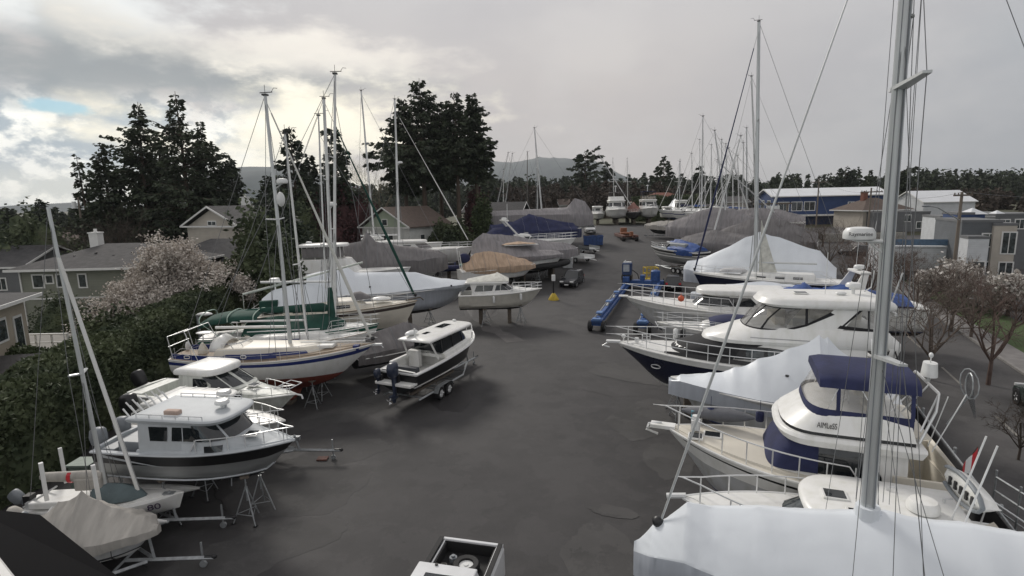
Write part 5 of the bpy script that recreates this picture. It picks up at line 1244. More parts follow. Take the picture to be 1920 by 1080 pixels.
# grey covered dinghy/surf board bag on the foredeck
r=empty('dinghy_bag',tuple(b.M@Vector((-.7,0,0))),b.a,'dark grey covered kayak-shaped bag lashed on the AIMLESS foredeck side','board bag'); d=MB(); rg=[]
for i in range(15):
    q=i/14; w_=.34*math.sin(math.pi*min(.985,max(.015,q)))**.6; rg.append([(lerp(7.3,5.2,q),-.85+w_*math.cos(a),3.42+.20*(w_/.34)*math.sin(a)) for a in [2*math.pi*k/12 for k in range(12)]])
d.loft(rg,caps=True); d.build('board_cover',M('dark_grey_fabric',(.13,.135,.15),.8,bump=.2),r,smooth=60); d=MB(); d.box(6.9,7.0,-1.05,-.65,3.2,3.5); d.build('lashing_strap',M('sky_blue_strap',(.18,.42,.52)),r)
hatch(b.root,6.1,.35,3.1,.42,.42,GLASS); hatch(b.root,5.65,.05,3.08,.5,.4,GLASS)
for q in (.62,.82):
    p=b.sheer(q,-1,.1,.55); fender(b.root,(p.x,p.y,p.z+.05),.12,.34,CNAVY)
stands(b,(.78,.32)); blocks(b,(.3,.6))
# ---- R4 shrink-wrapped cruiser with tent peak
b=Boat('motor_cruiser','motor cruiser in white film with a tall tent peak between AIMLESS and the navy yacht','motor boat',(1258,706),3.0,None,0,3.0,.95,1.35,'m',L=7.6,head=160,short='tent-peaked wrapped cruiser',rake=1.3,tw=.9); b.zs=2.7
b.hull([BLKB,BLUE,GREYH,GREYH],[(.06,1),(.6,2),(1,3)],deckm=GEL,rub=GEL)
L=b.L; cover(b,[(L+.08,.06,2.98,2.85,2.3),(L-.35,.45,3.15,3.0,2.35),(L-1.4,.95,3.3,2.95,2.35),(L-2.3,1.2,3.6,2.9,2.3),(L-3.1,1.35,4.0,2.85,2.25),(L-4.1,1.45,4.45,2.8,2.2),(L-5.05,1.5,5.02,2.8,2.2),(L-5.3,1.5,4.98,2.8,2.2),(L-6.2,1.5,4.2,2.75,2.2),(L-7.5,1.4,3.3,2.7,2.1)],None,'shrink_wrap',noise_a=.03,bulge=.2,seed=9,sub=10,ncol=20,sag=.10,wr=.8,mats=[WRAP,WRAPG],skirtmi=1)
d=MB(); d.cyl((L-4.0,.75,3.62),.06,.05,8); d.build('vent_cap',PLB,b.root)
stands(b,(.75,.3)); blocks(b,(.3,.6))
# ---- R5 navy yacht
b=Boat('motor_yacht','large white motor yacht with dark navy hull and curved white hardtop','motor yacht',(1155,640),3.35,None,0,3.8,.9,1.35,'m',dip=.05,L=10.9,head=165,short='navy-hulled motor yacht',rake=2.2,tw=.9,full=.45); b.zs=2.9
b.hull([BLKB,GEL,NAVY,GEL],[(.10,1),(.82,2),(1,3)],deckm=GEL,rub=GEL,cockpit=(.02,.12,.8,.2)); b.rail(.30,1,.72,9,bowover=.45,r=.02,inset=.15); L=b.L
for q,f in ((.86,.60),(.62,.62),(.5,.62)):
    for s_ in (1,-1):
        kk=max(b.zw,b.k(q)); z=lerp(kk,b.z(q),f); d=MB(); c=b.pt(q,z,s_,.02); d.tube([Vector((c.x+.2*math.cos(a),0,c.z+.09*math.sin(a)))+Vector((0,b.pt(min(.99,(c.x+.2*math.cos(a))/L),c.z+.09*math.sin(a),s_,.025).y,0)) for a in [2*math.pi*k/14 for k in range(15)]],.022,5); d.build('porthole',STEEL,b.root)
d=MB(); d.box(L-.2,L+.45,-.14,.14,3.3,3.40); d.tube([(L+.35,0,3.28),(L+.62,0,3.14),(L+.3,0,3.05)],.05,6); d.build('anchor_roller',STEEL,b.root,bevel=.01)
d=MB(); d.ball((L-.35,.0,3.62),.1); d.tube([(L-.35,0,3.4),(L-.35,0,3.6)],.03,5); d.build('bow_light',PLW,b.root)
d=MB(); d.tube([(L-1.2,.35,3.42),(L-1.2,.35,3.75),(L-1.2,-.0,3.75),(L-1.2,0,3.42)],.015,5); d.tube([(L-1.55,.35,3.42),(L-1.55,.35,3.75),(L-1.55,0,3.75),(L-1.55,0,3.42)],.015,5); d.tube([(L-1.2,.35,3.75),(L-1.55,.35,3.75)],.015,5); d.tube([(L-1.2,.35,3.6),(L-1.55,.35,3.6)],.015,5); d.build('fender_rack',STEEL,b.root)
d=MB(); cleat(d,(L-.8,.5,3.36)); d.cyl((L-.95,.05,3.38),.1,.2,10); d.build('windlass',STEEL,b.root)
for i,q in enumerate((.75,.72)):
    p=b.sheer(q,-1,.02,.62); fender(b.root,tuple(p),.12,.62,PLW if i==0 else PLB)
# salon
h=House([(3.0,8.7,2.6,1.45,1.0,1.6,.8),(3.45,8.2,2.5,1.38,1.0,1.55,.8),(3.85,7.0,2.3,1.30,1.0,1.5,.8)]); d=MB(); h.shell(d); d.build('cabin',GEL,b.root,smooth=40)
d=MB(); h.front(d,3.12,3.82,-1.0,1.57,.02,20); 
h.front(d,3.12,3.82,-1.57,-1.0,.02,6)
for s_ in (1,-1): h.win(d,[(5.9,3.2),(5.3,3.2)],[(5.3,3.82),(5.0,3.82)],s_,.02)
d.build('windscreen_cover',CBLK,b.root,smooth=60)
d=MB()
for s_ in (1,-1): h.win(d,[(5.9,3.2),(4.5,3.2),(2.2,3.42)],[(5.6,3.75),(4.5,3.72),(2.4,3.46)],s_,.03,16)
d.build('side_window_surround',BLACK,b.root,smooth=60)
d=MB()
for s_ in (1,-1):
    for x0,x1 in ((5.45,4.75),(4.6,4.0)): h.win(d,[(x0,3.27),(x1,3.29)],[(x0,3.68),(x1,3.66)],s_,.045,4)
d.build('side_window',GLASS2,b.root,smooth=60)
d=MB()
for s_ in (1,-1):
    rg=[]
    for i in range(17):
        q=lerp(.80,.42,i/16); w_=.17*math.sin(math.pi*min(1,(i+.3)/18))**.5; p=b.sheer(q,s_,.0,0); rg.append([(p.x,p.y-s_*(.16),p.z+.03+.0),(p.x,p.y-s_*(.22),p.z+.05+w_)])
    d.loft(rg,closed=False)
d.build('side_deck_panel',BLACK,b.root)
# upper moulding with brow
h=House([(3.84,7.1,2.4,1.40,.3,1.55,.8),(4.0,7.0,2.4,1.50,.15,1.66,.8),(4.35,5.95,2.0,1.42,.2,1.62,.8),(4.55,5.3,1.6,1.34,.3,1.58,.8)]); d=MB(); h.shell(d,edge=.04); d.build('flybridge_moulding',GEL,b.root,smooth=45)
stripe_=MB()
for s_ in (1,-1): h.win(stripe_,[(5.3,4.14),(2.6,4.10)],[(5.3,4.17),(2.6,4.13)],s_,.015)
stripe_.build('accent_line',M('grey_stripe',(.35,.35,.36)),b.root)
# glazed helm enclosure under the hardtop
h=House([(4.45,5.5,1.5,1.32,.55,1.5,.75),(4.95,5.15,1.4,1.26,.5,1.42,.75),(5.42,4.6,1.25,1.18,.5,1.34,.75)]); d=MB()
h.front(d,4.47,5.42,-1.57,1.57,.0,20)
for s_ in (1,-1): h.win(d,[(4.0,4.5),(3.2,4.75),(2.35,5.2)],[(4.0,5.40),(2.8,5.40),(2.2,5.38)],s_,.0,10)
for s_ in (1,-1): h.win(d,[(1.95,4.72),(.5,4.6)],[(1.3,5.40),(.5,5.42)],s_,.0,8)
VIN3=M('helm_glazing',(.28,.28,.27),.06,var=.3,alpha=.5,spec=.8); d.build('helm_glazing',VIN3,b.root,smooth=45)
d=MB()
for th in (-1.05,-.38,.38,1.05): h.front(d,4.45,5.42,th-.035,th+.035,.02,2)
h.front(d,4.42,4.52,-1.57,1.57,.02,20); h.front(d,5.36,5.43,-1.57,1.57,.02,20)
for s_ in (1,-1):
    h.win(d,[(4.0,4.44),(3.2,4.69),(2.2,5.2)],[(4.0,4.53),(3.2,4.78),(2.35,5.28)],s_,.02,8); h.win(d,[(3.25,4.72),(3.15,4.76)],[(3.25,5.40),(3.15,5.40)],s_,.02,2)
    h.win(d,[(2.1,4.66),(.5,4.52)],[(2.0,4.78),(.5,4.66)],s_,.02,8); h.win(d,[(1.98,4.72),(1.9,4.72)],[(1.32,5.42),(1.2,5.42)],s_,.02,3)
    for x in (1.05,.6): h.win(d,[(x,4.6),(x-.08,4.6)],[(x,5.42),(x-.08,5.42)],s_,.02,2)
d.build('glazing_frame',CBLK,b.root,smooth=45)
# white diagonal pillar between the glazed panels
d=MB()
for s_ in (1,-1): h.win(d,[(2.95,4.5),(1.98,4.5)],[(2.2,5.43),(1.28,5.43)],s_,.012,6); h.win(d,[(3.9,4.48),(2.9,4.5)],[(3.2,4.72),(2.4,5.14)],s_,.012,6)
d.build('hardtop_pillar',GEL,b.root,smooth=45)
d=MB(); d.box(3.6,4.3,-.9,.9,4.6,4.95); d.box(2.2,2.7,-1.0,-.4,4.6,5.15); d.box(2.2,2.7,.3,1.0,4.6,5.15); d.box(.6,1.8,-1.2,-.6,4.6,5.0); d.build('helm_seating',CREAM,b.root,bevel=.04)
h=House([(5.42,4.75,1.5,1.36,.25,1.48,.7),(5.55,5.0,1.7,1.48,.1,1.56,.7),(5.66,4.9,1.7,1.45,.15,1.54,.7)]); d=MB(); h.shell(d,edge=.14); d.build('hardtop',GEL,b.root,smooth=60)
hatch(b.root,3.25,.25,5.86,.55,.42,GLASS2,name='roof_hatch')
d=MB(); d.tube([(1.2,0,5.85),(1.2,0,6.05)],.07,8); d.cyl((1.2,0,6.05),.16,.08,12); d.build('radar_pedestal',PLW,b.root)
d=MB(); radome(d,(1.2,0,6.13),.3,.2); d.build('radar_dome',PLW,b.root,smooth=40)
d=MB(); d.ball((1.75,.35,5.92),.22,.14,.08); d.tube([(2.3,.2,5.85),(2.3,.2,7.6)],.014,5); d.tube([(.7,-.3,5.9),(.45,-.3,6.1),(.4,-.3,6.8)],.03,5); d.build('antenna',PLW,b.root)
d=MB(); d.box(.0,.1,.9,1.3,5.2,5.32); d.tube([(.05,1.1,5.3),(.05,1.1,5.6)],.02,5); d.build('aft_light',PLW,b.root)
# aft cockpit skirt
d=MB(); rg=[]
for i in range(15):
    th=math.pi*i/14-math.pi/2; rg.append([(.35-.75*math.cos(th)*1.0,1.62*math.sin(th),3.55),(.3-.85*math.cos(th),1.68*math.sin(th),3.9),(.4-.7*math.cos(th),1.6*math.sin(th),4.15),(.6-.5*math.cos(th),1.4*math.sin(th),4.25)])
d.loft(rg,closed=False); d.build('aft_overhang',GEL,b.root,smooth=60)
d=MB(); d.box(-1.0,.05,-1.5,1.5,1.5,1.62); d.build('swim_platform',TEAK,b.root,bevel=.02)
d=MB(); d.ball((.2,-1.75,4.4),.2,n=8); d.tube([(.1,1.6,3.9),(-.1,1.75,3.2),(-.05,1.7,4.6)],.03,5); d.build('outboard_rail_gear',PLB,b.root)
stands(b,(.78,.5,.25)); blocks(b,(.25,.5,.7))
# ---- R6a white trawler yacht bow with tall rails and clear dodger ; R6b sailboat with navy dodger
b=Boat('motor_yacht','white fishing yacht with high bow rails, orange buoy and low wraparound windscreen','motor yacht',(1172,555),3.5,None,0,3.6,.95,1.4,'m',L=10.5,head=163,short='white fishing yacht',rake=2.0,tw=.9); b.zs=2.8
b.hull([BLKB,BLUE,GREYH,GEL],[(.06,1),(.78,2),(1,3)],deckm=GEL,rub=GEL); b.rail(.35,1,.85,10,bowover=.5,r=.022,inset=.1); L=b.L
d=MB(); d.box(L-.2,L+.4,-.15,.15,3.45,3.56); d.build('bow_pulpit',GEL,b.root,bevel=.02)
h=House([(2.9,6.6,1.8,1.3,1,1.4),(3.5,5.9,1.6,1.2,1,1.3),(3.95,5.4,1.4,1.1,1,1.25)]); d=MB(); h.shell(d); d.build('cabin',GEL,b.root,smooth=45)
d=MB(); h.front(d,3.25,3.85,-1.57,1.57,.02,18)
for s_ in (1,-1): h.win(d,[(4.6,3.25),(2.4,3.3)],[(4.4,3.8),(2.9,3.8)],s_,.02)
d.build('windscreen',GLASS,b.root,smooth=60)
h=House([(3.95,6.0,1.5,1.3,.8,1.4),(4.15,6.0,1.6,1.35,.8,1.4)]); d=MB(); h.shell(d,edge=.1); d.build('hardtop',GEL,b.root,smooth=60)
d=MB(); d.ball((0,0,0),.2,n=14,k=10); d.tube([(0,0,.2),(0,0,.35)],.03,5); o=d.build('mooring_buoy',ORG,smooth=60); p=b.M@(b.sheer(.66,1,.15,.55)); o.location=p; tag(o,'round orange mooring buoy hanging at the rail of the white fishing yacht','buoy')
stands(b,(.75,.3)); blocks(b,(.3,.6))
# long dark carbon mast with navy furled sail standing on the navy sloop behind
b=Boat('sailboat','sailboat with grey hull, navy dodger and anchors at the bow behind the yacht rail','sailboat',(1232,603),3.0,None,0,3.0,.95,1.5,'s',L=9,head=163,short='navy-dodgered sailboat',rake=1.3,tw=.7); b.zs=2.6
b.hull([BLUB,BLUE,GREYH,GEL],[(.06,1),(.85,2),(1,3)],deckm=GEL,rub=GEL,keel=(.4,.6,.2)); b.rail(.35,1,.55,7,bowover=.2,r=.014); L=b.L
h=House([(2.75,7.0,1.5,.9,2.4,1.0),(3.05,6.6,1.4,.8,2.4,.9)]); d=MB(); h.shell(d); d.build('coachroof',GEL,b.root,smooth=45)
d=MB(); rg=[]
for i in range(9):
    x=lerp(6.2,3.6,i/8); k=.25+.75*math.sin(math.pi*min(1,(i+.6)/9.5))**.5; rg.append([(x,.95*math.cos(math.pi*j/12),2.95+.62*k*math.sin(math.pi*j/12)**.7) for j in range(13)])
d.loft(rg,closed=False); d.add(rg[0],[tuple(range(13))]); d.add(rg[-1],[tuple(range(13))]); d.build('dodger',CNAVY,b.root,smooth=60)
d=MB(); d.tube([(L+.1,0,3.0),(L-.1,.25,2.75),(L-.5,.4,2.7)],.04,5); d.tube([(L-.1,.4,2.95),(L-.1,.1,2.55)],.03,5); d.tube([(L-.3,-.1,3.05),(L-.3,-.1,3.55)],.035,6); d.build('anchor',STEEL,b.root)
for s_ in (0,): 
    d=MB(); d.tube([(L-.6,.9,3.1),(L-6,1.35,3.15)],.03,6); d.tube([(L-1.2,.95,3.25),(L-5.6,1.3,3.25)],.025,6); d.build('spinnaker_pole',MASTM,b.root)
stands(b,(.7,.3)); blocks(b,(.4,.55),.2)
# ---- small wrapped boat between
b=Boat('motor_cruiser','low boat wrapped in white film in front of the navy-hulled sloop','motor boat',(1297,548),2.9,None,0,3,1,1.4,'m',L=9,head=172,short='low wrapped boat',tw=.9); b.zs=2.5; L=b.L
b.hull([BLKB,GREYH],[(1,1)],deckm=GEL,rub=GEL)
cover(b,[(L+.05,.05,2.9,2.8,2.2),(L-.8,.8,3.2,2.9,2.2),(L-2.5,1.3,3.5,2.8,2.2),(L-5,1.5,3.75,2.7,2.1),(0,1.3,3.2,2.6,2.0)],None,'shrink_wrap',noise_a=.07,seed=3,mats=[WRAP,WRAPG],skirtmi=1)
stands(b,(.7,.3))
# ---- R7 navy sloop with tallest right mast
b=Boat('sailboat','sloop with navy blue hull, white deck and tall silver mast before the big white tent','sailboat',(1300,510),3.4,None,0,3.2,.95,1.5,'s',L=12,head=155,short='navy-hulled sloop',rake=1.4,tw=.75,pw=2.3); b.zs=3.0
b.hull([BLKB,GEL,NAVY,GEL],[(.06,1),(.9,2),(1,3)],deckm=GEL,rub=GEL,keel=(.4,.6,.2)); b.rail(.1,1,.6,10,bowover=.1,r=.016); L=b.L
h=House([(3.1,8.6,2.2,.95,2.6,1.1),(3.5,8.0,2.0,.85,2.6,1.0)]); d=MB(); h.shell(d); d.build('coachroof',GEL,b.root,smooth=45)
d=MB()
for s_ in (1,-1):
    for x in (6.9,5.5,4.2): h.win(d,[(x,3.2),(x-.7,3.2)],[(x,3.38),(x-.7,3.38)],s_,.012,3)
d.build('cabin_window',GLASS,b.root)
d=MB(); rg=[[(x,.5*math.cos(a),3.55+k*.35*max(0,math.sin(a))) for a in [math.pi*j/8 for j in range(9)]] for x,k in ((9.8,.3),(9.5,.9),(8.6,1),(7.9,.9),(7.6,.3))]; d.loft(rg,closed=False); o=d.build('upturned_dinghy',M('grey_hypalon',(.5,.5,.5)),b.root,smooth=60)
p=P(1410,545,3.6)
b.mast(7.0,3.5,(1423,40),r=.17,mat=MASTM,spr=(.32,.62),sprw=1.1,wire=.014,forestay=.97,furl=(CNAVY,.085,.0,.93),boom=(4.5,.9,MASTM,.09),stem=Vector((L-.1,0,3.5)),back=None)
d=MB(); t0=b.mb_+Vector((-.2,0,-.6)); rg=[[t0+Vector((-.05-1.6*(1-k)*u,0.10*math.sin(u*3+k*4),5.0*k)) for u in (0,.5,1)] for k in [i/12 for i in range(13)]]; d.loft(rg,closed=False); d.build('loose_mainsail',M('cream_sail',(.66,.66,.60),.7),b.mo,solid=.02,smooth=60)
stands(b,(.7,.45,.25)); blocks(b,(.42,.56),.2)
b7=b
# ---- R8 big wrapped cruiser tent
b=Boat('motor_yacht','large yacht under the tallest white shrink wrap tent of the right row','motor yacht',(1284,500),3.3,None,0,4.2,.95,1.4,'m',L=12.5,head=150,short='tall tent-wrapped yacht',rake=1.5,tw=.9); b.zs=3.0; L=b.L
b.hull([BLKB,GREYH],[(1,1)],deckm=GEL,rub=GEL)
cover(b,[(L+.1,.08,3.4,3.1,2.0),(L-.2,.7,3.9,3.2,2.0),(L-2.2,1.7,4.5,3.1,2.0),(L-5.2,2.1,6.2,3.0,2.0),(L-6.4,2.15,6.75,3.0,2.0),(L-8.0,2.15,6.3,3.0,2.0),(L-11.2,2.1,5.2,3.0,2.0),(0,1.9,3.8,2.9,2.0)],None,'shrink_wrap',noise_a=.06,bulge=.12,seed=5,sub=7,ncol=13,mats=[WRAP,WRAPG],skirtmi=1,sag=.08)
stands(b,(.8,.3))
# ---- blue-tarped boat with white radar arch behind the navy yacht
b=Boat('motor_cruiser','white boat covered with bright blue tarpaulins and carrying a white radar arch','motor boat',(1400,560),3.2,None,0,3.4,.95,1.4,'m',L=10,head=168,short='blue-tarped boat',tw=.9); b.zs=3.0; L=b.L
b.hull([BLKB,BLUE,GEL],[(.08,1),(1,2)],deckm=GEL,rub=GEL)
cover(b,[(L-.8,.8,3.5,3.1,2.9),(L-2.4,1.3,3.95,3.2,2.95),(L-3.4,1.45,4.35,3.3,3.0),(L-4.0,1.5,3.9,3.3,3.0),(L-5.5,1.6,4.3,3.3,3.0),(L-7,1.6,3.9,3.2,2.9),(.8,1.5,3.6,3.1,2.9)],None,'tarpaulin',noise_a=.16,seed=6,mats=[CBLUE,CNAVY],skirtmi=1,wr=1.4)
d=MB()
for s_ in (1,-1): d.loft([[(4.6,s_*1.5,3.1),(3.7,s_*1.5,3.1),(3.7,s_*1.4,3.1),(4.6,s_*1.4,3.1)],[(3.6,s_*1.0,5.0),(3.2,s_*1.0,5.0),(3.2,s_*.9,5.0),(3.6,s_*.9,5.0)]],caps=True)
d.box(3.1,3.7,-1.05,1.05,5.0,5.15); d.build('radar_arch',GEL,b.root,bevel=.03)
d=MB(); radome(d,(3.4,0,5.25),.32,.25); d.tube([(3.4,0,5.15),(3.4,0,5.26)],.1,8); d.build('radar_dome',PLW,b.root,smooth=40)
d=MB(); d.tube([(3.3,.8,5.1),(3.0,.9,8.3)],.014,4); d.tube([(3.3,-.8,5.1),(3.2,-.9,7.6)],.014,4); d.tube([(2.0,1.4,3.4),(1.6,1.5,5.2)],.05,5); d.build('antenna',PLW,b.root); stands(b,(.5,))
d=MB()
for s_ in (1,-1): d.tube([(7.5,s_*1.5,3.8),(5,s_*1.65,4.0),(3.5,s_*1.65,3.95)],.02,5)
d.build('hand_rail',STEEL,b.root)
# ---- R9 aluminium boat with blue tarp on tri-axle trailer
b=Boat('aluminium_boat','grey aluminium boat with black and white side stripes under a blue tarp on a trailer','motor boat',(1221,455),2.9,(1318,478),2.7,2.7,1.0,1.5,'m',L=None,short='blue-tarped aluminium boat',rake=1.4,tw=.92)
b.hull([BARE,BARE,GEL,BLACK,GEL],[(.35,1),(.42,2),(.62,1),(.68,2),(.88,3),(1,4)],deckm=PLG,rub=GEL); b.rail(.55,1,.5,5,r=.018); L=b.L
h=House([(2.8,L*.66,1.0,1.0,L*.2,1.1),(3.5,L*.56,.8,.95,L*.2,1.05)]); d=MB(); h.shell(d); d.build('cabin',PLG,b.root,smooth=45); d=MB(); h.front(d,3.0,3.45,-1.5,1.5); d.build('windscreen',GLASS,b.root)
cover(b,[(L*.60,.7,3.75,3.0,2.4),(L*.5,1.25,4.0,3.0,2.3),(L*.3,1.4,3.9,3.0,2.2),(L*.05,1.3,3.3,2.8,2.2)],None,'tarpaulin',noise_a=.16,seed=8,mats=[CBLUE,CBLUE],wr=1.5)
d=MB(); d.ball((L*.62,.2,3.6),.22,.22,.12); d.box(L*.5,L*.6,-.4,.4,3.5,3.6); d.build('radar_dome',PLW,b.root)
trailer(tuple(b.M@Vector((0.3,0,0))),b.a,L*.8,2.3,'three-axle galvanised trailer carrying the blue-tarped aluminium boat',3,.5,.8,hull_z=1.3)
# second blue tarp boat behind
b=Boat('motor_cruiser','white boat with a small blue tarp behind the tall wrapped tent','motor boat',(1318,480),3.2,None,0,3.2,.95,1.4,'m',L=8,head=145,short='small blue tarp boat',tw=.9); b.zs=3; L=b.L
b.hull([BLKB,GEL],[(1,1)],deckm=GEL,rub=GEL); cover(b,[(L-1.8,.9,3.6,3.3,3.0),(L-3.2,1.4,4.5,3.4,3.1),(L-5,1.5,4.2,3.3,3.0)],None,'tarpaulin',noise_a=.15,mats=[CBLUE,CBLUE]); stands(b,(.6,))
# ---- R10 grey-covered hulls further back
def covered(label,bow,zb,L,head,mat,st,seed=1,B=3.4,mats=None,skirt=2.0,hullm=None,na=.12,bulge=.3,short=None,kind='m',name='covered_boat',masts=(),cat='motor boat',zk=.95,bands=None,stq=(.7,.3)):
    b=Boat(name,label,cat,bow,zb,None,0,B,zk,1.4,kind,L=L,head=head,short=short or label[:40],tw=.85,rake=1.3); b.zs=zb-.35
    b.hull([BLKB]+(hullm or [GEL]),bands or [(1,1)],deckm=GEL,rub=GEL)
    cover(b,[(L*q+(.06 if q==1 else 0),B/2*w_,zt,ze,zsk) for q,w_,zt,ze,zsk in st],None,'tarpaulin',noise_a=na,bulge=bulge,seed=seed,mats=mats or [mat,mat],skirtmi=1 if mats else 0)
    ropes(b,6)
    for (q,z0,top,r_) in masts: b.mast(L*q,z0,top,r=r_,mat=WMAST,spr=(.55,),sprw=.9,wire=.014)
    if stq: stands(b,stq)
    return b
b=covered('boat under a sagging mauve-grey tarp with a pointed end, far right row','boat' and (1249,418),4.0,13,150,TARPM,[(1,.05,4.0,3.6,2.4),(.93,.5,4.6,3.8,2.3),(.75,1,5.6,3.7,2.3),(.5,1.05,6.5,3.6,2.2),(.3,1.05,6.3,3.6,2.2),(0,.9,4.5,3.4,2.2)],11,short='mauve-grey tarped sloop',cat='sailboat',masts=((.62,4,(1318,218),.11),(.35,4,(1340,245),.11)))
b=covered('lower grey-tarped boat just behind the blue-tarped aluminium boat','b' and (1268,447),3.6,11,148,TARPG,[(1,.05,3.7,3.4,2.4),(.9,.6,4.2,3.5,2.3),(.6,1.05,5.0,3.4,2.2),(.3,1.05,4.6,3.4,2.2),(0,.9,3.9,3.2,2.2)],12,short='low grey-tarped boat',masts=((.6,4,(1389,255),.11),))
b=covered('steep grey-tarped boat behind the peak of the tall white tent','b' and (1335,440),3.8,12,148,TARPG,[(1,.05,3.9,3.6,2.4),(.9,.6,4.8,3.7,2.3),(.6,1.05,6.2,3.6,2.2),(.3,1.05,6.0,3.5,2.2),(0,.9,4.4,3.4,2.2)],13,short='steep grey-tarped boat',masts=((.55,4,(1409,143),.14),))
b=covered('pale grey-tarped boat at the back of the right row by the fence','b' and (1345,408),4.0,12,150,TARPM,[(1,.05,4.0,3.6,2.4),(.9,.6,5.0,3.8,2.3),(.6,1.05,5.8,3.7,2.2),(.3,1.05,5.6,3.6,2.2),(0,.9,4.4,3.4,2.2)],14,short='pale grey-tarped boat',masts=((.6,4,(1366,278),.10),(.25,4,(1348,305),.09)))
b=covered('small boat with loose cream cover on a trailer near the far end','b' and (1209,420),2.2,7,160,TARPB,[(1,.05,2.2,2.0,1.5),(.85,.7,2.5,2.1,1.4),(.5,1,2.9,2.1,1.3),(.2,1,2.7,2.0,1.3),(0,.9,2.2,1.9,1.3)],15,B=2.3,short='cream-covered trailer boat',zk=.6,stq=None)
trailer(tuple(b.M@Vector((.3,0,0))),b.a,5.5,1.9,'trailer under the cream-covered small boat near the far end',1,.4,1.2,hull_z=.9)
# forest of further masts: each stands on its own hull
MR='sailboats parked in a line at the back of the right row'
for i,(bp,Y,top,r_,lab) in enumerate([((1272,400),120,(1275,303),.09,'far sloop with a plain white mast left of the mast thicket'),((1296,398),112,(1297,288),.08,'far sloop with a thin mast second from left in the thicket'),
   ((1330,396),100,(1334,272),.10,'white sloop with its mast in the middle of the thicket'),((1352,400),95,(1353,262),.09,'white sloop with slim mast right of the middle'),((1372,402),92,(1374,312),.09,'white sloop with a short mast near the tall silver one'),((1384,405),88,(1383,292),.09,'white sloop partly behind the tall silver mast'),((1398,402),86,(1400,240),.11,'white sloop whose mast leans toward the tall silver mast'),((1310,398),118,(1312,262),.08,'far sloop with a tall thin mast rising left of the dark furled sail'),((1341,400),104,(1345,300),.08,'far sloop with a low mast just right of the dark furled sail'),((1360,402),97,(1361,270),.09,'sloop with a plain mast fourth from the right in the thicket'),((1390,404),84,(1394,268),.09,'sloop with a plain mast directly left of the tall silver mast'),((1320,398),109,(1322,325),.08,'far sloop with the shortest mast of the thicket')]):
    c=PY(bp[0],bp[1],Y); g=gz(c.x,Y); a=R(150); d_=Vector((math.cos(a),math.sin(a),0)); bowp=c+d_*4.5; 
    bb=Boat.__new__(Boat); s=bb; s.L=10; s.a=a; o=bowp-d_*10; s.g=g; s.root=empty('sailboat',(o.x,o.y,g),a,lab,'sailboat',MR); s.B=3; s.zb=3.2; s.zs=2.8; s.zk=.9; s.zw=1.5; s.kind='s'; s.dip=0; s.tw=.7; s.rake=1.2; s.full=.42; s.pw=2.2; s.short=lab
    s.M=Matrix.Translation((o.x,o.y,g))@Matrix.Rotation(a,4,'Z'); s.Mi=s.M.inverted()
    s.hull([BLUB,GEL,BLUE,GEL],[(.5,1),(.6,2),(1,3)],deckm=GEL,rub=GEL); h=House([(2.9,7,1.5,.9,2.5,1),(3.3,6.5,1.4,.8,2.5,.9)]); d=MB(); h.shell(d); d.build('coachroof',GEL,s.root)
    s.mast(5.3,3.2,top,r=r_,mat=WMAST if i%3 else MASTM,spr=(.5,),sprw=.8,wire=.012,furl=(WMAST if i%2 else GEL,.055),boom=(3.6,.8,WMAST,.07),sails=((CNAVY,CBLUE,GEL,TARPG)[i%4],.16))
    d=MB(); d.box(3,6,-.15,.15,0,.95); d.build('keel_support',WOOD,s.root)
# ======================= BOATS, left row =======================
# ---- L1 beige covered runabout
b=Boat('runabout','small runabout under a tight beige canvas cover with a hooded outboard, nearest on the left','motor boat',(295,985),1.42,None,0,1.7,.5,.8,'m',L=4.2,head=3,short='beige-covered runabout',rake=.8,tw=.9); b.zs=1.35; L=b.L
b.hull([GEL,BLKB,GREYH,BLACK],[(.1,1),(.5,2),(1,3)],deckm=GEL,rub=PLB)
cover(b,[(L+.04,.08,1.45,1.35,1.18),(L-.35,.5,1.72,1.45,1.2),(L-1.1,.82,1.95,1.45,1.18),(L-1.8,.88,2.25,1.42,1.0),(L-2.3,.9,2.55,1.42,1.0),(L-3.1,.9,2.25,1.40,1.0),(.4,.85,1.85,1.38,1.05),(.02,.7,1.5,1.35,1.1)],None,'canvas_cover',noise_a=.06,bulge=.2,seed=4,mats=[TARPB,TARPB],sag=.08,sub=9,wr=1.5)
d=MB()
for q in (.75,.45,.2):
    for s_ in (1,-1): d.tube([b.sheer(q,s_,-.05,-.05),b.sheer(q,s_,-.06,-.45),b.sheer(q,s_,.25,-.7)],.015,4)
d.build('tie_strap',PLB,b.root)
d=MB(); rg=[[(-.45+x+.0,w_*math.cos(a)*.22,z+w_*math.sin(a)*.0+ (0.0)) for a in [0]] for x,w_,z in ()]
def bag(parent,x,z,mat,name='motor_cover',sx=.28,sy=.22,h=.75,lean=-.15):
    m=MB(); m.loft([[(x+lean*k+sx*f*math.cos(2*math.pi*j/12),sy*f*math.sin(2*math.pi*j/12),z+h*k) for j in range(12)] for f,k in ((.7,0),(.95,.2),(1,.55),(.85,.85),(.4,1))],caps=True); return m.build(name,mat,parent,smooth=60)
outboard(b.root,-.05,0,1.2,PLG,.9); bag(b.root,-.25,1.3,TARPB,h=.85)
trailer(tuple(b.M@Vector((.9,0,0))),b.a,3.2,1.6,'galvanised trailer under the beige-covered runabout with its coupler toward the aisle',1,.42,1.5,hull_z=.8)
def squash(b,k,*others):
    d_=Vector((math.cos(b.a),math.sin(b.a),0)); b.root.scale=(k,1,1); b.root.location=b.root.location+d_*b.L*(1-k)
squash(b,.80); b.M=b.M
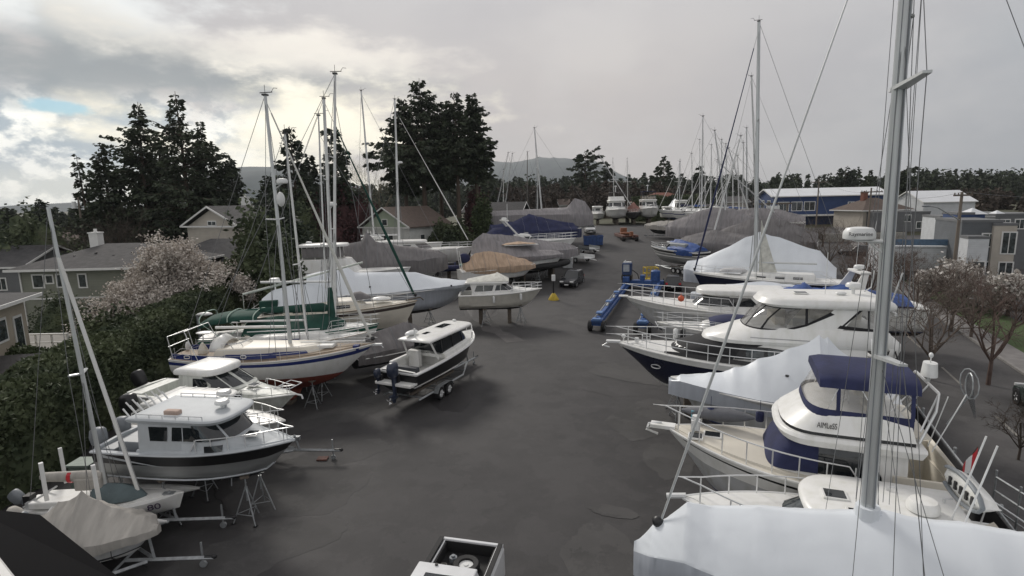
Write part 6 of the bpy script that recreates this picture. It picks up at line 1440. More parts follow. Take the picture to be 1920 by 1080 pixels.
# ---- L2 trimaran '80'
b=Boat('trimaran','white racing trimaran numbered 80 with folded floats, beige boom cover and leaning mast','sailboat',(345,922),1.35,None,0,1.25,.55,.7,'s',L=4.6,head=3,short='trimaran 80',rake=.3,tw=.5,pw=2.6,full=.5,dip=.05); b.zs=1.15; L=b.L
b.hull([BLACK,GEL],[(1,1)],deckm=GEL)
hull_text(b,'number','80',.36,M('number_purple',(.08,.05,.11),.5),.85,1.10,-1)
d=MB(); rg=[[(x,y,1.28+z) for y,z in ((-.45*w_,0),(-.3*w_,.35*w_),(0,.5*w_),(.3*w_,.35*w_),(.45*w_,0))] for x,w_ in ((3.5,.1),(3.2,.6),(2.8,.85),(2.4,.95),(2.05,.95))]; d.loft(rg,closed=False); d.add(rg[-1],[(0,1,2,3,4)]); d.build('cabin_cover',M('slate_canvas',(.12,.16,.17),.8,bump=.3),b.root,smooth=50)
for s_,zz in ((-1,.85),(1,.95)):
    d=MB(); rg=[]
    for i in range(15):
        q=i/14; w_=.24*math.sin(math.pi*min(.98,.12+q*.86))**.7; x=lerp(.2,L-(.1 if s_<0 else -.0),q); rg.append([(x,s_*.85+w_*math.cos(a),zz+.05*q+w_*1.1*math.sin(a)) for a in [2*math.pi*k/10 for k in range(10)]])
    d.loft(rg,caps=True); d.build('float',GEL,b.root,smooth=60)
d=MB()
for x in (1.0,2.3):
    d.tube([(x,-1.0,1.0),(x,-.4,1.25),(x,.4,1.25),(x,1.0,1.0)],.05,6)
d.build('crossbeam',GEL,b.root)
d=MB(); d.box(.3,2.0,-.40,.40,1.2,1.42); d.build('cockpit_lid',GEL,b.root,bevel=.04)
b.mast(b.on(190,864)[0],1.7,(90,388),r=.075,mat=MASTM,spr=(.42,),sprw=.35,wire=.010,forestay=.86,furl=None,stem=Vector((L-1.3,0,1.5)),wind=False)
d=MB(); d.tube([(L-1.35,0,1.45), b.mb_+b.ax*.83],.062,7,r2=.05); d.tube([(L-1.35,0,1.38),(L-1.35,0,1.5)],.05,6); d.build('furled_headsail',GEL,b.mo,smooth=60)
d=MB(); rg=[[(x,.13*k*math.cos(a),2.05+.16*k*math.sin(a)-.02*x) for a in [2*math.pi*j/10 for j in range(10)]] for x,k in ((2.3,.9),(1.9,1.1),(1.4,1.0),(.95,.95),(.6,.9),(.48,.5))]; d.loft(rg,caps=True); bo=d.build('boom_cover',TARPB,b.root,smooth=60)
d=MB(); rg=[[(x,.14*math.cos(a)*1.05,2.0+.17*math.sin(a)*1.05) for a in [2*math.pi*j/10 for j in range(10)]] for x in (1.3,1.42)]; d.loft(rg); d.build('red_tie',RED2,bo)
d=MB(); d.box(1.5,2.3,-.16,.16,1.6,2.0); d.build('cover_skirt',TARPB,bo,bevel=.05)
for s_,p0,p1 in ((-1,(88,938),(76,868)),(-1,(186,938),(174,872)),(1,(228,905),(208,842)),(1,(124,905),(112,840))):
    xa,za=b.on(p0[0],p0[1],s_*.95); xb,zb_=b.on(p1[0],p1[1],s_*1.0); d=MB(); d.tube([(xa,s_*.95,za),(xb,s_*1.0,zb_)],.07,4); d.build('padded_guide_post',PLW,b.root)
outboard(b.root,.0,.0,1.3,PLG,.6,tilt=.7)
d=MB(); d.box(.1,.3,-.25,.25,1.15,1.35); d.tube([(0,-.2,1.2),(.7,-.25,1.6)],.03,5); d.tube([(0,.2,1.2),(.7,.25,1.6)],.03,5); d.build('stern_frame',STEEL,b.root)
trailer(tuple(b.M@Vector((.2,0,0))),b.a,4.2,1.7,'long galvanised trailer carrying trimaran 80',1,.45,1.6,hull_z=.9)
m=MB(); m.box(-.35,.35,-.3,.3,0,.9); m.box(-.42,.42,-.36,.36,.9,.97); o=m.build('utility_box',M('green_grey_box',(.22,.28,.24),.6)); p=P(158,868,.9); o.location=(p.x,p.y,0); tag(o,'pale green square service box standing by the hedge behind the trimaran','box')
# ---- L3 aluminium pilothouse boat
b=Boat('aluminium_boat','aluminium fishing boat with pale grey cabin, black band on bare metal hull, propped on stands','motor boat',(552,824),2.7,(226,818),2.5,2.4,1.25,1.62,'m',short='pale grey cabin aluminium boat',rake=1.1,tw=.93,pw=2.4); L=b.L
b.hull([BLKB,BARE,GEL,BLACK,M('pale_grey_paint',(.47,.50,.52),.62,var=.04)],[(.5,1),(.56,1),(.93,3),(1,4)],deckm=MATS['pale_grey_paint'],rub=MATS['pale_grey_paint'],cockpit=(.02,.25,.55,.14)); PG=MATS['pale_grey_paint']
d=MB()
for s_ in (1,-1): d.tube([b.pt(q,max(b.zw,b.k(q))+.05,s_,.02) for q in [.02+.95*i/16 for i in range(17)]],.03,5)
d.build('spray_rail',PG,b.root)
# side graphics: swoosh and small maker plate
d=MB(); n=12
for s_ in (-1,1):
    rg=[]
    for i in range(n+1):
        q=lerp(.06,.40,i/n); kk=max(b.zw,b.k(q)); z0=lerp(kk,b.z(q),lerp(.80,.52,i/n)); w_=.10*(1-i/n)+.01; rg.append([b.pt(q,z0,s_,.012),b.pt(q,z0+w_,s_,.012)])
    d.loft(rg,closed=False)
d.build('side_graphic',PG,b.root)
h=House([(2.45,L*.80,1.6,.98,L*.27,1.06),(2.85,L*.74,1.2,.96,L*.27,1.04),(3.48,L*.64,.7,.92,L*.27,.98)]); 
raised(b,.5,.95,.16,.34,PG,tp=.75)
d=MB(); h.shell(d,roof=False); d.build('cabin',PG,b.root,smooth=40)
d=MB()
for s_ in (1,-1):
    h.win(d,[(L*.425,2.92),(L*.335,2.92)],[(L*.43,3.36),(L*.33,3.36)],s_,.02,4); h.win(d,[(L*.60,2.93),(L*.45,2.93)],[(L*.59,3.36),(L*.455,3.36)],s_,.02,4)
    h.win(d,[(L*.665,3.0),(L*.62,2.97)],[(L*.64,3.38),(L*.61,3.38)],s_,.02,4)
    h.win(d,[(L*.70,2.60),(L*.62,2.60)],[(L*.70,2.80),(L*.62,2.80)],s_,.05,4)
d.build('side_window',GLASS,b.root,smooth=60)
d=MB(); h.front(d,2.92,3.42,-1.45,1.45,.02,14); d.build('windscreen',GLASS,b.root,smooth=60)
d=MB()
for th in (-.55,.55): h.front(d,2.8,3.42,th-.04,th+.04,.03,2)
for x in (L*.51,): 
    for s_ in (1,-1): h.win(d,[(x+.015,2.93),(x-.015,2.93)],[(x+.015,3.36),(x-.015,3.36)],s_,.03,2)
d.build('window_bar',PG,b.root)
h=House([(3.46,L*.72,.8,1.0,L*.22,1.0,.7),(3.56,L*.73,.8,1.06,L*.21,1.04,.7)]); d=MB(); h.shell(d,edge=.06); d.build('cabin_roof',PG,b.root,smooth=50)
d=MB()
for s_ in (1,-1):
    d.tube([(L*.26,s_*.93,3.72),(L*.62,s_*.93,3.72)],.018,5)
    for k in range(6): d.tube([(L*(.26+.072*k),s_*.93,3.6),(L*(.26+.072*k),s_*.93,3.72)],.014,5)
d.build('roof_rail',STEEL,b.root)
d=MB(); d.box(L*.38,L*.46,-.72,-.5,3.62,3.78); o=d.build('life_raft_bag',M('dirty_orange_bag',(.5,.38,.32),.8),b.root,bevel=.04)
d=MB(); d.tube([(L*.62,0,3.6),(L*.62,0,3.78)],.06,7); radome(d,(L*.62,0,3.78),.22,.16); d.build('radar_dome',PLW,b.root,smooth=40)
d=MB(); d.box(L*.60,L*.61,.1,.3,3.6,3.9); d.build('roof_light_bar',PLW,b.root)
b.rail(.55,1,.42,6,r=.018,inset=.14,mid=False)
for k,y in ((0,-.45),(1,.45)): outboard(b.root,-.12,y,2.25,PLG,.85,tilt=.05)
d=MB(); d.box(-.45,.05,-.9,.9,1.55,1.65); d.build('swim_platform',PG,b.root)
d=MB()
for k in range(7): d.tube([(L*.21-.05*0,-.8+k*.26,3.5),(L*.17,-.8+k*.26,3.82)],.028,6)
d.tube([(L*.21,-.85,3.45),(L*.21,.85,3.45)],.02,5); d.build('rod_holder',PLW,b.root)
d=MB(); d.box(L*.12,L*.24,-.85,-.4,2.1,2.75); d.box(L*.02,L*.1,-.9,.9,2.1,2.5); d.build('cockpit_seat',PLG,b.root,bevel=.03)
hatch(b.root,L*.80,-.25,2.92,.4,.4,GLASS,a=.2)
stands(b,(.78,.35))
# trailer tongue poking out on the far side
pc=P(640,842,.5); trailer((pc.x-6.7,pc.y+.25,0),-.04,5.2,1.5,'galvanised trailer whose tongue and coupler stick out right of the aluminium boat',2,.5,1.5,hull_z=.6)
m=MB(); m.box(-.2,.2,-.14,.14,0,.06); o=m.build('wood_plank',RUST); o.location=P(605,862)+Vector((0,0,.02)); tag(o,'short reddish board lying on the wet asphalt','board')
# ---- L4 white walkaround
b=Boat('motor_cruiser','white cuddy boat with radar dome and rod rack half hidden behind the aluminium boat','motor boat',(534,788),2.25,(262,778),2.1,2.2,1.0,1.4,'m',short='white cuddy boat',rake=1.0,tw=.9); L=b.L
b.hull([BLKB,NAVY,GEL],[(.35,1),(1,2)],deckm=GEL,rub=GEL,cockpit=(.02,.3,.5,.15)); b.rail(.6,1,.4,5,r=.016,mid=False)
h=House([(2.0,L*.78,1.3,.8,L*.3,.9),(2.35,L*.70,1.0,.7,L*.3,.85)]); d=MB(); h.shell(d); d.build('cuddy_cabin',GEL,b.root,smooth=45)
h=House([(2.3,L*.60,.7,.85,L*.28,.85),(2.85,L*.50,.6,.8,L*.26,.8)]); d=MB(); h.front(d,2.35,2.82,-1.57,1.57); 
for s_ in (1,-1): h.win(d,[(L*.48,2.35),(L*.33,2.35)],[(L*.42,2.82),(L*.33,2.82)],s_)
d.build('windscreen',GLASS2,b.root,smooth=50)
h=House([(2.86,L*.62,.6,.92,L*.18,.92,.7),(2.94,L*.63,.6,.95,L*.17,.94,.7)]); d=MB(); h.shell(d,edge=.05); 
for k in range(5): d.box(L*(.22+.08*k),L*(.22+.08*k)+.03,-.9,.9,3.0,3.03)
d.build('hardtop',GEL,b.root,smooth=45)
d=MB(); radome(d,(L*.60,.1,3.08),.26,.18); d.tube([(L*.6,.1,2.95),(L*.6,.1,3.08)],.05,6); d.build('radar_dome',PLW,b.root,smooth=40)
d=MB()
for k in range(6): d.tube([(L*.12-k*.02,-.85+k*.3,2.55),(L*.06-k*.02,-.85+k*.3,2.95)],.03,6)
d.tube([(L*.1,-.9,2.55),(L*.1,.9,2.55)],.025,5)
for s_ in (1,-1): d.tube([(L*.2,s_*.9,2.9),(L*.1,s_*.9,2.55),(L*.08,s_*.9,2.0)],.022,5)
d.build('rod_rack',PLW,b.root); hatch(b.root,L*.72,0,2.36,.35,.4,GLASS); outboard(b.root,-.1,0,2.0,BLACK,1.1,tilt=.1); stands(b,(.7,.3))
# ---- L5 old white cabin cruiser
b=Boat('cabin_cruiser','weathered white cabin cruiser with tall hardtop and raked windscreen under the blue-striped sloop','motor boat',(555,738),2.4,(275,724),2.2,2.4,1.05,1.45,'m',short='weathered cabin cruiser',rake=1.2,tw=.92); L=b.L
b.hull([BLKB,OLDW],[(1,1)],deckm=OLDW,rub=GEL,cockpit=(.02,.34,.55,.14)); b.rail(.72,1,.35,4,r=.016,mid=False)
raised(b,.42,.95,.16,.30,OLDW,tp=.7)
d=MB()
for s_ in (1,-1):
    rg=[]
    for i in range(6):
        q=lerp(.74,.60,i/5); p=b.sheer(q,s_,.155,.06); rg.append([(p.x,p.y-s_*.0+s_*.012,p.z),(p.x,p.y-s_*.03+s_*.012,p.z+.14)])
    d.loft(rg,closed=False)
d.build('low_window',GLASS,b.root)
hatch(b.root,L*.74,.0,2.62,.42,.42,GLASS)
h=House([(2.2,L*.76,.8,1.0,L*.36,1.0),(2.62,L*.70,.8,.96,L*.36,.98),(3.22,L*.56,.7,.88,L*.37,.9)]); d=MB(); h.shell(d,roof=False); d.build('cabin',OLDW,b.root,smooth=40)
d=MB()
for s_ in (1,-1): h.win(d,[(L*.56,2.72),(L*.46,2.72)],[(L*.54,3.08),(L*.46,3.08)],s_,.02,4); h.win(d,[(L*.64,2.68),(L*.58,2.70)],[(L*.58,3.06),(L*.565,3.06)],s_,.02,4)
h.front(d,2.70,3.14,-1.35,1.35,.02,12); d.build('window',GLASS,b.root,smooth=60)
d=MB()
for th in (-.6,0,.6): h.front(d,2.66,3.18,th-.035,th+.035,.035,2)
h.front(d,2.62,2.68,-1.4,1.4,.035,12); d.build('window_frame',OLDW,b.root)
h=House([(3.2,L*.60,.7,.94,L*.34,.94,.7),(3.34,L*.60,.7,.96,L*.34,.95,.7)]); d=MB(); h.shell(d,edge=.10); d.build('hardtop',GEL,b.root,smooth=60)
d=MB(); d.box(L*.02,L*.1,-.95,.95,1.8,2.25); d.build('stern_seat',OLDW,b.root,bevel=.03); outboard(b.root,-.1,.1,2.1,PLB,1.0,tilt=.35)
d=MB(); d.tube([(L+.05,-.35,2.75),(L+.05,.35,2.75),(L-.6,.55,2.75),(L-.6,-.55,2.75),(L+.05,-.35,2.75)],.02,5); d.build('bow_pulpit',STEEL,b.root); d=MB(); d.tube([(L-.2,0,2.4),(L+.25,0,2.35),(L+.3,0,2.2)],.04,5); d.build('anchor',PLW,b.root); stands(b,(.62,.2))
# ---- L6 HR sloop
b=Boat('sailboat','white centre-cockpit sloop with double navy stripes and red antifouling','sailboat',(703,643),3.1,(338,664),2.65,3.0,.70,1.66,'s',short='navy-striped sloop',dip=.16,rake=2.2,tw=.62,pw=2.3,full=.48); L=b.L
b.hull([RED,GEL,GEL,BLUE,GEL],[(.05,1),(.72,2),(.88,3),(1,4)],deckm=TEAK,rub=GEL,keel=(.32,.62,.2),rubr=.03)
d=MB()
for s_ in (1,-1):
    rg=[]
    for i in range(19):
        q=lerp(.01,.56,i/18); p=b.sheer(q,s_,.12,0); hh=.26 if i<12 else .26; z0=p.z+.02+(.10 if i>9 else 0); rg.append([(p.x,p.y,z0),(p.x,p.y,z0+hh)])
    d.loft(rg,closed=False)
d.build('lee_cloth',BLUE,b.root,solid=.01)
d=MB()
for s_ in (1,-1):
    for q in (.10,.27,.40):
        p=b.sheer(q,s_,.11,.17+(.1 if q>.3 else 0)); pts=[(p.x+.13*math.copysign(abs(math.cos(a))**.5,math.cos(a)),p.y+s_*.02,p.z+.07*math.copysign(abs(math.sin(a))**.5,math.sin(a))) for a in [2*math.pi*k/16 for k in range(17)]]; d.tube(pts,.022,4)
d.build('cloth_window',GEL,b.root)
h=House([(2.6,L*.80,1.8,.92,L*.22,1.05,.85),(3.05,L*.74,1.6,.78,L*.24,.95,.85)]); d=MB(); h.shell(d); d.build('coachroof',CREAM,b.root,smooth=45)
d=MB()
for s_ in (1,-1): h.win(d,[(L*.70,2.72),(L*.52,2.68)],[(L*.68,2.96),(L*.52,2.92)],s_,.02,6)
d.build('window_cover',BLUE,b.root)
h=House([(2.9,L*.38,.5,.8,L*.2,.8),(3.45,L*.34,.5,.75,L*.24,.75)]); d=MB(); h.front(d,2.95,3.43,-1.57,1.57); 
for s_ in (1,-1): h.win(d,[(L*.32,2.95),(L*.26,2.95)],[(L*.3,3.33),(L*.26,3.33)],s_)
d.build('windscreen',VIN2,b.root)
d=MB()
for th in (-1.5,-.6,.6,1.5): h.front(d,2.93,3.35,th-.04,th+.04,.02,2)
h.front(d,3.3,3.36,-1.57,1.57,.02,12); d.build('windscreen_frame',GEL,b.root)
d=MB(); rg=[[(x,.8*math.cos(a),2.95+k*math.sin(a)) for a in [math.pi*j/10 for j in range(11)]] for x,k in ((L*.20,.55),(L*.235,.72),(L*.27,.45))]; d.loft(rg,closed=False); d.build('spray_hood',GEL,b.root,solid=.02,smooth=60)
d=MB(); rg=[[(L*.12+.25*f*math.cos(a),.25*f*math.sin(a),2.6+z) for a in [2*math.pi*j/10 for j in range(10)]] for f,z in ((1,0),(.95,.25),(.5,.5),(.2,.62))]; d.loft(rg,caps=True); d.build('helm_cover',CREAM,b.root,smooth=50)
d=MB()
for s_ in (1,-1): d.tube([b.sheer(.02,s_,.1,0),b.sheer(.0,s_,.1,1.1),b.sheer(.10,s_,.1,1.45),b.sheer(.16,s_,.1,0)],.02,5)
d.tube([b.sheer(.0,1,.1,1.1),b.sheer(0,-1,.1,1.1)],.02,5); d.tube([b.sheer(.10,1,.1,1.45),b.sheer(.10,-1,.1,1.45)],.02,5); d.tube([b.sheer(.0,1,.1,.6),b.sheer(0,-1,.1,.6)],.02,5)
d.build('stern_arch',STEEL,b.root); b.rail(.0,1,.58,11,r=.011,inset=.12,bowover=.15)
d=MB(); d.tube([(L*.14,-.2,3.4),(L*.14,-.2,3.75)],.03,5); d.ball((L*.15,-.2,3.8),.42,.3,.06,10); o=d.build('solar_panel',GEL,b.root)
d=MB(); d.ball((.0,.65,2.9),.06,.2,.24,10); d.build('life_ring',PLW,b.root)
d=MB(); d.box(L-.1,L+.35,-.1,.1,2.98,3.07); d.tube([(L+.3,0,3.0),(L+.4,0,2.85)],.03,5); d.build('bow_roller',STEEL,b.root)
b.mast(L*.57,3.05,(497,178),r=.105,mat=MASTM,spr=(.52,),sprw=.95,wire=.014,forestay=.98,furl=(M('sail_cloth',(.62,.62,.58),.7,var=.05),.085,.02,.95),boom=(3.7,.95,GEL,.07,.0),radar=(.66,.26,PLW,.8),back=None,flat=.7)
d=MB(); d.ball(b.mb_+b.ax*.6+Vector((.25,0,0)),.2,.2,.35,10); d.build('wind_generator_box',PLW,b.mo,smooth=60)
d=MB(); d.tube([(L*.62,.1,3.15),(L*.95,.05,3.2)],.05,6); d.build('whisker_pole',GEL,b.root)
for x in (.66,.87): hatch(b.root,L*x,0,2.98 if x<.8 else 2.9,.4,.45,GLASS2)
d=MB(); d.box(L*.68,L*.80,-.4,.35,2.95,3.12); d.build('folded_sail_bag',GEL,b.root,bevel=.05); d=MB(); d.box(L*.9,L*.93,-.45,-.15,2.85,3.1); d.build('bow_bag',BLUE,b.root,bevel=.03)
stands(b,(.72,.5,.22)); blocks(b,(.38,.55),.2)
# ---- L6b second white sloop deck behind
b=Boat('sailboat','white sloop with cluttered deck squeezed between the navy-striped sloop and the green-covered one','sailboat',(692,622),2.85,None,0,2.7,.95,1.5,'s',L=8.4,head=8,short='cluttered white sloop',tw=.6,rake=1.2); b.zs=2.5; L=b.L
b.hull([BLUB,BLUE,GEL],[(.06,1),(1,2)],deckm=GEL,rub=TEAK,keel=(.38,.6,.2)); b.rail(.0,1,.55,9,r=.012)
h=House([(2.6,L*.78,1.5,.8,L*.25,.95),(2.95,L*.72,1.3,.7,L*.27,.88)]); d=MB(); h.shell(d); d.build('coachroof',GEL,b.root,smooth=45)
b.mast(L*.60,2.95,(534,250),r=.075,mat=WMAST,spr=(.36,),sprw=.8,wire=.014,furl=None,boom=(3.4,.75,WMAST,.055,.1),forestay=.95)
d=MB(); d.tube([(L*.25,-.5,3.3),(L*.7,-.6,3.3)],.03,6); d.tube([(L*.2,.5,3.4),(L*.55,.6,3.35)],.03,6); d.build('deck_pole',MASTM,b.root)
d=MB(); d.ball((L*.16,.3,3.75),.5,.25,.08); d.tube([(L*.16,.3,2.8),(L*.16,.3,3.7)],.03,5); d.build('solar_panel',GEL,b.root); stands(b,(.6,))
# ---- L7 green covered sloop
b=Boat('sailboat','white sloop with green sheer stripe under a dark green full-length cover and rounded green bimini','sailboat',(710,606),3.1,None,0,2.9,.95,1.55,'s',L=9.6,head=6,short='green-covered sloop',tw=.65,rake=.8); b.zs=2.8; L=b.L
b.hull([BLKB,GREEN,GEL,GREEN,GEL],[(.06,1),(.80,2),(.92,3),(1,4)],deckm=GEL,rub=GREEN,keel=(.35,.6,.2)); b.rail(.72,1,.55,4,r=.013,bowover=.1)
cover(b,[(L*.80,.45,3.4,3.1,2.9),(L*.72,.85,3.75,3.1,2.85),(L*.55,1.2,3.8,3.05,2.8),(L*.4,1.3,3.75,3.05,2.8),(L*.25,1.3,3.6,3.0,2.8)],None,'boat_cover',noise_a=.08,seed=21,mats=[CGRN,CGRN],bulge=.2)
d=MB(); rg=[]
for i in range(10):
    x=lerp(L*.34,L*.02,i/9); rg.append([(x,1.15*math.cos(a),3.75+.42*math.sin(a)**.6*(1 if 0<i<9 else .7)-.3*(i/9)**3) for a in [math.pi*j/12 for j in range(13)]])
d.loft(rg,closed=False); d.build('bimini_top',CGRN,b.root,solid=.02,smooth=60)
d=MB(); 
for x in (.03,.18,.32):
    d.tube([(L*x,1.17*math.cos(a),3.77+.44*math.sin(a)**.6) for a in [math.pi*j/12 for j in range(13)]],.03,5)
for s_ in (1,-1): d.tube([(L*.15,s_*1.15,2.8),(L*.03,s_*1.15,3.8)],.02,5); d.tube([(L*.15,s_*1.15,2.8),(L*.3,s_*1.15,3.8)],.02,5)
d.build('bimini_frame',M('pale_green_piping',(.45,.58,.50),.6),b.root)
b.mast(L*.74,3.1,(628,138),r=.095,mat=WMAST,spr=(.4,.68),sprw=.8,wire=.014,forestay=.9,furl=None,boom=(5.2,.95,WMAST,.07,.0),sails=(CGRN,.20))
d=MB(); c=b.mb_; d.loft([[c+Vector((.22*k*math.cos(a)-.1,.16*k*math.sin(a),z)) for a in [2*math.pi*j/10 for j in range(10)]] for k,z in ((.8,0),(1.1,.7),(.9,1.5),(.5,2.2))],caps=True); d.build('mast_collar_cover',CGRN,b.mo,smooth=60)
stands(b,(.7,.3)); blocks(b,(.4,.55),.2)
# long pale spar resting across between the sloops
r=empty('spare_spar',(0,0,0),0,'long pale spare spar lying on trestles above the green covers','spar'); m=MB(); a_=PY(455,552,34); b_=PY(680,492,38); m.tube([a_,b_],.075,6); m.tube([a_,a_-Vector((0,0,1.6))],.02,4); m.build('tube',M('pale_spar',(.55,.60,.55),.5),r)
# ---- L8 cream ketch
b=Boat('sailboat','cream-hulled pilothouse sloop with brown stripe, white tented cockpit and dark green furled sail','sailboat',(782,563),3.3,None,0,3.2,.95,1.55,'s',L=11,head=13,short='cream-hulled sloop',tw=.7,rake=1.3); b.zs=3.0; L=b.L
b.hull([GRNB,CREAM,CREAM,M('brown_stripe',(.06,.045,.04),.5),CREAM],[(.06,1),(.78,2),(.9,3),(1,4)],deckm=CREAM,rub=TEAK,keel=(.35,.6,.2),cockpit=None); b.rail(.0,1,.6,11,r=.013,bowover=.3)
h=House([(3.0,L*.72,1.6,.95,L*.22,1.15),(3.6,L*.66,1.3,.85,L*.24,1.05)]); d=MB(); h.shell(d); d.build('coachroof',CREAM,b.root,smooth=45)
d=MB()
for s_ in (1,-1): h.win(d,[(L*.6,3.12),(L*.28,3.12)],[(L*.6,3.42),(L*.28,3.42)],s_,.02,8)
d.build('window_strip',GLASS,b.root)
cover(b,[(L*.52,.4,4.2,3.7,3.55),(L*.42,.95,4.75,3.65,3.4),(L*.28,1.1,4.85,3.6,3.3),(L*.16,1.1,4.5,3.5,3.2),(L*.10,.9,4.0,3.4,3.2)],None,'cockpit_tent',noise_a=.04,seed=22,mats=[WRAP,WRAP],bulge=.1)
d=MB(); d.box(L*.1,L*.2,-1.0,-.6,3.2,4.0); d.build('teal_side_panel',CGRN,b.root,bevel=.05)
d=MB(); radome(d,(L*.17,.5,5.0),.35,.28); d.tube([(L*.17,.5,3.2),(L*.17,.5,5.0)],.05,6); d.build('radar_dome',PLW,b.root,smooth=40)
b.mast(L*.50,3.9,(607,184),r=.125,mat=WMAST,spr=(.30,.6),sprw=1.0,wire=.014,forestay=.985,furl=(CGRN,.10,.02,.90),boom=(4.4,1.0,WMAST,.075,.2),stem=Vector((L-.1,0,3.5)),radar=(.47,.25,PLW,.5))
b.mast(L*.46,3.9,(597,216),r=.06,mat=WMAST,spr=(.3,),sprw=.7,wire=.012,forestay=.9)
d=MB(); d.ball((L*.78,0,3.55),.7,.5,.16); d.build('foredeck_dinghy',GEL,b.root,smooth=60); d=MB(); d.tube([(L*.8,.6,3.55),(L*.93,.25,3.75)],.03,5); d.tube([(L*.93,0,3.35),(L*1.02,0,3.5),(L*1.04,0,3.3)],.05,6); d.build('bow_anchor',WOOD,b.root)
d=MB(); rg=[[(x,.7*k*math.cos(a),3.65+.5*k*math.sin(a)) for a in [math.pi*j/8 for j in range(9)]] for x,k in ((L*.72,.3),(L*.66,1),(L*.62,.9))]; d.loft(rg,closed=False); d.build('hatch_hood',TARPG,b.root,smooth=60); stands(b,(.7,.3)); blocks(b,(.4,.55),.2)
# ---- L9 wrapped white boat
b=Boat('motor_yacht','long yacht sealed in smooth white wrap over a pale blue-grey lower hull, left row','motor yacht',(884,531),3.2,None,0,3.9,.95,1.35,'m',L=13,head=14,short='long white-wrapped yacht',rake=1.9,tw=.9); b.zs=2.9; L=b.L
b.hull([BLKB,WRAPG,WRAPG],[(.06,1),(1,2)],deckm=GEL,rub=GEL)
cover(b,[(L+.1,.06,3.25,3.1,2.9),(L-.5,.6,3.5,3.25,3.0),(L-2.5,1.3,3.75,3.2,2.95),(L-4.6,1.7,4.35,3.15,2.85),(L-7,1.9,4.5,3.1,2.8),(L-9.3,1.95,4.6,3.1,2.8),(L-9.9,1.95,5.15,3.1,2.8),(L-11,1.9,5.0,3.1,2.8),(.1,1.8,4.6,3.0,2.8)],None,'shrink_wrap',noise_a=.06,seed=23,mats=[WRAP,WRAPG],skirtmi=1,bulge=.35)
d=MB()
for x,z in ((L-1.9,3.32),(L-8.2,3.6)): d.cyl((x,-1.5,z),.08,.05,8,axis='y')
d.build('vent_cap',PLB,b.root); stands(b,(.75,.3)); blocks(b,(.3,.6))
# ---- flybridge boat beside it with hardtop on posts
b=Boat('motor_yacht','white flybridge yacht with posts and hardtop between the mast bases, stern to the hedge','motor yacht',(770,500),3.3,None,0,3.8,1.0,1.4,'m',L=12,head=8,short='hardtop-on-posts yacht',tw=.9); b.zs=3; L=b.L
b.hull([BLKB,GEL],[(1,1)],deckm=GEL,rub=GEL)
h=House([(3.2,L*.6,1.4,1.3,L*.1,1.4),(4.4,L*.52,1.2,1.2,L*.1,1.3)]); d=MB(); h.shell(d); d.build('cabin',GEL,b.root,smooth=45)
d=MB()
for s_ in (1,-1):
    for x in (.14,.24,.34,.44): d.tube([(L*x,s_*1.1,4.4),(L*x,s_*1.05,5.7)],.05,5)
d.build('hardtop_post',GEL,b.root)
h=House([(5.7,L*.5,.8,1.25,L*.1,1.25),(5.85,L*.5,.8,1.28,L*.1,1.27)]); d=MB(); h.shell(d,edge=.1); d.build('hardtop',GEL,b.root,smooth=60)
h=House([(4.4,L*.46,.8,1.15,L*.12,1.15),(5.6,L*.44,.7,1.1,L*.12,1.1)]); d=MB(); h.front(d,4.7,5.6,-1.5,1.5)
for s_ in (1,-1): h.win(d,[(L*.4,4.7),(L*.14,4.7)],[(L*.38,5.6),(L*.14,5.6)],s_)
d.build('flybridge_canvas',TARPG,b.root)
d=MB(); radome(d,(L*.18,0,6.0),.3,.22); d.build('radar_dome',PLW,b.root,smooth=40); stands(b,(.5,))
# ---- L10 grey tarp boat
covered('long boat under a dark grey tarp that peaks at a centre post, left row','b' and (838,478),3.9,12.5,10,TARPG,[(1,.08,3.95,3.7,2.5),(.93,.6,4.5,3.8,2.3),(.75,1,4.9,3.7,2.2),(.5,1.05,5.4,3.7,2.2),(.40,1.05,5.7,3.7,2.2),(.33,1.05,6.9,3.7,2.2),(.28,1.05,5.8,3.7,2.2),(0,.95,5.2,3.6,2.3)],31,B=3.8,short='dark grey tarped yacht',na=.12,bulge=.45)
# ---- L11 white motorsailer with masts
b=Boat('motorsailer','large white motorsailer with raised cabin and grey canvas windscreen cover below the cottage','sailboat',(887,460),3.6,None,0,4.0,1.0,1.6,'s',L=14,head=9,short='large white motorsailer',tw=.8,rake=1.8,pw=2.5); b.zs=3.3; L=b.L
b.hull([BLKB,BLUE,GEL],[(.05,1),(1,2)],deckm=GEL,rub=GEL); b.rail(.3,1,.6,9,r=.02,bowover=.3)
h=House([(3.4,L*.66,1.8,1.3,L*.1,1.5),(4.3,L*.58,1.5,1.2,L*.12,1.4)]); d=MB(); h.shell(d); d.build('cabin',GEL,b.root,smooth=45)
d=MB(); h.front(d,3.6,4.2,-1.5,1.5); d.build('windscreen_cover',TARPG,b.root,smooth=60); d=MB()
for s_ in (1,-1):
    for x in (.46,.36,.26): h.win(d,[(L*x,3.65),(L*x-.9,3.65)],[(L*x,4.1),(L*x-.9,4.1)],s_,.02,3)
d.build('side_window',GLASS,b.root)
h=House([(4.35,L*.6,1.2,1.35,L*.05,1.45),(4.5,L*.6,1.2,1.4,L*.05,1.5)]); d=MB(); h.shell(d,edge=.1); d.build('hardtop',GEL,b.root,smooth=60)
b.mast(L*.36,4.4,(740,186),r=.14,mat=WMAST,spr=(.45,),sprw=1.1,wire=.02,forestay=.93,furl=(GEL,.07),boom=(4.5,.9,WMAST,.09),stem=Vector((L*.98,0,3.8)),radar=(.56,.3,PLW,.8))
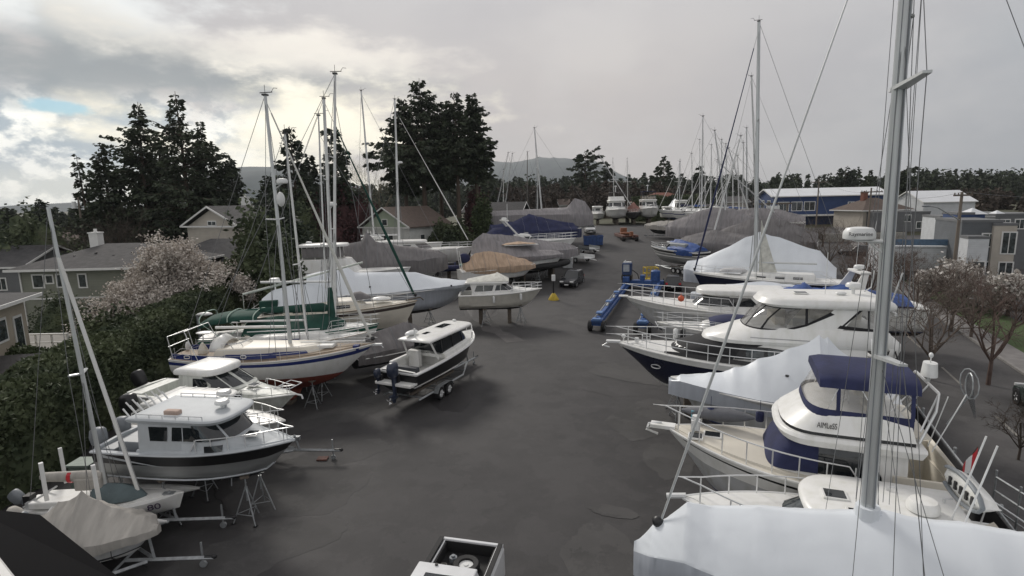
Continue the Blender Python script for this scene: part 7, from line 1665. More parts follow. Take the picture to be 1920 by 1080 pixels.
d=MB(); rg=[[(x,.5+.45*math.cos(a),4.8+.4*k*math.sin(a)) for a in [math.pi*j/8 for j in range(9)]] for x,k in ((L*.04,.3),(L*.07,1),(L*.2,1),(L*.23,.3))]; d.loft(rg,closed=False); d.build('upturned_dinghy',GEL,b.root,smooth=60)
d=MB()
for i in range(4): d.tube([(L*.1+.5*i,-.3,4.8),(L*.1+.3*i,.2,6.0-.2*i)],.05,5)
d.build('stern_gantry',GEL,b.root); stands(b,(.7,.3))
b=Boat('sailboat','white sloop hidden behind the grey tarp with a plain mast carrying a small dome','sailboat',(830,452),3.4,None,0,3.2,1,1.6,'s',L=11,head=9,short='plain mast sloop behind grey tarp',tw=.7); b.zs=3.1; b.hull([BLUB,GEL],[(1,1)],deckm=GEL,rub=GEL); b.mast(b.L*.20,3.3,(677,170),r=.12,mat=WMAST,spr=(.42,),sprw=.9,wire=.018,radar=(.66,.24,PLG,.4),forestay=.98,stem=Vector((b.L*.95,0,3.5))); stands(b,(.5,))
# ---- L12 black pilothouse boat on trailer in the aisle
b=Boat('pilothouse_boat','black-hulled fishing boat with white wheelhouse and twin outboards on its trailer in the aisle','motor boat',(884,618),2.3,(745,698),1.85,2.5,.75,1.15,'m',short='black-hulled wheelhouse boat',rake=.9,tw=.9,pw=2.8,full=.5); L=b.L
b.hull([BLKB,GEL,BLACK,GEL],[(.10,1),(.86,2),(1,3)],deckm=GEL,rub=PLW,cockpit=(.02,.42,.62,.16),rubr=.045); b.rail(.80,1,.36,3,r=.022,mid=False)
raised(b,.36,.95,.14,.22,GEL,tp=.5)
h=House([(2.1,L*.80,1.0,.85,L*.36,.88),(2.5,L*.77,.9,.80,L*.36,.84),(2.98,L*.70,.7,.76,L*.36,.78)]); d=MB(); h.shell(d,roof=False); d.build('wheelhouse_glass',GLASS,b.root,smooth=40)
d=MB()
for s_ in (1,-1):
    for x in (.37,.52,.66): h.win(d,[(L*x+.05,2.15),(L*x-.05,2.15)],[(L*x+.05,2.98),(L*x-.05,2.98)],s_,.02,2)
for th in (-.5,.5): h.front(d,2.15,2.98,th-.04,th+.04,.02,2)
d.build('window_post',PLB,b.root)
d=MB()
for s_ in (1,-1): d.tube([(L*.30,s_*.95,2.0),(L*.22,s_*.85,3.1)],.06,4); 
d.build('roof_strut',GEL,b.root)
h=House([(2.98,L*.82,.8,.92,L*.20,.94,.55),(3.05,L*.83,.8,.94,L*.19,.96,.55)]); d=MB(); h.shell(d,edge=.07); d.build('wheelhouse_roof',GEL,b.root,smooth=45)
hatch(b.root,L*.60,.12,3.13,1.2,.6,GLASS,name='sunroof'); hatch(b.root,L*.36,.05,3.13,.6,.3,GLASS,name='sunroof')
d=MB(); d.ball((L*.28,.55,3.3),.5,.24,.12); d.tube([(L*.25,.2,3.12),(L*.25,.2,3.6)],.05,5); d.ball((L*.78,.2,3.2),.12,.12,.08); d.build('roof_gear',PLW,b.root,smooth=50)
d=MB(); d.box(L*.05,L*.09,-.85,.85,1.5,2.02); d.build('stern_bench',M('charcoal_upholstery',(.05,.055,.065),.6),b.root,bevel=.03); d=MB(); d.box(-.45,.15,-1.05,1.05,1.28,1.42); d.build('swim_platform',GEL,b.root,bevel=.03)
d=MB(); d.box(L*.1,L*.34,.85,1.05,1.95,2.1); d.box(L*.30,L*.34,.3,.95,1.4,2.3); d.build('side_bulwark',GEL,b.root,bevel=.03)
outboard(b.root,-.25,-.1,1.62,M('navy_cowl',(.035,.045,.075),.3),.98); outboard(b.root,-.25,.9,1.5,M('navy_cowl'),.62)
trailer(tuple(b.M@Vector((.2,0,0))),b.a,L*.92,2.1,'tandem trailer carrying the black-hulled wheelhouse boat in the aisle',2,.5,1.0,hull_z=.9)
# ---- L13 low grey tarp boat
covered('low runabout under a dark grey tarp tucked behind the wheelhouse boat','b' and (866,622),1.75,7,32,TARPG,[(1,.05,1.75,1.6,1.2),(.85,.6,2.0,1.7,1.1),(.6,1,2.5,1.7,1.0),(.45,1,2.9,1.7,1.0),(.2,1,2.6,1.7,1.0),(0,.9,2.2,1.6,1.0)],33,B=2.5,short='low grey-tarped runabout',zk=.6,stq=(.4,),bulge=.1)
# ---- L14 white hardtop cruiser on stands
b=Boat('cabin_cruiser','cream and white old cabin cruiser with peaked canvas roof beside the dark crossover car','motor boat',(1016,540),2.85,(862,550),2.55,2.8,1.15,1.4,'m',short='peaked-roof cabin cruiser',rake=1.1,tw=.92); L=b.L
b.hull([BLKB,GEL,M('old_cream_hull',(.56,.54,.48),.4,var=.06),GEL],[(.05,1),(.93,2),(1,3)],deckm=GEL,rub=GEL,cockpit=(.02,.2,.5,.15)); b.rail(.62,1,.5,5,r=.02)
raised(b,.2,.93,.18,.25,GEL,tp=.5)
h=House([(2.5,L*.72,.8,1.08,L*.16,1.15),(2.85,L*.68,.7,1.04,L*.16,1.1),(3.45,L*.55,.6,.98,L*.14,1.02)]); d=MB(); h.shell(d,roof=False); d.build('cabin',GEL,b.root,smooth=40)
d=MB()
for s_ in (1,-1): h.win(d,[(L*.40,2.85),(L*.19,2.85)],[(L*.42,3.32),(L*.22,3.32)],s_,.02,5); h.win(d,[(L*.60,2.87),(L*.43,2.85)],[(L*.52,3.32),(L*.455,3.32)],s_,.02,5)
h.front(d,2.87,3.38,-1.3,1.3,.02,10); d.build('window',GLASS,b.root,smooth=60)
d=MB()
for s_ in (1,-1):
    for x in (.3,.5): h.win(d,[(L*x+.02,2.85),(L*x-.02,2.85)],[(L*x+.02,3.34),(L*x-.02,3.34)],s_,.035,2)
for th in (-.5,.5): h.front(d,2.85,3.4,th-.05,th+.05,.035,2)
d.build('window_bar',GEL,b.root)
h=House([(3.44,L*.60,.5,1.12,L*.08,1.12,.6),(3.54,L*.60,.5,1.14,L*.08,1.14,.6)]); d=MB(); h.shell(d,edge=.04); d.build('roof',GEL,b.root,smooth=45)
d=MB(); d.loft([[(L*.10,-1.05,3.6),(L*.10,0,3.75),(L*.10,1.05,3.6)],[(L*.4,-1.05,3.62),(L*.44,0,4.15),(L*.4,1.05,3.62)],[(L*.56,-1.0,3.62),(L*.46,0,4.25),(L*.56,1.0,3.62)],[(L*.6,-.95,3.6),(L*.6,0,3.64),(L*.6,.95,3.6)]],closed=False); d.build('flybridge_canvas',M('off_white_canvas',(.60,.60,.55),.8,bump=.2),b.root,smooth=40)
for q in (.42,.74):
    p=b.sheer(q,-1,-.13,-.1); fender(b.root,tuple(p),.1,.55)
stands(b,(.76,.3)); blocks(b,(.25,.6))
# ---- L15 black inflatables
def rib(label,c,a,L,W,z,mat=RUB,stripe_=False):
    r=empty('inflatable_boat',(c.x,c.y,gz(c.x,c.y)),a,label,'inflatable boat','dark inflatable boats in the left row'); m=MB(); pts=[]
    for s_ in (1,-1):
        pts+= [(x,s_*W/2*math.cos(max(0,(x/L-.55)/.45)*math.pi/2)**.7 if x<L else 0,z+.25*(x/L)**3) for x in ([L*i/12 for i in range(13)] if s_==1 else [L*i/12 for i in range(11,-1,-1)])]
    m.tube(pts,.36,10); m.build('tube',mat,r,smooth=60); m=MB(); rg=[[(x,W/2*k*1,z-.02),(x,0,z-.5*kk),(x,-W/2*k,z-.02)] for x,k,kk in ((0,.9,.8),(L*.5,.95,1),(L*.8,.7,.8),(L*.97,.05,.1))]; m.loft(rg,closed=False); m.build('rigid_hull',PLG,r,smooth=50)
    m=MB(); m.box(L*.35,L*.5,-.3,.3,z-.1,z+.75); m.box(L*.2,L*.3,-.35,.35,z-.1,z+.5); m.build('console',PLB,r,bevel=.03); outboard(r,-.1,0,z+.15,PLB,.95,tilt=.2)
    if stripe_: m=MB(); m.tube([(L*.88,-W*.3,z+.45),(L*1.0,0,z+.52),(L*.88,W*.3,z+.45)],.06,5); m.build('bow_patch',PLW,r)
    for q in (.2,.7): m=MB(); m.box(L*q-.1,L*q+.1,-W*.35,W*.35,0,z-.4); m.build('cradle',WOOD,r)
    return r
a0=P(880,505,1.3); rib('black inflatable boat with console stored behind the peaked-roof cruiser, its nose toward the car',P(958,505,1.5),R(14),7.0,2.6,1.8,stripe_=True)
rib('navy-black inflatable boat left of the tan-covered boat',P(822,505,1.7),R(14),6.0,2.6,1.9,CNAVY)
m=MB(); 
r=empty('tarpaulin_heap',tuple(PY(897,495,59)),R(10),'crumpled teal tarpaulin draped over gear beneath the tan cover','tarpaulin'); rg=[[(x,y,(.35-.35*abs(x)/2)*(1-abs(y)*.5)+.1*noise.noise(Vector((x*2,y*2,1)))) for y in (-.8,-.4,0,.4,.8)] for x in [-2+.4*i for i in range(11)]]; m.loft(rg,closed=False); m.build('sheet',CTEAL,r,solid=.02)
# ---- L16 tan covered boat ; L17 grey-purple covered ; L18 navy ; L19 long grey
b=covered('boat under a wrinkled tan canvas cover with a dark blue hood at its stern','b' and (1003,492),2.7,8.6,18,TARPT,[(1,.08,2.7,2.5,2.2),(.88,.7,3.2,2.7,2.1),(.6,1.05,3.9,2.7,2.0),(.38,1.05,4.3,2.7,2.0),(.2,1.0,4.1,2.7,2.1),(.05,.9,3.3,2.6,2.2)],41,B=3.0,short='tan-covered boat',na=.12)
bag(b.root,.7,3.2,CNAVY,'stern_hood',.6,.5,1.0); d=MB(); d.tube([(.2,.5,2.5),(-.1,.6,4.7),(.6,.6,4.9)],.06,5); d.tube([(.2,-.5,2.5),(-.1,-.6,4.5)],.06,5); d.build('davit_arm',GEL,b.root)
b=covered('white sloop under a pale mauve tarp, nearest of the two mauve covers','b' and (1056,474),3.1,10.5,14,TARPM,[(1,.05,3.2,3.0,2.75),(.9,.6,3.5,3.1,2.7),(.6,1.05,3.9,3.1,2.6),(.35,1.05,4.6,3.1,2.6),(.1,1,5.3,3.1,2.6),(0,.9,4.6,3.0,2.6)],42,B=3.2,short='mauve-tarped sloop',hullm=[GEL,BLACK,GEL],bands=[(.75,1),(.82,2),(1,3)],bulge=.1)
d=MB(); d.box(3.2,7.2,-.9,.9,4.35,4.42); d.build('timber_canopy',GEL,b.root); d=MB(); rg=[[(x,y,4.45+.3*(1-abs(y))*(1-abs(x-5)/2.4)+.06*noise.noise(Vector((x*3,y*3,0)))) for y in (-.8,-.4,0,.4,.8)] for x in [3+.4*i for i in range(11)]]; d.loft(rg,closed=False); d.build('tan_roof_canvas',TARPT,b.root)
b=covered('long boat under a second mauve tarp behind the first, reaching toward the dumpster','b' and (1083,462),3.4,13,14,TARPM,[(1,.05,3.4,3.2,2.4),(.9,.6,3.9,3.3,2.3),(.6,1.05,4.6,3.3,2.2),(.35,1.05,5.1,3.3,2.2),(.1,1,5.6,3.3,2.2),(0,.9,4.6,3.1,2.2)],43,B=3.4,short='long mauve-tarped boat',bulge=.1)
b=Boat('motor_cruiser','white motor cruiser with navy blue canvas over its bridge and a white radar arch','motor yacht',(1080,444),3.5,None,0,3.8,1.0,1.5,'m',L=13,head=12,short='navy-canvased cruiser',rake=1.8,tw=.9); b.zs=3.2; L=b.L
b.hull([BLKB,GEL],[(1,1)],deckm=GEL,rub=GEL); b.rail(.45,1,.75,7,r=.03,bowover=.3)
h=House([(3.3,L*.6,1.5,1.4,L*.15,1.5),(4.2,L*.5,1.2,1.3,L*.15,1.4)]); d=MB(); h.shell(d); d.build('cabin',GEL,b.root,smooth=45); d=MB(); h.front(d,3.5,4.0,-1.57,1.57); d.build('windscreen',GLASS,b.root)
cover(b,[(L*.40,.9,4.5,4.2,3.6),(L*.3,1.5,5.3,4.2,3.4),(L*.15,1.6,5.2,4.0,3.2),(.0,1.6,4.0,3.5,2.9)],None,'bridge_canvas',noise_a=.1,seed=44,mats=[CNAVY,CNAVY])
d=MB()
for s_ in (1,-1): d.tube([(L*.38,s_*1.3,4.0),(L*.24,s_*1.2,6.0)],.12,5)
d.box(L*.22,L*.28,-1.2,1.2,6.0,6.15); d.build('radar_arch',GEL,b.root); d=MB(); radome(d,(L*.25,0,6.2),.35,.25); d.build('radar_dome',PLW,b.root); d=MB(); d.tube([(L*.3,1.1,5),(L*.3,1.1,8.2)],.03,4); d.build('antenna',PLW,b.root); stands(b,(.7,.3))
covered('boat completely hidden by a dark navy tarp behind the white radar arch','b' and (1090,425),4.2,13,12,CNAVY,[(1,.05,4.2,3.9,3.0),(.9,.7,4.8,4.0,2.9),(.6,1.05,5.6,4.0,2.8),(.42,1.05,6.4,4.0,2.8),(.25,1.05,5.4,4.0,2.8),(0,1,5.0,3.8,2.8)],45,B=3.8,short='navy-tarped boat',na=.2)
b=covered('very long sailboat under a light grey ribbed tarp with its white mast standing','b' and (1112,404),4.0,17,7,TARPM,[(1,.05,4.2,3.9,2.6),(.92,.6,6.4,4.2,2.5),(.82,.95,7.0,4.3,2.5),(.74,1.0,5.5,4.4,2.4),(.5,1,5.4,4.5,2.4),(.25,1,5.3,4.5,2.4),(0,1,5.2,4.5,2.4)],46,B=3.6,short='long grey-tarped sailboat',cat='sailboat',na=.08,bulge=.25,masts=((.50,4.5,(1002,240),.13),))
b=covered('white boat with folded grey cover behind the long grey tarp at the yard edge','b' and (985,398),3.4,9,8,TARPG,[(1,.05,3.4,3.2,2.6),(.6,1,4.2,3.3,2.4),(0,.9,3.9,3.2,2.4)],47,B=3.0,short='folded grey cover boat',masts=((.5,3.4,(961,288),.07),(.3,3.4,(953,287),.08)),cat='sailboat',stq=None)
for i,(px,py,Y,x0,lab) in enumerate([(989,285,125,0,'thin dark mast of a sloop behind the long grey tarp'),(1008,296,122,0,'short white mast leaning near the tall white one'),(944,318,128,0,'thin mast of a far sloop left of the pair of masts')]):
    c=PY(px,390,Y); bb=Boat.__new__(Boat); s=bb; s.L=9; s.a=R(10); g=gz(c.x,Y); o=Vector((c.x-5,Y,0)); s.g=g; s.root=empty('sailboat',(o.x,o.y,g),s.a,'far sloop with a '+lab.split('mast')[0].replace('thin dark ','thin dark ')+'mast'+lab.split('mast',1)[1],'sailboat','sloops behind the long grey tarp'); s.B=2.8; s.zb=3; s.zs=2.7; s.zk=.9; s.zw=1.5; s.kind='s'; s.dip=0; s.tw=.7; s.rake=1.2; s.full=.42; s.pw=2.2
    s.M=Matrix.Translation((o.x,o.y,g))@Matrix.Rotation(s.a,4,'Z'); s.Mi=s.M.inverted(); s.hull([BLUB,GEL],[(1,1)],deckm=GEL); s.mast(5,2.8,(px,py),r=.09,mat=WOOD if i==0 else WMAST,spr=(.5,),sprw=.7,wire=.014)
# ======================= end row facing the camera =======================
ER='boats lined up across the far end of the yard'
def endboat(px,py,Y,label,L=11,B=4.0,zb=3.2,zs=2.9,zk=1.0,kind='m',hull=None,house=None,fly=False,mast=None,head=-97,name='motor_cruiser',cat='motor boat',cov=None,top=None):
    c=PY(px,py,Y); g=gz(c.x,Y); a=R(head); d_=Vector((math.cos(a),math.sin(a),0)); o=Vector((c.x,Y,0))-d_*L; bb=Boat.__new__(Boat); s=bb; s.L=L; s.a=a; s.g=g; s.root=empty(name,(o.x,o.y,g),a,label,cat,ER); s.B=B; s.zb=zb; s.zs=zs; s.zk=zk; s.zw=zk+.45; s.kind=kind; s.dip=0; s.tw=.85; s.rake=1.5; s.full=.42; s.pw=2.4; s.short=label
    s.M=Matrix.Translation((o.x,o.y,g))@Matrix.Rotation(a,4,'Z'); s.Mi=s.M.inverted()
    s.hull([BLKB]+(hull or [GEL]),[(1,1)],deckm=GEL,rub=GEL); s.rail(.5,1,.6,5,r=.03)
    if house:
        x0,x1,z0,z1,w_=house; h=House([(z0,L*x1,1.6,w_,L*x0,w_*1.05),((z0+z1)/2,L*x1-.5,1.5,w_*.95,L*x0,w_),(z1,L*x1-1.4,1.2,w_*.88,L*x0,w_*.95)]); d=MB(); h.shell(d); d.build('cabin',GEL,s.root,smooth=45)
        d=MB(); h.front(d,lerp(z0,z1,.35),lerp(z0,z1,.85),-1.4,1.4,.03)
        for s_ in (1,-1): h.win(d,[(L*x1-2.2,lerp(z0,z1,.4)),(L*x0+.6,lerp(z0,z1,.4))],[(L*x1-2.4,lerp(z0,z1,.85)),(L*x0+.6,lerp(z0,z1,.85))],s_,.03)
        d.build('window',GLASS,s.root,smooth=60); d=MB()
        for th in (-.45,.45): h.front(d,lerp(z0,z1,.33),lerp(z0,z1,.87),th-.06,th+.06,.05,2)
        d.build('window_post',GEL,s.root)
        h=House([(z1,L*x1-1.0,1.2,w_,L*x0-.3,w_),(z1+.18,L*x1-.9,1.2,w_*1.02,L*x0-.3,w_*1.02)]); d=MB(); h.shell(d,edge=.1); d.build('cabin_roof',GEL,s.root,smooth=50)
        if fly:
            h=House([(z1+.2,L*x1-1.6,1.2,w_*.9,L*x0,w_*.9),(z1+1.1,L*x1-2.2,1.0,w_*.85,L*x0,w_*.85)]); d=MB(); h.shell(d,roof=False); d.build('flybridge',GEL if fly==1 else VINYL,s.root,smooth=45)
            d=MB(); d.box(L*x0,L*x1-2.3,-w_*.85,w_*.85,z1+2.0,z1+2.1)
            for s_ in (1,-1):
                for x in (L*x0+.1,L*x1-2.5): d.tube([(x,s_*w_*.8,z1+1.0),(x,s_*w_*.8,z1+2.0)],.04,4)
            d.build('bridge_canopy',top or TARPG,s.root); d=MB(); d.tube([(L*x0+1,0,z1+2.1),(L*x0+1,0,z1+3.4)],.09,6); d.ball((L*x0+1,0,z1+3.45),.3,.3,.15); d.build('radar_mast',PLW,s.root)
    if cov: cover(s,[(L*q+(.06 if q==1 else 0),B/2*w_,zt,ze,zsk) for q,w_,zt,ze,zsk in cov[1]],None,'boat_cover',noise_a=.15,seed=int(px),mats=[cov[0],cov[0]])
    if mast: s.mast(L*mast[0],3.3,mast[1],r=.10,mat=WMAST,spr=(.55,),sprw=.9,wire=.014)
    d=MB()
    for q in (.3,.65): d.box(L*q-.3,L*q+.3,-.3,.3,0,s.zk+.05)
    d.build('keel_support',WOOD,s.root); return s
endboat(1160,405,118,'white flybridge yacht with cream windscreen cover, widest boat of the far end row',13,5.0,3.6,3.2,1.2,house=(.1,.72,3.3,5.2,1.9),fly=1,top=TARPG)
endboat(1192,402,120,'dark-hulled sloop with rust-pink cover between the two far flybridge yachts',10,3.2,2.9,2.6,kind='s',hull=[M('slate_hull',(.12,.12,.13))],mast=(.5,(1123,290)),name='sailboat',cat='sailboat',cov=(M('rust_pink_canvas',(.34,.18,.15),.9),[(.7,.5,3.8,3.0,2.8),(.5,1,5.0,3.2,2.8),(.2,1,4.6,3.2,2.8)]))
endboat(1223,408,118,'white flybridge yacht with clear bridge enclosure and radar pole in the far end row',12,4.2,3.8,3.2,1.2,house=(.15,.7,3.4,5.2,1.7),fly=2,top=CNAVY)
endboat(1258,405,122,'small white cuddy boat with green-tinted windscreen in the far end row',8,3.0,2.5,2.2,.9,house=(.2,.6,2.3,3.5,1.1))
endboat(1272,400,127,'boat in a rounded white wrap standing behind the small cuddy boat, far end row',9,3.4,3.0,2.8,.9,cov=(WRAP,[(1,.05,3.1,2.8,2.0),(.8,.8,4.4,3.0,1.9),(.5,1,5.6,3.0,1.9),(.1,1,4.8,3.0,1.9)]))
endboat(1286,400,119,'white wheelhouse fishing boat with square windows at the right of the far end row',9,3.6,3.0,2.6,1.0,house=(.25,.66,2.8,4.9,1.25))
endboat(1303,398,121,'white low cruiser at the right end of the far row beside the mauve tarp',9,3.4,2.6,2.4,.9,house=(.2,.6,2.5,3.6,1.2))
endboat(1122,398,121,'white sport cruiser at the left end of the far row by the grey tarp',9,3.2,2.7,2.4,1.0,house=(.2,.6,2.6,3.9,1.2))
for i,(px,Y,top,lab) in enumerate([(1150,128,(1149,298),'far sloop whose mast rises left of the clear-enclosure yacht'),(1176,126,(1176,298),'far sloop whose mast rises right of the clear-enclosure yacht'),(1270,130,(1275,300),'far sloop in front of the end hedge with a white mast')]):
    endboat(px+4,398,Y,lab,9,2.8,2.8,2.6,.9,'s',hull=[GEL],mast=(.55,top),name='sailboat',cat='sailboat')
# ======================= vehicles =======================
def car(name,label,cat,loc,a,L=4.6,W=1.85,H_=1.6,paint=BLACK,kind='suv',group=None):
    r=empty(name,loc,a,label,cat,group); zb=.28; belt_=H_*.58 if kind!='pickup' else H_*.56
    if kind=='suv': prof=[(0,.62),(.02,.95),(.12,belt_),(.72,belt_),(.97,belt_*.86),(1,.55)]
    elif kind=='sedan': prof=[(0,.6),(.02,belt_*.98),(.2,belt_),(.7,belt_),(.96,belt_*.80),(1,.5)]
    else: prof=[(0,.6),(.01,belt_),(.3,belt_),(.72,belt_),(.96,belt_*.93),(1,.6)]
    m=MB(); rg=[]
    def top(t):
        for p,q in zip(prof,prof[1:]):
            if p[0]<=t<=q[0]: return lerp(p[1],q[1],(t-p[0])/(q[0]-p[0]))
        return prof[-1][1]
    for i in range(25):
        t=i/24; w_=W/2*(1-.10*abs(t-.5)**2*4)*(1 if .02<t<.98 else .9); zt=top(t); z0=zb+(.12 if t<.03 or t>.97 else 0)
        rg.append([(t*L,-w_*.96,z0),(t*L,-w_,z0+.18),(t*L,-w_,zt-.18),(t*L,-w_*.94,zt-.04),(t*L,-w_*.7,zt),(t*L,w_*.7,zt),(t*L,w_*.94,zt-.04),(t*L,w_,zt-.18),(t*L,w_,z0+.18),(t*L,w_*.96,z0)])
    m.loft(rg,caps=True); m.build('body',paint,r,smooth=35)
    if kind=='suv': x0,x1,x2,x3=.04*L,.12*L,.50*L,.70*L
    elif kind=='sedan': x0,x1,x2,x3=.12*L,.26*L,.52*L,.70*L
    else: x0,x1,x2,x3=.38*L,.42*L,.56*L,.70*L
    h=House([(belt_-.03,x3,.5,W*.46,x0,W*.45,.5),(H_-.06,x2+.1,.4,W*.38,x1,W*.38,.5)]); m=MB(); h.shell(m,roof=False); m.build('window_glass',GLASS,r,smooth=35)
    h2=House([(H_-.08,x2+.14,.4,W*.39,x1-.03,W*.39,.5),(H_-.03,x2+.05,.4,W*.36,x1,W*.36,.5)]); m=MB(); h2.shell(m,edge=.03); m.build('roof',paint,r,smooth=45)
    m=MB()
    for s_ in (1,-1):
        for t in (0,.42,1):
            xb=lerp(x0+.1,x3-.45,t); xt=lerp(x1+.08,x2-.2,t); h.win(m,[(xb+.04,belt_-.02),(xb-.04,belt_-.02)],[(xt+.04,H_-.06),(xt-.04,H_-.06)],s_,.012,2)
    m.build('pillar',paint,r)
    for x in (.19*L,.81*L):
        for s_ in (1,-1): wheel(r,x,s_*(W/2-.10),.34,.34,.22)
        m=MB()
        for s_ in (1,-1): m.cyl((x,s_*(W/2-.04),.36),.40,.09,18,axis='y')
        m.build('wheel_arch',PLB,r)
    m=MB()
    for s_ in (1,-1): m.box(L*.965,L*1.0,s_*W*.30-.2,s_*W*.30+.2,.66,.80)
    m.build('headlight',PLW,r,bevel=.02); m=MB()
    for s_ in (1,-1): m.box(-.01,L*.02,s_*W*.38-.12,s_*W*.38+.12,.78,.98)
    m.build('tail_light',RED2,r); m=MB(); m.box(L*.99,L*1.006,-.42,.42,.5,.68); m.build('grille',PLB,r); m=MB(); m.box(L*1.0,L*1.012,-.22,.22,.36,.48); m.box(-.014,-.004,-.22,.22,.5,.62); m.build('number_plate',PLW,r)
    m=MB()
    for s_ in (1,-1): m.box(x3-.5,x3-.3,s_*(W/2+.02)-.1*(s_<0),s_*(W/2+.02)+.1*(s_>0),belt_,belt_+.14)
    m.build('door_mirror',paint,r); return r
CARB=M('charcoal_car_paint',(.025,.027,.032),.2,var=.02,spec=.7); CARW=M('white_car_paint',(.70,.71,.71),.25,var=.03); CARG=M('green_black_car_paint',(.03,.045,.04),.22,var=.02); CARS=M('silver_car_paint',(.36,.37,.38),.28,.4,var=.02)
def carpx(px,py,ang,off,*k,**kw):
    p=P(px,py); a=R(ang); p=p-Vector((math.cos(a),math.sin(a),0))*off; return p,a
p,a=carpx(1062,541,-112,4.6); car('parked_car','dark charcoal crossover car parked nose toward the camera beside the old cabin cruiser','car',p,a,4.6,1.9,1.68,CARB,'suv')
p,a=carpx(1262,548,75,0); car('parked_car','dark hatchback with pale roof parked behind the blue boat lift','car',p,a,4.2,1.75,1.6,CARB,'suv')
p,a=carpx(1108,432,-92,4); 
r=car('parked_car','small white off-road car with black roof facing the camera at the far end','car',PY(1110,432,96)-Vector((0,-4,0)),R(-92),3.8,1.7,1.8,CARW,'suv')
r.location.z=gz(r.location.x,r.location.y)
# streetside cars
def street(label,y,off,ang,paint,kind='sedan',nm='parked_car',cat='car',**k):
    x=fx(y,off); a=math.atan2(1,FK)+ang; return car(nm,label,cat,(x,y,gz(x,y)+.02),a,paint=paint,kind=kind,group=None,**k)
street('dark green sedan seen from behind on the road beyond the black fence',20.8,7.0,.0,CARG,'sedan',L=4.4)
street('dark grey pickup truck parked past the lawn strip at the right edge',30,15.0,.2,CARB,'pickup',nm='pickup_truck',cat='pickup truck',L=5.2,H_=1.8)
street('silver-green car on the road just left of the big mast',44,3.5,3.1,CARG,'suv')
street('second dark car farther along the road left of the big mast',54,3.6,3.1,CARB,'sedan')
street('white van parked before the white sheet-clad workshop',50,14.5,.3,CARW,'suv',nm='parked_van',cat='van',L=4.8,H_=2.0,W=1.9)
street('silver car in the car park right of the white van',44,16.5,1.4,CARS,'sedan')
street('white sedan half hidden by the bare trees in the car park',36,19,1.4,CARW,'sedan')
street('dark sedan near the low wall by the road junction',72,10,1.2,CARB,'sedan')
# ---- white pickup at the bottom of the frame
tw=P(868,1085,0); L=5.2; W=1.9; a=R(-118)
tl=P(823,1006,1.25); tr=P(947,1022,1.25); mid=(tl+tr)/2; a=math.atan2((tl-tr).y,(tl-tr).x)+math.pi/2; W=(tl-tr).length*.98
r=empty('pickup_truck',(mid.x,mid.y,0),a,'white pickup truck with open black-lined bed holding a spare wheel','pickup truck'); r.scale=(.76,1,1)
PW=M('pickup_white_paint',(.72,.73,.74),.25,var=.03); m=MB(); hw=W/2
def sec(x,zt,k=1.0): return [(x,-hw*k,.42),(x,-hw*k,.75),(x,-hw*.99*k,zt-.12),(x,-hw*.93*k,zt),(x,-hw*.86*k,zt)]
for s_ in (1,-1):
    rg=[[(x,s_*-y,z) for x,y,z in sec(x,1.25)] for x in (0,.5,1.0,1.6,2.1)]; m.loft(rg,closed=False)
    m.box(0.02,2.08,s_*hw*.80-.02,s_*hw*.80+.02,.75,1.24)
m.box(-.02,.10,-hw*.97,hw*.97,.70,1.27); m.box(2.08,2.14,-hw*.95,hw*.95,.7,1.25); m.build('cargo_bed',PW,r,bevel=.02)
m=MB(); m.box(.1,2.08,-hw*.78,hw*.78,.72,.93); m.box(.10,.14,-hw*.78,hw*.78,.78,1.22)
for s_ in (1,-1): m.box(.1,2.07,s_*hw*.755-.02,s_*hw*.755+.02,.78,1.2); m.box(.02,2.07,s_*hw*.9-.07,s_*hw*.9+.05,1.252,1.285)
m.build('bed_liner',RUB,r)
m=MB(); rg=[]
for x,zt,k in ((2.12,1.25,1),(2.2,1.27,1),(3.6,1.25,1),(4.6,1.15,.98),(5.0,.95,.93)): rg.append([(x,-hw*k,.42),(x,-hw*k,zt-.18),(x,-hw*.9*k,zt),(x,hw*.9*k,zt),(x,hw*k,zt-.18),(x,hw*k,.42)])
m.loft(rg,caps=True); m.build('body',PW,r,smooth=35)
h=House([(1.22,3.9,.45,hw*.93,2.16,hw*.93,.45),(1.72,3.35,.4,hw*.78,2.3,hw*.80,.45)]); m=MB(); h.shell(m,roof=False); m.build('cab',PW,r,smooth=40)
m=MB()
for s_ in (1,-1): h.win(m,[(3.35,1.27),(2.35,1.27)],[(3.1,1.66),(2.42,1.66)],s_,.012,4)
m.build('side_window',GLASS,r); m=MB(); h.front(m,1.27,1.68,-1.2,1.2,.012); m.build('windscreen',GLASS,r,smooth=60)
m=MB(); m.add([(2.17,-hw*.72,1.32),(2.17,hw*.72,1.32),(2.275,hw*.66,1.64),(2.275,-hw*.66,1.64)],[(0,1,2,3)]); m.build('rear_window',GLASS,r)
m=MB(); m.box(2.27,3.42,-hw*.80,hw*.80,1.725,1.80); m.build('roof',PW,r,bevel=.035)
m=MB(); m.box(2.75,3.2,-hw*.45,hw*.45,1.803,1.815); m.build('sunroof',GLASS,r); m=MB(); m.box(2.34,2.40,-.28,-.22,1.803,1.84); m.build('roof_light',PLB,r)
for x in (1.05,4.2):
    for s_ in (1,-1): wheel(r,x,s_*(hw-.12),.36,.36,.24)
    m=MB()
    for s_ in (1,-1): m.cyl((x,s_*(hw-.03),.42),.43,.07,18,axis='y')
    m.build('wheel_arch',PLB,r)
m=MB()
for s_ in (1,-1): m.box(-.03,.0,s_*hw*.9-.09,s_*hw*.9+.07,.8,1.1)
m.build('tail_light',RED2,r); m=MB(); m.box(-.18,-.02,-hw*.9,hw*.9,.48,.62); m.build('rear_bumper',STEEL,r,bevel=.02)
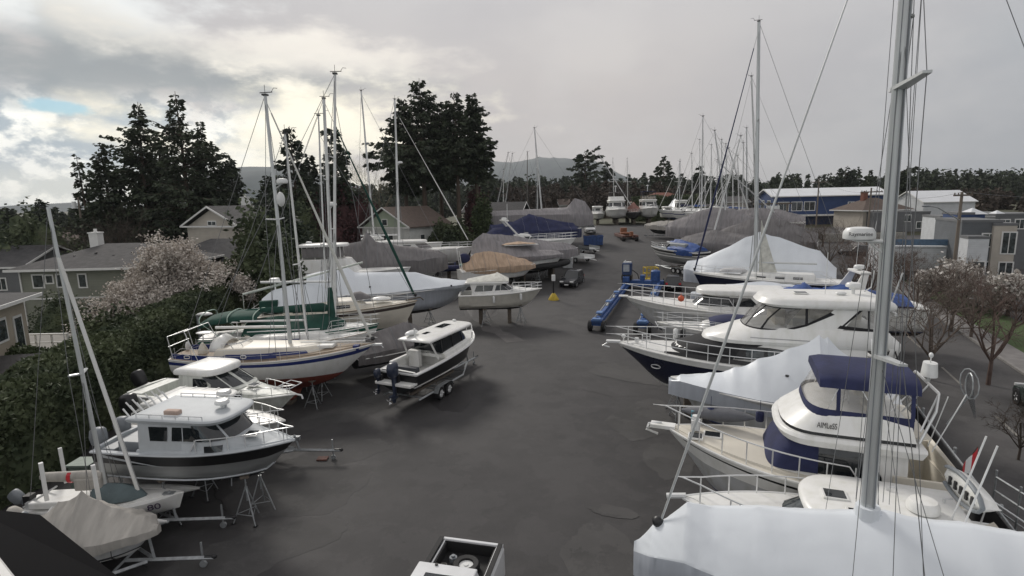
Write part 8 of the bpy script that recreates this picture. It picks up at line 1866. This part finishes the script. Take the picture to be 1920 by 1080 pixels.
wo_=Matrix.Translation(Vector((mid.x,mid.y,0)))@Matrix.Rotation(a,4,'Z')@Matrix.Diagonal((.76,1,1,1))
q=wo_@Vector((.95,.08,.935)); rr=empty('loose_tyre',tuple(q),a,'spare wheel with pale rim lying flat in the pickup bed','wheel'); m=MB(); n=20
m.loft([[(ra*math.cos(2*math.pi*j/n),ra*math.sin(2*math.pi*j/n),z) for j in range(n)] for ra,z in ((.19,.02),(.31,.0),(.34,.06),(.34,.16),(.31,.21),(.19,.2),(.19,.02))]); m.build('tyre',RUB,rr,smooth=50); m=MB(); m.cyl((0,0,.05),.18,.1,16); m.cyl((0,0,.15),.06,.02,10); m.build('rim',PLW,rr)
q=wo_@Vector((1.65,-.5,.935)); rr=empty('rope_pile',tuple(q),a,'tangle of pale rope and chain in the front corner of the pickup bed','rope'); m=MB(); rnd=random.Random(3)
for k in range(9):
    c=Vector((rnd.uniform(-.25,.25),rnd.uniform(-.2,.2),.03+.02*k)); m.tube([c+Vector((rnd.uniform(.08,.2)*math.cos(t),rnd.uniform(.08,.2)*math.sin(t),rnd.uniform(0,.06))) for t in [2*math.pi*i/10 for i in range(11)]],.014,5)
m.build('rope',M('pale_rope',(.22,.21,.19),.9),rr,smooth=60)
q=wo_@Vector((1.85,.1,.935)); m=MB(); m.cyl((0,0,0),.17,.26,14); m.cyl((0,0,.262),.175,.02,14); o=m.build('bucket',PLW); o.location=q; tag(o,'white lidded bucket behind the pickup cab','bucket')
q=wo_@Vector((.6,-.35,.935)); m=MB(); m.cyl((0,0,0),.10,.12,12); m.cyl((0,0,.12),.05,.05,8); o=m.build('rope_coil',PLG); o.location=q; tag(o,'small grey round fitting near the pickup tailgate','fitting')
# ======================= yard equipment =======================
# blue hydraulic boat lift (U-shaped)
A=P(1118,622,0); Bk=P(1172,545,0); C2=P(1222,640,0); d_=(Bk-A); d_.z=0; LL=d_.length+1.5; a=math.atan2(d_.y,d_.x)
r=empty('boat_lift',(A.x,A.y,0),a,'blue self-propelled hydraulic boat mover with two long arms and an upright engine tower','boat mover'); 
for k,y in enumerate((0,-3.4)):
    m=MB(); m.box(0,LL,y-.32,y+.32,.45,.75); m.box(.3,LL-.2,y-.14,y+.14,.75,1.0); m.box(0,.9,y-.42,y+.42,.5,.9); m.build('side_arm',LBLU,r,bevel=.03)
    m=MB()
    for i in range(4): m.tube([(1.2+i*LL*.2,y,.98),(2.0+i*LL*.2,y,1.08)],.1,8); 
    m.tube([(.8,y+.28,.9),(LL*.6,y+.28,1.0)],.05,6); m.build('hydraulic_ram',GALV,r)
    m=MB()
    for i in range(3): m.obox((1.5+i*LL*.25,y,1.2),.0,.7,.5,.12)
    m.build('lifting_pad',M('pale_blue_pad',(.10,.20,.42),.6),r,bevel=.04)
    for yy in (-.5,.5): wheel(r,.2,y+yy,.42,.42,.3,rim=GALV)
    m=MB(); m.box(-.1,.5,y-.3,y+.3,.84,1.0); m.build('wheel_cover',M('pale_blue_pad'),r)
m=MB(); m.box(LL-.3,LL+.6,-3.9,.5,.5,1.15); m.box(LL-.1,LL+.5,-1.9,-1.4,1.15,1.7); m.box(LL-1.2,LL,-.35,.35,1.1,1.6); m.build('rear_beam',LBLU,r,bevel=.04)
m=MB(); m.box(LL-.4,LL+.7,-.55,.55,1.16,1.7); m.build('tower_base',PLB,r,bevel=.04)
m=MB(); m.box(LL-.3,LL+.75,-.5,.5,1.71,3.0); m.build('engine_tower',M('dark_lift_blue',(.03,.06,.15),.5),r,bevel=.06)
m=MB(); m.box(LL-.42,LL-.31,-.3,.35,2.1,2.85); m.build('radiator_panel',M('grey_panel',(.42,.45,.48),.5),r,bevel=.02)
m=MB(); m.cyl((LL+.1,.2,3.0),.06,.3,8); m.ball((LL+.1,-.2,3.08),.09); m.box(LL+.2,LL+.6,-.4,.4,3.003,3.1); m.build('exhaust',PLW,r)
m=MB(); m.tube([(LL-.6,.2,1.6),(LL-1.2,.35,1.9),(LL-1.6,.3,1.2),(LL-1.9,.3,1.0)],.05,6); m.tube([(LL+.3,-.55,2.2),(LL+.3,-1.1,1.8),(LL+.2,-1.3,1.2)],.05,6); m.build('hydraulic_hose',RUB,r)
m=MB(); m.cyl((LL+.1,-3.0,1.15),.5,1.0,14); m.ball((LL+.1,-3.0,2.15),.5,.5,.15); m.build('oil_tank',LBLU,r,smooth=50)
for yy in (-3.2,-.2): wheel(r,LL+.3,yy,.42,.42,.34,rim=GALV)
# yellow man basket leaning
p=P(1220,524,0); r=empty('work_cage',(p.x,p.y,gz(p.x,p.y)),R(5),'yellow steel lattice work cage standing behind the blue boat mover','work cage'); m=MB()
for z in (.1,.75,1.4): 
    for yy in (-.6,.6): m.tube([(-.7,yy,z),(.7,yy,z)],.05,5)
    for xx in (-.7,.7): m.tube([(xx,-.6,z),(xx,.6,z)],.05,5)
for xx in (-.7,-.23,.23,.7):
    for yy in (-.6,.6): m.tube([(xx,yy,.0),(xx,yy,1.45)],.05,5)
for z in (.4,1.1): m.tube([(-.7,-.6,z),(.7,-.6,z)],.04,5)
m.build('lattice_frame',YEL,r); m=MB(); m.box(-.68,.68,-.58,.58,.05,.09); m.build('floor_plate',YEL,r)
# post on yellow base
p=P(1038,562,0); r=empty('power_post',(p.x,p.y,0),0,'dark post with white meter box on a yellow round base beside the dark car','service post'); m=MB(); n=14
m.loft([[(ra*math.cos(2*math.pi*j/n),ra*math.sin(2*math.pi*j/n),z) for j in range(n)] for ra,z in ((.55,0),(.52,.18),(.3,.55),(.15,.75))],caps=True); m.build('base',YEL,r,smooth=40); m=MB(); m.tube([(0,0,.7),(0,0,2.5)],.08,8); m.build('post',PLB,r); m=MB(); m.box(-.18,.18,-.14,.14,2.0,2.6); m.build('meter_box',PLW,r,bevel=.02)
# dumpster
c=PY(1112,455,85); g=gz(c.x,85); r=empty('dumpster',(c.x,85,g),R(-6),'blue steel waste container with open top and mixed rubbish','dumpster'); m=MB(); rg=[]
for z,k in ((.15,.94),(1.5,1)): rg.append([(-1.5*k,-.95*k,z),(1.5*k,-.95*k,z),(1.5*k,.95*k,z),(-1.5*k,.95*k,z)])
m.loft(rg); m.add(rg[0],[(0,1,2,3)]); m.build('container',M('container_blue',(.03,.08,.24),.55,var=.2,vs=3),r,solid=.05)
m=MB()
for i in range(6): m.box(-1.4+i*.55,-1.3+i*.55,-1.02,-.96,.15,1.5)
m.box(-1.55,1.55,-1.03,-.93,1.45,1.56); m.box(-1.55,1.55,.93,1.03,1.45,1.56); m.build('rib',MATS['container_blue'],r); m=MB(); rnd=random.Random(8)
for i in range(14): m.obox((rnd.uniform(-1.2,1.2),rnd.uniform(-.7,.7),1.3+rnd.uniform(0,.3)),rnd.uniform(0,3),rnd.uniform(.2,.7),rnd.uniform(.1,.4),rnd.uniform(.05,.3))
m.build('rubbish',WOOD,r)
# rusty twin-frame hauler
c=PY(1182,446,88); g=gz(c.x,88); r=empty('hauling_trailer',(c.x,88,g),R(90),'rust-red low twin-beam hauling trailer parked in the middle of the aisle','trailer'); m=MB()
for y in (-1,1): m.box(0,7,y-.3,y+.3,.5,.95)
m.box(6.4,7,-1,1,.6,1.0); m.box(2,2.4,-1,1,.5,.8); m.build('beam',RUST,r,bevel=.03)
for x in (.3,1.3):
    for y in (-1.05,1.05): wheel(r,x,y,.4,.4,.55,rim=RUST)
m=MB(); m.box(.5,1.2,-.6,-.1,.8,1.5); m.box(3,4,-.9,.9,.96,1.25); m.box(5,6,-.5,.5,.96,1.9); m.build('gear_box',M('rust_orange',(.26,.10,.05),.8),r,bevel=.03)
# clutter between left row and dumpster
def flatbed(px,Y,a,label,mat=GALV):
    c=PY(px,470,Y); g=gz(c.x,Y); r=empty('utility_trailer',(c.x,Y,g),a,label,'utility trailer'); m=MB(); m.box(0,3.2,-.85,.85,.6,.72); m.tube([(3.2,0,.6),(4.6,0,.5)],.06,5); m.build('bed',mat,r)
    for s_ in (1,-1): wheel(r,1.5,s_*.98,.33)
    m=MB()
    for s_ in (1,-1): m.box(0,3.2,s_*.85-.03,s_*.85+.03,.73,1.05)
    m.build('side_board',mat,r); return r
flatbed(1078,74,R(-60),'small flat utility trailer with raised side boards beside the mauve-tarped sloop',PLW)
flatbed(1095,80,R(-70),'grey mesh-sided utility trailer in front of the blue container')
c=PY(1064,480,70); m=MB(); m.box(-.6,.6,-.5,.5,0,1.2); m.box(-.66,.66,-.56,.56,1.203,1.3); o=m.build('storage_bin',M('pale_bin',(.5,.52,.52),.5),bevel=.04); o.location=(c.x,70,gz(c.x,70)); tag(o,'pale grey lidded storage bin at the bow of the mauve-tarped sloop','bin')
c=PY(1062,470,72.5); m=MB(); m.box(-.8,.8,-.6,.6,0,1.7); m.box(-.86,.86,-.66,.66,1.703,1.8); o=m.build('storage_bin',PLW,bevel=.04); o.location=(c.x,72.5,gz(c.x,72.5)); tag(o,'taller white cabinet behind the pale grey bin','cabinet')
c=PY(1098,468,78); m=MB()
for k in range(5): m.tube([(-.7,-.6+.3*k,.7),(.7,-.6+.3*k,.7)],.03,4)
for x in (-.7,.7):
    for y in (-.6,.6): m.tube([(x,y,0),(x,y,.95)],.04,4)
o=m.build('metal_rack',GALV); o.location=(c.x,78,gz(c.x,78)); tag(o,'grey metal rack standing left of the blue container','rack')
# ---- thin haze
m=MB(); m.box(-5200,5200,-80,5400,-8,520); o=m.build('haze',None or GEL); o.data.materials.clear()
hm=bpy.data.materials.new('haze_air'); hm.use_nodes=True; t=hm.node_tree; t.nodes.clear(); v=t.nodes.new('ShaderNodeVolumePrincipled'); v.inputs['Color'].default_value=(.78,.82,.86,1); v.inputs['Density'].default_value=HAZE; v.inputs['Anisotropy'].default_value=.3; oo=t.nodes.new('ShaderNodeOutputMaterial'); t.links.new(v.outputs[0],oo.inputs['Volume']); o.data.materials.append(hm); tag(o,'thin even haze filling the air over the whole yard and hills','haze',kind='stuff')
